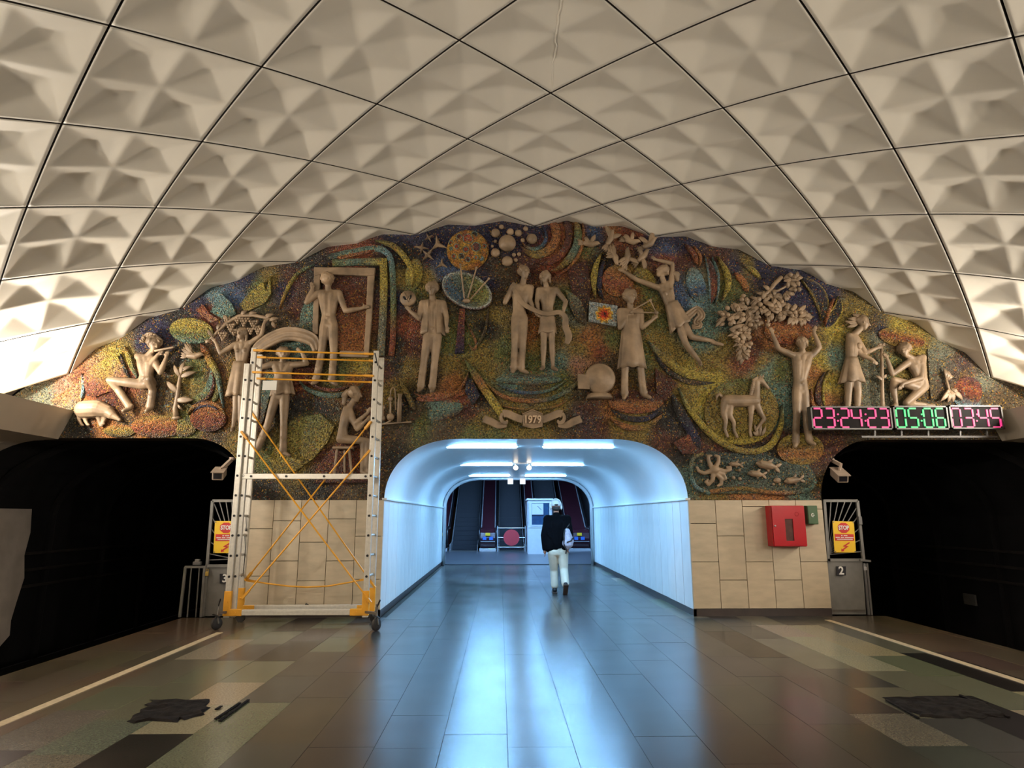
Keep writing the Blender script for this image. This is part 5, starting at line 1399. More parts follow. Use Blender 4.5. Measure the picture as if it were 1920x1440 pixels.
# --- horse
root = thing('relief_horse', 'relief foal with a raised foreleg inside the olive mosaic oval', 'relief animal', W(1390, 820))
mb = MB()
C_((1362, 753), 12, (1388, 753), 11.5); C_((1388, 753), 11.5, (1412, 752), 11.5); C_((1412, 750), 10.5, (1415, 732), 8); C_((1415, 732), 8, (1415, 718), 6.5, 6, 8); C_((1415, 717), 6, (1424, 716), 5.4, 8, 9); C_((1424, 716), 5.2, (1436, 729), 3.2, 9)
leaf_prims(mb, (1424, 712), (1428, 704), 4, 11); leaf_prims(mb, (1420, 712), (1422, 704), 4, 9)
for pts, rs in ((((1358, 760), (1355, 776), (1359, 790), (1357, 806), (1362, 819)), (9, 6, 4, 3, 3)), (((1366, 760), (1366, 780), (1374, 793), (1374, 808), (1380, 820)), (8, 5.5, 3.8, 3, 3)), (((1406, 760), (1406, 778), (1405, 796), (1404, 810), (1406, 818)), (7, 4.6, 3.6, 2.8, 3)), (((1415, 758), (1424, 776), (1431, 786), (1422, 798), (1416, 806)), (7.5, 5, 3.8, 3, 3))):
    for i in range(4): C_(pts[i], rs[i], pts[i + 1], rs[i + 1], 6 if pts[0][0] in (1366, 1415) or True else 3)
fuse(mb, 'body', 'relief', root, 0.010, 2)
mb = MB()
for i in range(8): leaf_prims(mb, (1418 - i * 1.4, 709 + i * 4.0), (1406 - i * 0.9, 716 + i * 4.2), 5.5, 10, 2)
adopt(root, mb.build('mane', 'relief', smooth=True))
mb = MB(); mb.tube([W(1352, 746, 7), W(1346, 740, 7), W(1342, 744, 7), W(1341, 752, 6)], [3 * k, 3.4 * k, 3 * k, 1 * k], 8); adopt(root, mb.build('tail', 'relief', smooth=True))
root = thing('relief_rock_plant', 'small relief tuft under the raised hoof of the foal', 'relief plant', W(1422, 818))
for a, b in (((1420, 818), (1412, 796)), ((1423, 818), (1424, 790)), ((1426, 818), (1434, 800)), ((1418, 818), (1410, 810))):
    mb = MB(); leaf_prims(mb, a, b, 7, 4, 2); adopt(root, mb.build('blade', 'relief', smooth=True))

# --- planting pair
r = figure('relief_planting_woman', 'relief woman in a short dress bending to the sapling above the clocks',
 dict(head=(1613, 609), sl=(1589, 632), sr=(1600, 634), el=(1608, 667), wl=(1626, 679), hl=(1636, 690), er=(1618, 664), wr=(1634, 657), hr=(1644, 654), waist=(1592, 680), pl=(1588, 702), pr=(1600, 702),
      kl=(1586, 738), al=(1586, 778), tl=(1594, 788), kr=(1604, 738), ar=(1604, 778), tr=(1612, 788), dwl=12, dwr=8), 0.98, 68, 16, 27, hair='short', female=False)
mb = MB()
for a, b, w in (((1606, 602), (1586, 600), 9), ((1604, 606), (1582, 608), 9), ((1604, 610), (1584, 616), 8), ((1610, 598), (1594, 592), 8), ((1598, 612), (1580, 604), 7)): leaf_prims(mb, a, b, w, 8, 3)
adopt(r, mb.build('hair_locks', 'relief', smooth=True))
mb = MB(); mb.ellipsoid(W(1604, 652, 12), (6 * k, 5 * k, 7 * k)); adopt(r, mb.build('bosom', 'relief', smooth=True))
drape(r, 'dress', (1583, 672), (1603, 672), (1573, 719), (1616, 718), 9, 13, 6, 7, 0.12)
root = thing('relief_stake', 'slim relief tree trunk held upright between the planting pair', 'relief plant', W(1650, 770))
mb = MB(); mb.tube([W(1647, 650, 10), W(1648, 690, 10), W(1649, 730, 9), W(1650, 755, 8), W(1652, 775, 6)], [2.6 * k, 3 * k, 3.2 * k, 3.6 * k, 5 * k], 10); adopt(root, mb.build('trunk', 'relief', smooth=True))
for a, b in (((1649, 716), (1636, 706)), ((1649, 712), (1656, 704)), ((1647, 652), (1640, 646)), ((1647, 652), (1653, 646))):
    mb = MB(); leaf_prims(mb, a, b, 6, 10, 2); adopt(root, mb.build('leaf', 'relief', smooth=True))
figure('relief_kneeling_man', 'kneeling relief man with bent head at right of the sapling',
 dict(head=(1690, 660), sl=(1698, 682), sr=(1726, 672), el=(1667, 704), wl=(1656, 676), hl=(1649, 664), er=(1718, 712), wr=(1680, 724), hr=(1671, 737), waist=(1722, 710), pl=(1716, 728), pr=(1728, 726),
      kl=(1668, 716), al=(1676, 758), tl=(1668, 768), kr=(1692, 758), ar=(1732, 760), tr=(1744, 762), dkl=8, dwr=14, der=8, dkr=6), 1.0, -50, -14, 26, hair='curly', bare=True)
root = thing('relief_flower', 'drooping relief flower with a tall bud at the right end of the mural', 'relief plant', W(1777, 752))
mb = MB(); mb.tube([W(1769, 712, 7), W(1773, 726, 7), W(1776, 738, 7)], 2.4 * k, 8); adopt(root, mb.build('stem', 'relief', smooth=True))
for nm, a, b, w in (('bud_leaf', (1770, 714), (1764, 692), 9), ('bud_leaf', (1771, 714), (1772, 696), 9), ('bud_leaf', (1772, 714), (1779, 704), 7), ('petal', (1776, 732), (1758, 754), 10), ('petal', (1776, 732), (1772, 756), 10), ('petal', (1777, 732), (1782, 756), 10), ('petal', (1778, 732), (1800, 752), 10), ('petal', (1776, 730), (1766, 742), 8), ('petal', (1778, 730), (1790, 740), 8)):
    mb = MB(); leaf_prims(mb, a, b, w, 7, 4); adopt(root, mb.build(nm, 'relief', smooth=True))

# --- sea creatures
root = thing('relief_octopus', 'relief octopus with curling arms in the mosaic pond', 'relief animal', W(1336, 882))
mb = MB(); mb.ellipsoid(W(1337, 881, 8), (9 * k, 7 * k, 8 * k))
for pts in ([(1332, 876), (1327, 866), (1325, 856), (1331, 855)], [(1340, 875), (1345, 866), (1345, 857), (1339, 855)], [(1344, 881), (1356, 884), (1367, 881), (1367, 876), (1360, 876)], [(1343, 886), (1354, 890), (1358, 898), (1352, 900)], [(1340, 889), (1350, 898), (1350, 908), (1344, 911)], [(1335, 889), (1334, 900), (1326, 909), (1321, 904), (1325, 899)], [(1330, 884), (1318, 888), (1308, 884), (1305, 877)]):
    for i in range(len(pts) - 1): mb.capsule(W(*pts[i], 7), (4.6 - i * 0.7) * k, W(*pts[i + 1], 7), (3.9 - i * 0.7) * k, 8)
fuse(mb, 'body', 'relief', root, 0.010, 2)
def fish(x, y, L, ang, label):
    root = thing('relief_fish', label, 'relief fish', W(x, y), 'relief fish in the pond')
    d = np.array([math.cos(math.radians(ang)), math.sin(math.radians(ang))]); n = np.array([-d[1], d[0]]); c = V2((x, y))
    mb = MB(); s = L / 36
    for a, ra, b, rb in ((15, 2.2, 8, 6.2), (8, 6.2, -4, 6.4), (-4, 6.4, -14, 2.4)): mb.capsule(W(*(c + d * a * s), 6), ra * s * k, W(*(c + d * b * s), 6), rb * s * k, 10)
    fuse(mb, 'body', 'relief', root, 0.009, 1)
    for nm, a, b, w in (('tail_fin', -12, (-22, 7), 6), ('tail_fin', -12, (-22, -7), 6), ('dorsal_fin', 2, (-8, -11), 6), ('belly_fin', 0, (-6, 10), 5)):
        mb = MB(); leaf_prims(mb, c + d * a * s, c + d * b[0] * s + n * b[1] * s * (1 if d[0] > 0 else -1), w * s, 6, 1); adopt(root, mb.build(nm, 'relief', smooth=True))
    mb = MB(); p = c + d * 11 * s - n * 1.5 * s * (1 if d[0] > 0 else -1); mb.ellipsoid(W(*p, 6 + 5.2 * s), (1.4 * s * k,) * 3, None, 8, 6); adopt(root, mb.build('eye', 'relief', smooth=True))
fish(1376, 871, 26, 185, 'smallest relief fish at the top left of the pond'); fish(1435, 873, 44, 192, 'largest relief fish at the top of the pond'); fish(1415, 889, 34, 188, 'middle relief fish under the largest one'); fish(1484, 901, 36, 172, 'relief fish at the right end of the pond')
root = thing('relief_snail', 'relief shell lying at the bottom right of the pond', 'relief animal', W(1455, 905))
mb = MB(); mb.ellipsoid(W(1455, 901, 5), (7 * k, 4 * k, 5 * k)); mb.tube([W(1455 + (5 - i * 0.35) * math.cos(i * 0.7), 900 + (4 - i * 0.28) * math.sin(i * 0.7), 8) for i in range(12)], 1 * k, 6); adopt(root, mb.build('shell', 'relief', smooth=True))
for x, y, r_, lab in ((1313, 865, 3.2, 'relief pearl at the upper left corner of the pond'), (1374, 896, 3.6, 'left relief pearl below the smallest fish'), (1386, 898, 3.4, 'right relief pearl below the smallest fish'), (1385, 882, 3.0, 'relief pearl between the two left fish'), (1449, 908, 2.6, 'relief pearl under the pond shell at left'), (1460, 908, 2.6, 'relief pearl under the pond shell at right')):
    mb = MB(); ball(mb, x, y, r_, 3); o = mb.build('relief_pearl', 'relief', smooth=True); tag(o, lab, 'relief pearl', 'relief pearls in the pond')

# every applied piece is cast with a flat back that sits on the wall
LIM = YW + 0.012
for o in [x for x in bpy.data.objects if x.type == 'MESH' and (x.name.startswith('relief_') or (x.parent and x.parent.name.startswith('relief_')))]:
    mw = o.matrix_world if o.parent is None else Matrix.Translation(o.location)
    oy = o.location.y; me = o.data
    if o.name.startswith('year'): continue
    co = np.zeros(len(me.vertices) * 3); me.vertices.foreach_get('co', co); co = co.reshape(-1, 3)
    co[:, 1] = np.minimum(co[:, 1] + oy, LIM) - oy
    me.vertices.foreach_set('co', co.ravel()); me.update()
# ================================================================== SCAFFOLD
YF, YB = 9.45, 9.85
root = thing('scaffold_tower', 'aluminium ladder scaffold tower with yellow braces before the left pier', 'scaffold', (onY(447, 1150, YF).x, YF, 0))
def A_(o): return adopt(root, o)
zb = 0.13
levels = [onY(450, y, YF).z for y in (1081, 1042, 1004, 967, 929, 892, 855, 819, 784, 749, 713, 679)]
xB, xA, xC = onY(446, 900, YF).x, onY(458, 891, YF + 0.05).x, onY(470, 891, YB).x
xR, xR2 = onY(696, 891, YF).x, onY(707, 891, YB).x
ups = [('upright', xB, YF, onY(461, 682, YF).z), ('upright', xA, YF + 0.05, onY(472, 651, YF).z), ('upright', xC, YB, onY(484, 665, YB).z), ('upright', xR, YF, onY(702, 658, YF).z), ('upright', xR2, YB, onY(713, 671, YB).z)]
holes = MB()
for nm, x, y, zt in ups:
    mb = MB(); mb.bevbox((x, y, (zb + zt) / 2), (0.078, 0.05, zt - zb), 0.006)
    for gx in (-0.018, 0.018): mb.box((x + gx, y - 0.026, (zb + zt) / 2), (0.006, 0.004, zt - zb - 0.02))
    up = A_(mb.build(nm, 'aluminium'))
    for z in levels:
        if z > zt - 0.05: continue
        h = MB(); h.lathe([(0.017, 0), (0.017, 0.012), (0.011, 0.012), (0.011, 0.004)], (x, y - 0.022, z), 12, Matrix.Rotation(math.radians(90), 3, 'X'))
        o = h.build('rung_hole', 'black_plastic'); o.parent = up; o.matrix_parent_inverse = Matrix.Identity(4)
for z in levels:
    for xa, ya, xb, yb in ((xA, YF + 0.05, xC, YB), (xR, YF, xR2, YB)):
        mb = MB(); mb.tube([(xa, ya, z), (xb, yb, z)], 0.017, 10); A_(mb.build('rung', 'aluminium', smooth=True))
z = onY(578, 893, YF).z
mb = MB(); mb.bevbox(((xC + xR) / 2 - 0.02, YF + 0.04, z), (xR - xC + 0.10, 0.045, 0.078), 0.006); bm_ = A_(mb.build('cross_beam', 'aluminium'))
for px in (470, 536, 607, 685):
    h = MB(); h.lathe([(0.017, 0), (0.017, 0.012), (0.011, 0.012)], (onY(px, 893, YF).x, YF + 0.02, z), 12, Matrix.Rotation(math.radians(90), 3, 'X')); o = h.build('rung_hole', 'black_plastic'); o.parent = bm_
for y, x0, x1, zz in ((YF, xB, xR, onY(560, 1148, YF).z), (YB, xC, xR2, onY(560, 1139, YB).z)):
    mb = MB(); mb.bevbox(((x0 + x1) / 2, y, zz), (x1 - x0, 0.05, 0.075), 0.006); mb.box(((x0 + x1) / 2, y - 0.026, zz + 0.012), (x1 - x0 - 0.1, 0.004, 0.006)); A_(mb.build('base_beam', 'aluminium'))
for x, y, sg in ((xB, YF, 1), (xR, YF, -1), (xC, YB, 1), (xR2, YB, -1)):
    zz = onY(560, 1148, YF).z
    mb = MB(); mb.bevbox((x, y, zz + 0.12), (0.095, 0.065, 0.33), 0.008); mb.bevbox((x + sg * 0.10, y, zz), (0.22, 0.062, 0.09), 0.008)
    mb.lathe([(0.012, 0), (0.012, 0.008)], (x, y - 0.034, zz + 0.14), 10, Matrix.Rotation(math.radians(90), 3, 'X')); mb.lathe([(0.012, 0), (0.012, 0.008)], (x + sg * 0.12, y - 0.033, zz), 10, Matrix.Rotation(math.radians(90), 3, 'X'))
    A_(mb.build('corner_bracket', 'yellow_paint'))
def brace(a, b, ya, yb, r=0.0115, nm='brace', sag=None):
    p, q = onY(a[0], a[1], ya), onY(b[0], b[1], yb); mb = MB()
    pts = [p, q] if sag is None else [p] + [onY(*s_, ya + (yb - ya) * (i + 1) / (len(sag) + 1)) for i, s_ in enumerate(sag)] + [q]
    mb.tube(pts, r, 8); d = (pts[1] - pts[0]).normalized()
    mb.bar(p - d * 0.02, p + d * 0.12, 0.045, 0.03); d2 = (pts[-1] - pts[-2]).normalized(); mb.bar(q - d2 * 0.12, q + d2 * 0.02, 0.045, 0.03)
    return A_(mb.build(nm, 'yellow_paint'))
for a, b, y in (((478, 657), (698, 664), YF), ((485, 670), (706, 677), YB), ((476, 698), (698, 705), YF), ((484, 710), (706, 717), YB)): brace(a, b, y - 0.03, y - 0.03, 0.013, 'guard_rail')
brace((454, 811), (694, 1128), YF - 0.03, YF - 0.03); brace((471, 772), (702, 1100), YB - 0.03, YB - 0.03)
brace((462, 1086), (694, 792), YB - 0.03, YF - 0.05); brace((456, 1120), (692, 846), YF - 0.02, YF - 0.02)
brace((464, 1088), (690, 1085), YB - 0.02, YB - 0.02, 0.011, 'loose_brace', [(500, 1094), (540, 1099), (575, 1101), (615, 1099), (655, 1092)])
# platform deck edge board between the rails, notice plate, cables
mb = MB(); c = onY(505.5, 722.5, YF - 0.05); mb.bevbox(c, (0.205, 0.006, 0.14), 0.002); A_(mb.build('notice_plate', 'paper_white'))
mb = MB(); mb.tube([onY(461, 967, YB - 0.05), onY(462, 985, YB - 0.06), onY(461, 996, YB - 0.05)], 0.006, 6); mb.lathe([(0.015, 0), (0.006, 0.05)], onY(461, 996, YB - 0.05), 8); A_(mb.build('hook_cord', 'black_plastic'))
mb = MB(); mb.tube([onY(459, 1004, YB - 0.05), onY(460, 1030, YB - 0.06), onY(458, 1055, YB - 0.06), onY(456, 1075, YB - 0.05), onY(452, 1081, YB - 0.05)], 0.006, 6); A_(mb.build('strap', 'black_plastic'))
mb = MB(); mb.tube([onY(703, 662, YF - 0.03), onY(708, 685, YF - 0.03), onY(716, 692, YB), onY(717, 720, YB), onY(714, 745, YB)], 0.007, 6); A_(mb.build('strap', 'black_plastic'))
mb = MB(); mb.tube([onY(570, 1140, YB), onY(574, 1132, YB), onY(580, 1136, YB)], 0.012, 6); mb.box(onY(571, 1140, YB), (0.02, 0.03, 0.06)); A_(mb.build('beam_hook', 'black_plastic'))
def caster(px, py, xu, lab):
    g = onZ(px, py, 0); cx_, cy_ = g.x, g.y
    mb = MB(); mb.lathe([(0.02, -0.022), (0.075, -0.022), (0.08, -0.012), (0.08, 0.012), (0.075, 0.022), (0.02, 0.022)], (cx_, cy_, 0.08), 20, Matrix.Rotation(math.radians(90), 3, 'X') @ Matrix.Rotation(math.radians(60), 3, 'Y')); w = A_(mb.build('caster_wheel', 'rubber', smooth=True))
    mb = MB(); mb.bar((cx_ + 0.03, cy_, 0.08), (cx_ + 0.01, cy_, 0.20), 0.012, 0.04, (0, 1, 0)); mb.bar((cx_ - 0.03, cy_, 0.08), (cx_ - 0.01, cy_, 0.20), 0.012, 0.04, (0, 1, 0)); mb.tube([(cx_, cy_, 0.18), (cx_, cy_, 0.34)], 0.016, 10); mb.bar((cx_, cy_, 0.22), (xu, YF, 0.20), 0.04, 0.03); A_(mb.build('caster_fork', 'steel'))
    mb = MB(); mb.bar((cx_, cy_, 0.30), (cx_ + 0.05, cy_ - 0.06, 0.40), 0.012, 0.02); A_(mb.build('height_lever', 'black_plastic')); mb = MB(); mb.bar((cx_ - 0.05, cy_ - 0.02, 0.2), (cx_ + 0.05, cy_ - 0.05, 0.17), 0.03, 0.015); A_(mb.build('brake_lever', 'black_plastic'))
caster(405, 1181, xB, ''); caster(705, 1183, xR, '')
for x, y in ((xC, YB + 0.05), (xR2 + 0.03, YB + 0.05)):
    mb = MB(); mb.lathe([(0.02, -0.02), (0.06, -0.02), (0.06, 0.02), (0.02, 0.02)], (x, y, 0.06), 16, Matrix.Rotation(math.radians(90), 3, 'X')); mb.tube([(x, y, 0.06), (x, y, 0.2)], 0.02, 8); A_(mb.build('rear_caster', 'rubber'))

# ================================================================== GATES, SIGNS, FENCE
YG = YW + 0.10
def quad_plate(name, pts, Y, th, m, b=0.0):
    mb = MB(); P = [onY(x, y, Y) for x, y in pts]; mb.prism(P, (0, th, 0)); return mb.build(name, m)
def pbar(name, a, b, Y, w, m): 
    mb = MB(); mb.bar(onY(*a, Y), onY(*b, Y), w, w); return mb.build(name, m)
# right gate
g = thing('tunnel_gate', 'grey metal gate with fan shaped bars and plate 2 beside the right pier', 'gate', onY(1588, 1152, YG))
for a, b in (((1543, 939), (1607, 939)), ((1607, 939), (1619, 1052)), ((1545, 939), (1553, 1052)), ((1551, 1050), (1621, 1050))): adopt(g, pbar('frame_bar', a, b, YG, 0.042, 'gate_grey'))
o = quad_plate('lower_panel', [(1552, 1053), (1617, 1053), (1624, 1152), (1558, 1152)], YG, 0.03, 'gate_grey'); adopt(g, o)
adopt(g, quad_plate('kick_strip', [(1560, 1143), (1622, 1143), (1623, 1147), (1560, 1147)], YG - 0.01, 0.02, 'steel'))
for e in ((1558, 940), (1571, 940), (1584, 940), (1597, 940), (1607, 950), (1609, 968), (1612, 990), (1614, 1012), (1617, 1034)):
    adopt(g, pbar('fan_bar', (1551, 1040), e, YG + 0.005, 0.014, 'gate_bar'))
mb = MB(); p = onY(1612, 976, YG - 0.03); mb.bevbox(p, (0.055, 0.05, 0.13), 0.006); adopt(g, mb.build('lock_box', 'gate_bar'))
post = thing('gate_post', 'narrow leaning steel post right of the gate with plate 2', 'post', onY(1630, 1154, YG))
for a, b in (((1620, 1056), (1629, 1153)), ((1625, 1056), (1634, 1153))): adopt(post, pbar('post_bar', a, b, YG, 0.03, 'gate_bar'))
adopt(post, pbar('post_cap', (1612, 1050), (1632, 1052), YG - 0.03, 0.03, 'gate_bar'))
mb = MB(); p = onY(1622, 1066, YG - 0.06); mb.bevbox(p, (0.045, 0.02, 0.055), 0.006); mb.tube([p + Vector((-0.014, 0, 0.025)), p + Vector((-0.012, 0, 0.06)), p + Vector((0.012, 0, 0.06)), p + Vector((0.014, 0, 0.025))], 0.005, 6)
o = mb.build('padlock', 'chrome'); tag(o, 'silver padlock on the post beside the gate with plate 2', 'padlock')
# left gate
g = thing('tunnel_gate', 'grey metal gate with fan shaped bars and plate 3 behind the scaffold', 'gate', onY(412, 1152, YG))
for a, b in (((399, 939), (444, 939)), ((399, 939), (389, 1060)), ((444, 939), (440, 1060)), ((386, 1061), (442, 1061))): adopt(g, pbar('frame_bar', a, b, YG, 0.042, 'gate_grey'))
adopt(g, quad_plate('lower_panel', [(388, 1063), (441, 1063), (437, 1155), (382, 1155)], YG, 0.03, 'gate_grey'))
for e in ((435, 941), (424, 941), (412, 941), (402, 945), (397, 968), (395, 990), (393, 1015), (391, 1038), (390, 1050)): adopt(g, pbar('fan_bar', (441, 1048), e, YG + 0.005, 0.014, 'gate_bar'))
adopt(g, pbar('hinge_stile', (388, 1064), (381, 1156), YG - 0.02, 0.04, 'gate_grey'))
fence = thing('low_fence', 'low barred steel fence panel at the platform edge left of gate 3', 'fence', onY(362, 1157, YG))
for a, b in (((347, 1063), (386, 1063)), ((348, 1063), (337, 1157)), ((384, 1063), (377, 1157))): adopt(fence, pbar('frame_bar', a, b, YG - 0.05, 0.034, 'gate_grey'))
for a, b in (((359, 1065), (351, 1157)), ((374, 1065), (367, 1157))): adopt(fence, pbar('bar', a, b, YG - 0.05, 0.016, 'gate_bar'))
mb = MB(); p = onY(370, 1056, YG - 0.05); mb.bevbox(p, (0.12, 0.06, 0.05), 0.008); mb.bevbox(p + Vector((0, 0, 0.04)), (0.07, 0.05, 0.04), 0.008); adopt(fence, mb.build('box_lamp', 'gate_bar'))  # box lamp on top of the fence, built without light
mb = MB(); p = onY(388, 1076, YG - 0.08); mb.bevbox(p, (0.05, 0.022, 0.07), 0.008); mb.tube([p + Vector((-0.016, 0, 0.03)), p + Vector((-0.014, 0, 0.07)), p + Vector((0.014, 0, 0.07)), p + Vector((0.016, 0, 0.03))], 0.006, 6)
o = mb.build('padlock', 'brass'); tag(o, 'brass padlock between the low fence and gate 3', 'padlock')
def warn_sign(tl, tr, br, bl, label):
    root = thing('warning_sign', label, 'sign', onY((bl[0] + br[0]) / 2, bl[1], YG - 0.05))
    Y = YG - 0.06
    def U(u, v): 
        t = V2(tl) * (1 - u) + V2(tr) * u; b = V2(bl) * (1 - u) + V2(br) * u; p = t * (1 - v) + b * v; return (p[0], p[1])
    adopt(root, quad_plate('board', [tl, tr, br, bl], Y, 0.008, 'sign_yellow'))
    oc = [(0.5 + 0.29 * math.cos(math.pi * (i + 0.5) / 4), 0.21 + 0.175 * math.sin(math.pi * (i + 0.5) / 4)) for i in range(8)]
    adopt(root, quad_plate('stop_octagon', [U(*p) for p in oc], Y - 0.003, 0.004, 'sign_red'))
    adopt(root, quad_plate('text_band', [U(0.06, 0.41), U(0.95, 0.41), U(0.95, 0.62), U(0.06, 0.62)], Y - 0.003, 0.004, 'sign_red'))
    bolt = [(0.72, 0.66), (0.40, 0.80), (0.54, 0.82), (0.36, 0.90), (0.33, 0.87), (0.32, 0.97), (0.47, 0.95), (0.43, 0.92), (0.68, 0.80), (0.55, 0.78), (0.74, 0.70)]
    adopt(root, quad_plate('lightning_bolt', [U(*p) for p in bolt], Y - 0.003, 0.004, 'sign_red'))
    # blurred white lettering on the red band: rows of small strokes
    rr = random.Random(2); mb = MB()
    for v, (u0, u1) in ((0.455, (0.36, 0.64)), (0.52, (0.10, 0.92)), (0.575, (0.16, 0.88))):
        u = u0
        while u < u1:
            w = rr.uniform(0.018, 0.04); P = [onY(*U(u, v - 0.017), Y - 0.006), onY(*U(u + w, v - 0.017), Y - 0.006), onY(*U(u + w, v + 0.017), Y - 0.006), onY(*U(u, v + 0.017), Y - 0.006)]
            mb.prism(P, (0, 0.003, 0)); u += w + (0.05 if rr.random() < 0.12 else 0.012)
    adopt(root, mb.build('small_lettering', 'sign_white'))
    t = text_obj('STOP', 0.088, 'stop_lettering', 'sign_white', 0.002, bold=0.003, sx=0.78); t.location = onY(*U(0.5, 0.21), Y - 0.006); adopt(root, t)
    for u, v in ((0.04, 0.03), (0.96, 0.03), (0.04, 0.97), (0.96, 0.97)):
        mb = MB(); mb.lathe([(0.009, 0), (0.009, 0.008)], onY(*U(u, v), Y - 0.002), 8, Matrix.Rotation(math.radians(90), 3, 'X')); adopt(root, mb.build('bolt_head', 'steel'))
warn_sign((1561, 977), (1601, 978), (1605, 1036), (1565, 1036), 'yellow stop warning sign with red bolt on gate 2')
warn_sign((403, 977), (446, 977), (443, 1037), (400, 1037), 'yellow stop warning sign with red bolt on gate 3, partly behind the scaffold')
for ch, (x0, y0, x1, y1), lab in (('2', (1569, 1062, 1586, 1079), 'small black number plate reading 2 on the right gate'), ('3', (412, 1076, 431, 1094), 'small black number plate reading 3 on the left gate')):
    root = thing('number_plate', lab, 'plate', onY((x0 + x1) / 2, y1, YG - 0.02))
    adopt(root, quad_plate('plate', [(x0, y0), (x1, y0), (x1, y1), (x0, y1)], YG - 0.03, 0.01, 'plate_black'))
    t = text_obj(ch, 0.165, 'numeral', 'sign_white', 0.002, bold=0.004); t.location = onY((x0 + x1) / 2, (y0 + y1) / 2, YG - 0.033); adopt(root, t)

# ================================================================== CABINETS ON THE RIGHT PIER
yf = 10.10
x0, x1, zt_, zb_ = onY(1448, 985, yf).x, onY(1511, 985, yf).x, onY(1480, 948, yf).z, onY(1480, 1025, yf).z
root = thing('fire_cabinet', 'glossy red fire hose cabinet with a small window on the right pier', 'cabinet', ((x0 + x1) / 2, YW - 0.01, zb_))
cy = (yf + YW - 0.012) / 2 + 0.01
mb = MB(); mb.bevbox(((x0 + x1) / 2, cy, (zt_ + zb_) / 2), (x1 - x0, YW - 0.012 - yf - 0.02, zt_ - zb_), 0.008); adopt(root, mb.build('body', 'cabinet_red'))
# door frame round the window
wx0, wx1, wz0, wz1 = onY(1472, 985, yf).x, onY(1487, 985, yf).x, onY(1480, 1014, yf).z, onY(1480, 973, yf).z
mb = MB()
for (a, b, c, d) in ((x0 + 0.01, wx0, zb_ + 0.012, zt_ - 0.012), (wx1, x1 - 0.008, zb_ + 0.012, zt_ - 0.012), (wx0, wx1, wz1, zt_ - 0.012), (wx0, wx1, zb_ + 0.012, wz0)):
    mb.box(((a + b) / 2, yf + 0.004, (c + d) / 2), (b - a, 0.022, d - c))
dr = adopt(root, mb.build('door', 'cabinet_red'))
mb = MB(); mb.box(((wx0 + wx1) / 2, yf + 0.012, (wz0 + wz1) / 2), (wx1 - wx0, 0.006, wz1 - wz0)); o = mb.build('window_pane', 'cabinet_glass'); o.parent = dr
mb = MB(); mb.lathe([(0.014, 0), (0.014, 0.012), (0.008, 0.018)], (onY(1453, 986, yf).x, yf - 0.005, onY(1453, 986, yf).z), 12, Matrix.Rotation(math.radians(90), 3, 'X')); o = mb.build('knob', 'chrome'); adopt(root, o)
mb = MB(); c = onY(1494, 964, yf - 0.008); mb.tube([c + Vector((0.03 * math.cos(a * math.pi / 9), 0, 0.03 * math.sin(a * math.pi / 9))) for a in range(18)], 0.004, 6, closed=True); o = mb.build('ring_emblem', 'cabinet_red'); adopt(root, o)
mb = MB(); c0, c1 = onY(1512, 948, YW - 0.12), onY(1535, 983, YW - 0.12)
root = thing('green_box', 'small dark green metal box right of the red cabinet', 'box', ((c0.x + c1.x) / 2, YW - 0.01, c1.z))
mb.bevbox(((c0.x + c1.x) / 2, YW - 0.07, (c0.z + c1.z) / 2), (c1.x - c0.x, 0.11, c0.z - c1.z), 0.008); adopt(root, mb.build('body', 'box_green'))
mb = MB(); mb.bevbox(((c0.x + c1.x) / 2, YW - 0.128, (c0.z + c1.z) / 2), (c1.x - c0.x - 0.02, 0.01, c0.z - c1.z - 0.02), 0.003); adopt(root, mb.build('lid', 'box_green'))
mb = MB(); c = onY(1524, 966, YW - 0.137); mb.tube([c + Vector((0.022 * math.cos(a), 0, 0.026 * math.sin(a))) for a in [math.radians(t) for t in range(60, 301, 30)]], 0.006, 6); mb.box(c + Vector((0.012, 0, 0)), (0.03, 0.006, 0.01)); adopt(root, mb.build('white_mark', 'sign_white'))

# ================================================================== CCTV CAMERAS
def cctv(mount, elbow, tail, nose, Y, label, cw=0.15):
    root = thing('security_camera', label, 'camera', onY(*mount, YW))
    a, b = onY(*mount, YW + 0.1), onY(*elbow, Y + 0.05); mb = MB(); mb.bar(a, b, 0.05, 0.05); mb.lathe([(0.05, -0.02), (0.05, 0.02)], a, 12); adopt(root, mb.build('arm', 'camera_body'))
    t, n = onY(*tail, Y + 0.16), onY(*nose, Y - 0.18); d = (n - t).normalized(); L = (n - t).length
    x = d.cross(Vector((0, 0, 1))).normalized(); u = x.cross(d); R = Matrix((x, d, u)).transposed()
    c = (t + n) / 2; mb = MB(); mb.bevbox(c, (cw, L, cw * 0.8), 0.015, R); adopt(root, mb.build('housing', 'camera_body'))
    mb = MB(); mb.box(c + u * cw * 0.43 + d * 0.03, (cw * 1.14, L + 0.06, 0.012), R); adopt(root, mb.build('sun_shield', 'camera_body'))
    mb = MB(); mb.box(n + d * 0.004, (cw * 0.72, 0.008, cw * 0.5), R); f = adopt(root, mb.build('front_glass', 'plate_black'))
    mb = MB(); mb.bar(b, c + u * cw * 0.45, 0.03, 0.03); adopt(root, mb.build('swivel', 'camera_body'))
cctv((436, 860), (417, 878), (415, 884), (408, 893), 10.2, 'boxy security camera hanging at the left tunnel mouth', 0.16)
cctv((1558, 862), (1577, 872), (1566, 884), (1581, 898), 10.2, 'boxy security camera hanging at the right tunnel mouth', 0.16)

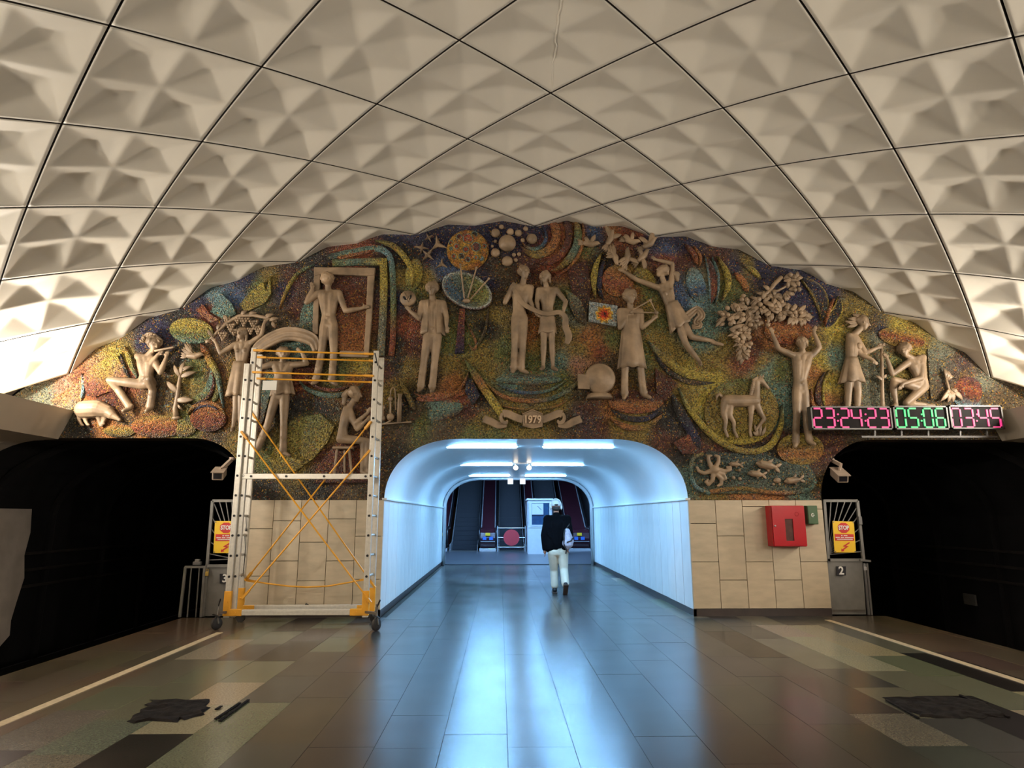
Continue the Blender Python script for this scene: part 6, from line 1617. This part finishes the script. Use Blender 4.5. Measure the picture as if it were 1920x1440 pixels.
# ================================================================== CLOCK DISPLAYS
SEG = {'0': 'abcdef', '2': 'abged', '3': 'abgcd', '4': 'fgbc', '5': 'afgcd', '6': 'afgedc'}
def display(x0, x1, y0, y1, text, digs, dots, m, label):
    """digs: (char, px left, px right); dots: px centre"""
    Y = 9.85
    a, b = onY(x0, y1, Y), onY(x1, y0, Y); a.x, b.x = onY(x0, 783, Y).x + 0.002, onY(x1, 783, Y).x - 0.002
    root = thing('clock_display', label, 'clock', ((a.x + b.x) / 2, Y + 0.06, a.z), 'row of clock displays over the right tunnel')
    mb = MB(); t = 0.022; dep = 0.12
    for c, d in ((((a.x + b.x) / 2, Y + dep / 2, b.z - t / 2), (b.x - a.x, dep, t)), (((a.x + b.x) / 2, Y + dep / 2, a.z + t / 2), (b.x - a.x, dep, t)), ((a.x + t / 2, Y + dep / 2, (a.z + b.z) / 2), (t, dep, b.z - a.z)), ((b.x - t / 2, Y + dep / 2, (a.z + b.z) / 2), (t, dep, b.z - a.z))): mb.box(c, d)
    mb.box(((a.x + b.x) / 2, Y + dep - 0.01, (a.z + b.z) / 2), (b.x - a.x - 0.01, 0.02, b.z - a.z - 0.01))
    adopt(root, mb.build('case', 'display_case'))
    mb = MB(); mb.box(((a.x + b.x) / 2, Y + 0.03, (a.z + b.z) / 2), (b.x - a.x - 2 * t, 0.01, b.z - a.z - 2 * t)); adopt(root, mb.build('screen', 'display_face'))
    zt1, zb1 = onY(x0, 765.5, Y).z, onY(x0, 800.5, Y).z
    for ch, l, r_ in digs:
        xl, xr = onY(l, 783, Y).x, onY(r_, 783, Y).x; zm = (zt1 + zb1) / 2; w = 0.025; g = 0.014; mb = MB(); yy = Y + 0.018
        S = {'a': ((xl + g, zt1), (xr - g, zt1)), 'd': ((xl + g, zb1), (xr - g, zb1)), 'g': ((xl + g, zm), (xr - g, zm)), 'f': ((xl, zt1 - g), (xl, zm + g)), 'b': ((xr, zt1 - g), (xr, zm + g)), 'e': ((xl, zm - g), (xl, zb1 + g)), 'c': ((xr, zm - g), (xr, zb1 + g))}
        for s_ in SEG[ch]:
            p, q = S[s_]; mb.bar((p[0], yy, p[1]), (q[0], yy, q[1]), w, 0.012, (0, 1, 0))
        adopt(root, mb.build('digit', m))
    for px in dots:
        for py in (777, 789):
            mb = MB(); mb.lathe([(0.014, 0), (0.014, 0.01)], onY(px, py, Y + 0.024), 12, Matrix.Rotation(math.radians(90), 3, 'X')); adopt(root, mb.build('colon_dot', m))
    mb = MB(); mb.box(((a.x + b.x) / 2, (Y + dep + YW) / 2, (a.z + b.z) / 2), (0.12, YW - Y - dep, 0.10)); adopt(root, mb.build('bracket', 'display_case'))
hx = lambda x: 1500 + x / 4.8
display(1521, 1673, 762, 805, '', [('2', hx(128), hx(203)), ('3', hx(238), hx(313)), ('2', hx(372), hx(447)), ('4', hx(474), hx(556)), ('2', hx(615), hx(690)), ('3', hx(725), hx(802))], [hx(340), hx(588)], 'led_red', 'widest clock display, red digits 23:24:23')
display(1676.5, 1779, 761, 805, '', [('0', hx(876), hx(955)), ('5', hx(988), hx(1066)), ('0', hx(1122), hx(1200)), ('6', hx(1232), hx(1308))], [hx(1093)], 'led_green', 'middle clock display, green digits 05:06')
display(1782, 1882, 760, 804, '', [('0', hx(1376), hx(1455)), ('3', hx(1490), hx(1566)), ('4', hx(1618), hx(1698)), ('5', hx(1728), hx(1808))], [hx(1590)], 'led_red', 'rightmost clock display, red digits 03:45')
mb = MB(); p, q = onY(1615, 819, 9.93), onY(1868, 819, 9.93); mb.bar(p, q, 0.03, 0.03)
for px in (1640, 1690, 1740, 1800, 1850): mb.bar(onY(px, 819, 9.93), onY(px, 807, 9.93), 0.025, 0.025)
o = mb.build('clock_mounting_rail', 'display_case'); tag(o, 'thin metal mounting rail under the three clock displays', 'rail')

# ================================================================== DAMAGED FLOOR PATCHES
def patch(poly, label, chips):
    root = thing('floor_patch', label, 'floor patch', onZ(poly[0][0], poly[0][1], 0))
    rr = random.Random(len(label)); P = [onZ(x, y, 0) for x, y in poly]; pts = []
    for i in range(len(P)):
        a, b = P[i], P[(i + 1) % len(P)]
        for k2 in range(5): q = a.lerp(b, k2 / 5); pts.append(Vector((q.x + rr.uniform(-0.03, 0.03), q.y + rr.uniform(-0.04, 0.04), 0.002)))
    c = sum(pts, Vector()) / len(pts); mb = MB(); n = len(pts); R_ = 5
    R_ = 12
    for i in range(R_ + 1):
        f = 1 - i / R_ * 0.97
        for p in pts: q = c.lerp(p, f); mb.v.append((q.x, q.y, 0.002 + (0.018 * noise.noise(Vector((q.x * 11, q.y * 11, 0))) + 0.009) * min(1, i * 1.0))); mb.c.append((1, 1, 1))
    for i in range(R_):
        for j in range(n): mb.f.append((i * n + j, i * n + (j + 1) % n, (i + 1) * n + (j + 1) % n, (i + 1) * n + j))
    mb.f.append(tuple(R_ * n + j for j in range(n)))
    adopt(root, mb.build('rough_fill', 'patch'))
    for (xa, ya, xb, yb) in chips:
        mb = MB(); a, b = onZ(xa, ya, 0.008), onZ(xb, yb, 0.008); mb.bar(a, b, 0.022, 0.008); adopt(root, mb.build('broken_chip', 'patch'))
patch([(284, 1313), (392, 1313), (384, 1340), (330, 1354), (232, 1355), (262, 1336)], 'rough dark filled hole in the floor at left', [(404, 1348, 450, 1318), (405, 1330, 415, 1324), (262, 1352, 280, 1336), (412, 1352, 466, 1312)])
patch([(1655, 1308), (1735, 1306), (1830, 1310), (1892, 1342), (1800, 1348), (1730, 1346)], 'rough dark filled hole in the floor at right', [(1800, 1303, 1892, 1344), (1662, 1312, 1722, 1346)])

# ================================================================== HALL: escalators, kiosk, barrier
EX = lambda px: -0.574 + (px - 938) * 0.0231
ESY, SLOPE = 29.0, math.radians(30)
def zinc(y, base=0.0): return base + max(0, (y - (ESY + 0.9))) * math.tan(SLOPE)
stepm = MB(); 
for q in range(8): stepm.box((0, 0.0, -0.006 - 0.0), (0.001, 0.001, 0.001)) if False else None
def escalator(xa, xb, label):
    root = thing('escalator', label, 'escalator', ((xa + xb) / 2, ESY, 0), 'escalators in the hall'); w = xb - xa - 0.16
    mb = MB(); mb.box((0, 0.175, -0.10), (w, 0.36, 0.20))
    for q in range(int(w / 0.09)): mb.box((-w / 2 + 0.045 + q * 0.09, 0.17, 0.004), (0.03, 0.35, 0.01)); mb.box((-w / 2 + 0.045 + q * 0.09, -0.008, -0.1), (0.03, 0.012, 0.19))
    sm = mb.mesh('step'); sm.materials.append(MATS['step_dark'])
    for i in range(26):
        y = ESY + 0.2 + i * 0.346; z = max(0.02, (i - 1) * 0.2 - 0.0) if i > 1 else 0.02 + i * 0.03
        o = bpy.data.objects.new('step', sm); COL.objects.link(o); o.location = ((xa + xb) / 2, y, z); adopt(root, o); o.location = ((xa + xb) / 2, y, z)
    mb = MB(); mb.box(((xa + xb) / 2, ESY - 0.25, 0.012), (w + 0.1, 0.9, 0.03)); adopt(root, mb.build('comb_plate', 'steel'))
    mb = MB()
    for sx_, x in ((1, xa + 0.05), (-1, xb - 0.05)):
        P = [(x, ESY - 0.3, 0.02), (x, ESY - 0.3, 0.30), (x, ESY + 0.9, 0.36), (x, 38, zinc(38) + 0.36), (x, 38, zinc(38) - 0.3), (x, ESY + 0.9, 0.02)]
        mb.prism(P, (0.02, 0, 0))
    adopt(root, mb.build('skirt_panel', 'chrome'))
def balustrade(xa, xb, label, sticker_and_light=True):
    root = thing('escalator_balustrade', label, 'balustrade', ((xa + xb) / 2, ESY, 0), 'escalator balustrades')
    H = 0.92; yn = ESY - 0.55
    prof = [(yn + 0.25, 0.12), (yn + 0.10, 0.30), (yn + 0.06, H * 0.6), (yn + 0.14, H * 0.85), (yn + 0.34, H - 0.02), (ESY + 0.75, H), (38, zinc(38) + H), (38, zinc(38) - 0.4), (ESY + 1.2, 0.12)]
    mb = MB(); mb.prism([(xa + 0.09, y, z) for y, z in prof], (xb - xa - 0.18, 0, 0)); adopt(root, mb.build('panel', 'maroon'))
    mb = MB(); mb.bevbox(((xa + xb) / 2, (yn + ESY) / 2 + 0.35, 0.065), (xb - xa - 0.10, ESY - yn + 0.6, 0.13), 0.01); adopt(root, mb.build('plinth', 'chrome'))
    hp = [(yn + 0.30, 0.22), (yn + 0.06, 0.34), (yn - 0.02, 0.55), (yn + 0.04, 0.80), (yn + 0.22, 0.97), (yn + 0.45, 1.02), (ESY + 0.75, 1.02), (38, zinc(38) + 1.02)]
    for x in (xa + 0.05, xb - 0.05):
        mb = MB(); mb.tube([(x, y, z) for y, z in hp], 0.045, 8); adopt(root, mb.build('handrail', 'handrail', smooth=True))
        mb = MB(); mb.tube([(x, y + 0.03, z - 0.07) for y, z in hp[2:]], 0.028, 6); adopt(root, mb.build('handrail_guide', 'chrome'))
        xi = x + (0.05 if x < (xa + xb) / 2 else -0.05)
        mb = MB(); mb.tube([(xi, ESY + 0.75, 0.99), (xi, 38, zinc(38) + 0.99)], 0.03, 6); adopt(root, mb.build('edge_strip', 'chrome'))
    if sticker_and_light:
        cx_ = (xa + xb) / 2
        mb = MB(); mb.box((cx_, yn + 0.045, 0.72), (0.20, 0.02, 0.12)); adopt(root, mb.build('yellow_sticker', 'sign_yellow'))
        for dx in (-0.14, 0.14): mb = MB(); mb.box((cx_ + dx, yn + 0.055, 0.55), (0.16, 0.02, 0.13)); adopt(root, mb.build('blue_light_plate', 'painted_blue_light'))  # blue light on the newel, put into the colour of two plates
    mb = MB(); mb.box(((xa + xb) / 2, yn + 0.055, 0.42), (xb - xa - 0.2, 0.02, 0.02)); adopt(root, mb.build('newel_band', 'chrome'))
xs_ = [-3.35, -2.77, -1.50, -0.68, 0.52, 1.12, 2.30, 3.35]
escalator(xs_[1], xs_[2], 'leftmost dark stepped escalator in the hall'); escalator(xs_[3], xs_[4], 'middle escalator closed off by the red disc'); escalator(xs_[5], xs_[6], 'rightmost escalator rising behind the booth')
balustrade(xs_[0], xs_[1], 'maroon balustrade at the far left of the escalators'); balustrade(xs_[2], xs_[3], 'maroon balustrade left of the red disc'); balustrade(xs_[4], xs_[5], 'maroon balustrade behind the white booth'); balustrade(xs_[6], xs_[7], 'maroon balustrade at the far right of the escalators')
# barrier with red disc
YD = 28.15
root = thing('barrier', 'chrome rail barrier with a red disc closing the middle escalator', 'barrier', onY(959, 1030, YD))
for y in (990, 1008, 1026): mb = MB(); mb.tube([onY(932, y, YD), onY(986, y, YD)], 0.018, 8); adopt(root, mb.build('rail', 'chrome'))
for x in (933, 985): mb = MB(); mb.tube([onY(x, 986, YD), Vector((onY(x, 986, YD).x, YD, 0.0))], 0.022, 8); adopt(root, mb.build('post', 'chrome'))
mb = MB(); c = onY(959, 1008, YD - 0.03); mb.lathe([(0.335, -0.008), (0.335, 0.008)], c, 32, Matrix.Rotation(math.radians(90), 3, 'X')); adopt(root, mb.build('disc', 'disc_red'))
# booth
YK = 26.3
a, b = onY(990, 1040, YK), onY(1035, 938, YK); zk = b.z; kd = 1.1; kx = (a.x + b.x) / 2; kw = b.x - a.x
root = thing('attendant_booth', 'white attendant booth with a blue window in the escalator hall', 'booth', (kx, YK + kd / 2, 0))
wz = onY(1000, 985, YK).z; wt = onY(1000, 943, YK).z; wxa, wxb = onY(997, 960, YK).x, onY(1030, 960, YK).x
mb = MB()
mb.box((kx, YK + kd / 2, wz / 2), (kw, kd, wz)); mb.box((kx, YK + kd / 2, (wt + zk) / 2), (kw, kd, zk - wt))
for x0_, x1_ in ((a.x, wxa), (wxb, b.x)): mb.box(((x0_ + x1_) / 2, YK + 0.03, (wz + wt) / 2), (x1_ - x0_, 0.06, wt - wz))
mb.box((kx, YK + kd - 0.03, (wz + wt) / 2), (kw, 0.06, wt - wz)); mb.box((a.x + 0.03, YK + kd / 2, (wz + wt) / 2), (0.06, kd, wt - wz)); mb.box((b.x - 0.03, YK + kd / 2, (wz + wt) / 2), (0.06, kd, wt - wz))
adopt(root, mb.build('cabin', 'kiosk_white'))
mb = MB(); mb.bevbox((kx, YK + kd / 2, zk + 0.03), (kw + 0.08, kd + 0.08, 0.07), 0.01); adopt(root, mb.build('roof', 'kiosk_white'))
mb = MB(); mb.box((kx, YK + 0.04, (wz + wt) / 2), (wxb - wxa, 0.02, wt - wz)); adopt(root, mb.build('window_pane', 'kiosk_glass'))
for c, d in (((kx, YK - 0.01, wz), (wxb - wxa + 0.06, 0.04, 0.04)), ((kx, YK - 0.01, 1.05), (kw - 0.06, 0.03, 0.02)), ((a.x + 0.04, YK - 0.01, 0.5), (0.03, 0.03, 1.0)), ((b.x - 0.04, YK - 0.01, 0.5), (0.03, 0.03, 1.0))):
    mb = MB(); mb.box(c, d); adopt(root, mb.build('panel_strip', 'kiosk_white'))
c0, c1 = onY(997.5, 944, YK - 0.01), onY(1019, 965, YK - 0.01)
root = thing('booth_clock', 'square white clock panel with one slanting hand in the booth window', 'clock', ((c0.x + c1.x) / 2, YK, c1.z))
mb = MB(); mb.bevbox(((c0.x + c1.x) / 2, YK - 0.0, (c0.z + c1.z) / 2), (c1.x - c0.x, 0.05, c0.z - c1.z), 0.01); adopt(root, mb.build('face', 'kiosk_white'))
mb = MB(); mb.bar(onY(1008, 949, YK - 0.03), onY(1015, 956, YK - 0.03), 0.016, 0.01, (0, 1, 0)); adopt(root, mb.build('hand', 'plate_black'))
# two square hanging signs at the metal arch
emit_mat('lit_sign', (0.72, 0.86, 1.0), 1.6)
for px, lab in ((957, 'left of two small lit square signs at the metal arch'), (980, 'right of two small lit square signs at the metal arch')):
    c = onY(px, 902.5, YP - 0.1); root = thing('hanging_sign', lab, 'sign', c, 'lit square signs at the metal arch')
    mb = MB(); mb.bevbox(c, (0.17, 0.04, 0.17), 0.005); adopt(root, mb.build('panel', 'lit_sign'))
    mb = MB(); mb.bar(c + Vector((0, 0, 0.08)), Vector((c.x, c.y, ZT)), 0.02, 0.02); adopt(root, mb.build('hanger', 'chrome'))

# ================================================================== WALKING MAN
YM = 13.30; KM = 0.01070
def M_(px, py, dy=0.0): 
    p = onY(px, py, YM); p.y += dy; return p
root = thing('person', 'person in white cap, black jacket and beige trousers walking away', 'person', (onY(1049, 1113, YM).x, YM, 0))
mb = MB()
def cm(a, ra, b, rb): mb.capsule(a, ra, b, rb, 12)
HC = M_(1042.5, 950, 0.02)
mb.ellipsoid(HC + Vector((0, 0, 0.02)), (0.080, 0.098, 0.115)); cm(HC + Vector((0, 0.03, -0.04)), 0.062, HC + Vector((0, 0.05, -0.09)), 0.045); cm(HC + Vector((0, 0.09, 0.0)), 0.012, HC + Vector((0, 0.115, -0.025)), 0.016)
for s in (-1, 1): mb.ellipsoid(HC + Vector((s * 0.082, 0.0, -0.01)), (0.014, 0.025, 0.034), None, 8, 6)
cm(M_(1043, 966, 0.02), 0.058, M_(1043, 958, 0.02), 0.055)
SL_, SR_ = M_(1027, 974), M_(1063, 974); WL, WR = M_(1034, 1012), M_(1056, 1012); PL, PR = M_(1037, 1034), M_(1055, 1034)
EL_, WLr, ER_, WRr = M_(1020, 1003, -0.03), M_(1021, 1029, 0.02), M_(1068, 1003, -0.06), M_(1062, 1022, -0.12)
KL_, AL_ = M_(1040, 1070, 0.16), M_(1041, 1101, 0.12); KR_, AR_ = M_(1057.5, 1068, 0.02), M_(1058, 1094, -0.22)
cm(SL_, 0.06, SR_, 0.06); cm(SL_, 0.07, WL, 0.09); cm(SR_, 0.07, WR, 0.09); cm(WL, 0.09, PL, 0.10); cm(WR, 0.09, PR, 0.10); cm(PL, 0.09, PR, 0.09)
for s, e, w in ((SL_, EL_, WLr), (SR_, ER_, WRr)): cm(s, 0.05, e, 0.04); cm(e, 0.04, w, 0.028)
for h_, k_, a_ in ((PL, KL_, AL_), (PR, KR_, AR_)): cm(h_, 0.08, k_, 0.055); cm(k_, 0.055, a_, 0.036)
# hands: palm, four fingers, thumb
for w, d, sd in ((WLr, Vector((0.10, 0.15, -1)), 1), (WRr, Vector((0.2, 0.3, -1)), -1)):
    d = d.normalized(); n = Vector((0, 1, 0)).cross(d).normalized() * sd; f = n.cross(d)
    pm = w + d * 0.07; cm(w, 0.026, pm, 0.032)
    for i, L in enumerate((0.065, 0.078, 0.074, 0.058)):
        b0 = pm + f * (-0.027 + 0.018 * i) + d * 0.02; b1 = b0 + d * L * 0.5; b2 = b1 + (d * 0.8 + n * 0.4) * L * 0.5; mb.capsule(b0, 0.0095, b1, 0.009, 8); mb.capsule(b1, 0.009, b2, 0.0075, 8)
    t0 = w + d * 0.03 + f * 0.028; mb.capsule(t0, 0.011, t0 + d * 0.05 + f * 0.03, 0.009, 8)
# feet inside the shoes
cm(AL_, 0.036, Vector((AL_.x, AL_.y + 0.12, 0.05)), 0.034); cm(AR_, 0.036, Vector((AR_.x, AR_.y + 0.10, 0.05)), 0.034)
fuse(mb, 'body', 'skin', root, 0.012, 2)
mb = MB()
cm(SL_ + Vector((0.02, 0, 0.0)), 0.088, SR_ + Vector((-0.02, 0, 0.0)), 0.088); cm(M_(1043, 970), 0.085, M_(1043, 965, 0.01), 0.07)
cm(SL_, 0.095, M_(1031, 1000), 0.135); cm(SR_, 0.095, M_(1057, 1000), 0.135); cm(M_(1031, 1000), 0.135, M_(1032, 1024), 0.135); cm(M_(1057, 1000), 0.135, M_(1057, 1024), 0.13); cm(M_(1044, 985, -0.02), 0.15, M_(1044, 1022, 0), 0.15)
cm(SL_, 0.085, EL_, 0.068); cm(EL_, 0.07, WLr, 0.048); cm(SR_, 0.085, ER_, 0.072); cm(ER_, 0.072, WRr, 0.05)
for a, b in (((1030, 990), (1038, 1020)), ((1056, 988), (1050, 1015)), ((1026, 1000), (1032, 1008))): cm(M_(*a, -0.125), 0.02, M_(*b, -0.145), 0.012)
def flat_hem(me):
    co = np.zeros(len(me.vertices) * 3); me.vertices.foreach_get('co', co); co = co.reshape(-1, 3)
    zh = M_(1044, 1033).z; inner = np.abs(co[:, 0] - M_(1044, 1030).x) < 0.30; hand = (np.abs(co[:, 0] - EL_.x) < 0.09)
    co[:, 2] = np.where(~hand, np.maximum(co[:, 2], zh), co[:, 2]); me.vertices.foreach_set('co', co.ravel()); me.update()
jk = fuse(mb, 'jacket', 'jacket_black', root, 0.014, 3, flat_hem)
mb = MB()
cm(PL, 0.115, PR, 0.115); cm(PL, 0.115, KL_, 0.082); cm(KL_, 0.082, AL_ + Vector((0, 0, 0.02)), 0.075); cm(PR, 0.115, KR_, 0.084); cm(KR_, 0.084, AR_ + Vector((0, 0, 0.02)), 0.078); cm(M_(1046, 1026), 0.13, M_(1046, 1034), 0.12)
for kx_, hp, an in ((0, KL_, AL_), (1, KR_, AR_)):
    for i in range(5): p = hp.lerp(an, 0.1 + i * 0.2); cm(p + Vector((-0.05, -0.05, 0.03 * (1 if i % 2 else -1))), 0.012, p + Vector((0.05, -0.058, 0)), 0.010)
fuse(mb, 'trousers', 'trouser_beige', root, 0.014, 2)
# shoes
mb = MB(); x, y = AL_.x, AL_.y; mb.capsule((x, y - 0.03, 0.06), 0.05, (x, y + 0.17, 0.045), 0.042); mb.capsule((x, y - 0.02, 0.10), 0.045, (x, y + 0.02, 0.07), 0.05)
sh = fuse(mb, 'shoe', 'shoe_dark', root, 0.010, 1)
mb = MB(); mb.bevbox((x, y + 0.06, 0.012), (0.095, 0.30, 0.022), 0.008); o = mb.build('sole', 'sole_brown'); o.parent = sh
x, y, z = AR_.x, AR_.y, AR_.z
toe = Vector((x, y + 0.10, 0.045)); heel = Vector((x, y - 0.06, z + 0.01))
mb = MB(); mb.capsule(heel, 0.045, toe, 0.042); mb.capsule(AR_, 0.048, heel.lerp(toe, 0.4) + Vector((0, 0.03, 0.02)), 0.045); sh = fuse(mb, 'shoe', 'shoe_dark', root, 0.010, 1)
d = (toe - heel).normalized(); xx = Vector((1, 0, 0)); u = xx.cross(d).normalized(); R = Matrix((xx, d, u)).transposed(); n = u if u.y < 0 else -u
mb = MB(); mb.bevbox((heel + toe) / 2 + n * 0.048 + d * 0.0, (0.098, (toe - heel).length + 0.10, 0.022), 0.010, R); o = mb.build('sole', 'sole_brown'); o.parent = sh
# cap, hair, headphones
mb = MB(); c = HC + Vector((0, 0.0, 0.045)); mb.ellipsoid(c, (0.096, 0.112, 0.095), None, 20, 12)
o = mb.build('cap', 'cap_white', smooth=True)
co = np.array([v.co for v in o.data.vertices]); co[:, 2] = np.maximum(co[:, 2], c.z - 0.035); o.data.vertices.foreach_set('co', co.ravel()); adopt(root, o); cap_o = o
mb = MB(); mb.ellipsoid(HC + Vector((0, 0.14, 0.03)), (0.075, 0.08, 0.012), None, 14, 6); b_ = mb.build('peak', 'cap_white', smooth=True); b_.parent = cap_o
mb = MB(); mb.ellipsoid(HC + Vector((0, -0.10, 0.035)), (0.042, 0.02, 0.020), None, 12, 8); b_ = mb.build('strap_opening', 'hair_dark', smooth=True); b_.parent = cap_o
mb = MB(); mb.ellipsoid(HC + Vector((0, -0.02, -0.03)), (0.086, 0.092, 0.06), None, 16, 10); adopt(root, mb.build('hair', 'hair_dark', smooth=True))
hpo = thing('headphones', 'white over-ear headphones worn over the white cap', 'headphones', HC + Vector((0, 0, 0.14)))
mb = MB(); mb.tube([HC + Vector((0.108 * math.cos(a), 0.0, 0.02 + 0.135 * math.sin(a))) for a in [math.pi * t / 14 for t in range(15)]], 0.011, 8); adopt(hpo, mb.build('headband', 'cap_white', smooth=True))
for s in (-1, 1): mb = MB(); mb.ellipsoid(HC + Vector((s * 0.105, 0, -0.015)), (0.024, 0.042, 0.05), None, 14, 10); adopt(hpo, mb.build('ear_cup', 'cap_white', smooth=True))
# backpack slung at the right side
bk = thing('backpack', 'pale grey backpack carried under the right arm of the person', 'backpack', M_(1066, 1028, -0.12))
mb = MB(); mb.capsule(M_(1062, 996, -0.16), 0.06, M_(1064, 1018, -0.17), 0.10); mb.capsule(M_(1066, 1003, -0.15), 0.05, M_(1068, 1014, -0.15), 0.07); mb.capsule(M_(1061, 1018, -0.16), 0.09, M_(1063, 1023, -0.16), 0.07)
sk = fuse(mb, 'sack', 'bag_grey', bk, 0.012, 2)
mb = MB(); mb.tube([M_(1057, 992, -0.2), M_(1055, 1005, -0.22), M_(1056, 1022, -0.22), M_(1060, 1030, -0.22), M_(1059, 1037, -0.2)], 0.013, 8); adopt(bk, mb.build('strap', 'black_plastic', smooth=True))
mb = MB(); mb.tube([M_(1074, 1006, -0.2), M_(1068, 1013, -0.265), M_(1060, 1016, -0.27)], 0.012, 8); adopt(bk, mb.build('zip', 'black_plastic', smooth=True))
mb = MB(); mb.tube([M_(1060, 992, -0.14), M_(1066, 984, -0.1), M_(1068, 976, -0.03)], 0.013, 8); adopt(bk, mb.build('shoulder_strap', 'black_plastic', smooth=True))
# ================================================================== LAMPS
def cornice_lamp(sx, y, label, watts):
    t = thing('cornice_lamp', label, 'lamp', (sx * 7.66, y, 2.88), 'hidden floodlights in the cornices')
    mb = MB(); mb.bevbox((sx * 7.66, y, 2.89), (0.16, 0.34, 0.05), 0.008); adopt(t, mb.build('base', 'steel'))
    mb = MB(); mb.lathe([(0.03, 0.0), (0.03, 0.34), (0.05, 0.37), (0.055, 0.42), (0.05, 0.47), (0.025, 0.50)], (sx * 7.66, y, 2.91), 16)
    o = mb.build('bulb', 'cornice_bulb', smooth=True); adopt(t, o)
    ld = bpy.data.lights.new('cornice_lamp_light', 'POINT'); ld.energy = watts; ld.color = CORNICE_COL; ld.shadow_soft_size = 0.09
    lo = bpy.data.objects.new('cornice_lamp_light', ld); COL.objects.link(lo); lo.location = (sx * 7.66, y, 3.40); adopt(t, lo)
    lo.location = (sx * 7.66, y, 3.40)
for sx, side in ((-1, 'left'), (1, 'right')):
    for k, (y, f) in enumerate(((8.9 if sx < 0 else 8.5, 2.0 if sx < 0 else 1.5), (5.4, 1.05), (2.2, 1.5), (-1.2, 1.8), (-4.8, 1.8))):
        cornice_lamp(sx, y, ('floodlight glowing in the left cornice beside the mural' if (sx < 0 and k == 0) else 'floodlight hidden in the %s cornice out of the picture' % side), CORNICE_W * f)
# passage tubes
def tube_lamp(xc, y, z, L, label, m='tube_on', grp='fluorescent tubes across the passage vault'):
    t = thing('ceiling_tube_lamp', label, 'lamp', (xc, y, z), grp)
    mb = MB()
    for dy in (-0.095, 0.095): mb.box((xc, y + dy, z - 0.004), (L + 0.06, 0.02, 0.010))
    for dx in (-L / 2 - 0.02, L / 2 + 0.02): mb.box((xc + dx, y, z - 0.004), (0.02, 0.20, 0.010))
    adopt(t, mb.build('bezel', 'passage_vault'))
    mb = MB(); mb.box((xc, y, z - 0.014), (L, 0.15, 0.026)); adopt(t, mb.build('diffuser', m))
zc = ZT
tube_lamp(-0.90, 11.45, zc, 1.22, 'glowing tube at left of the nearest pair on the passage vault')
tube_lamp(0.80, 11.45, zc, 1.22, 'glowing tube at right of the nearest pair on the passage vault')
tube_lamp(-0.90, 15.6, zc, 1.22, 'glowing tube at left of the second pair on the passage vault')
tube_lamp(0.80, 15.6, zc, 1.22, 'glowing tube at right of the second pair on the passage vault')
tube_lamp(-0.90, 19.8, zc, 1.22, 'glowing tube at left of the farthest pair by the metal arch')
tube_lamp(0.80, 19.8, zc, 1.22, 'glowing tube at right of the farthest pair by the metal arch')
for k, (px, lab) in enumerate(((967, 'left of the two round lamps hanging in the passage'), (992, 'right of the two round lamps hanging in the passage'))):
    p = onY(px, 877, 15.3)
    t = thing('globe_lamp', lab, 'lamp', p, 'round lamps hanging in the passage')
    mb = MB(); mb.ellipsoid(p, (0.055, 0.055, 0.055)); adopt(t, mb.build('globe', 'bulb_on', smooth=True))
    mb = MB(); mb.tube([(p.x, p.y, p.z + 0.05), (p.x, p.y, ZT)], 0.012, 8); mb.lathe([(0.05, 0), (0.05, 0.015)], (p.x, p.y, ZT - 0.016), 14); adopt(t, mb.build('stem', 'chrome'))
for k, (x, y) in enumerate(((-2.2, 23.2), (0.0, 23.2), (2.2, 23.2), (-2.2, 26.6), (0.0, 26.6), (2.2, 26.6))):
    tube_lamp(x, y, HZ, 1.6, 'tube lamp high on the escalator hall ceiling, out of the picture', 'hall_tube_on', 'tubes on the escalator hall ceiling')
bpy.context.view_layer.update()
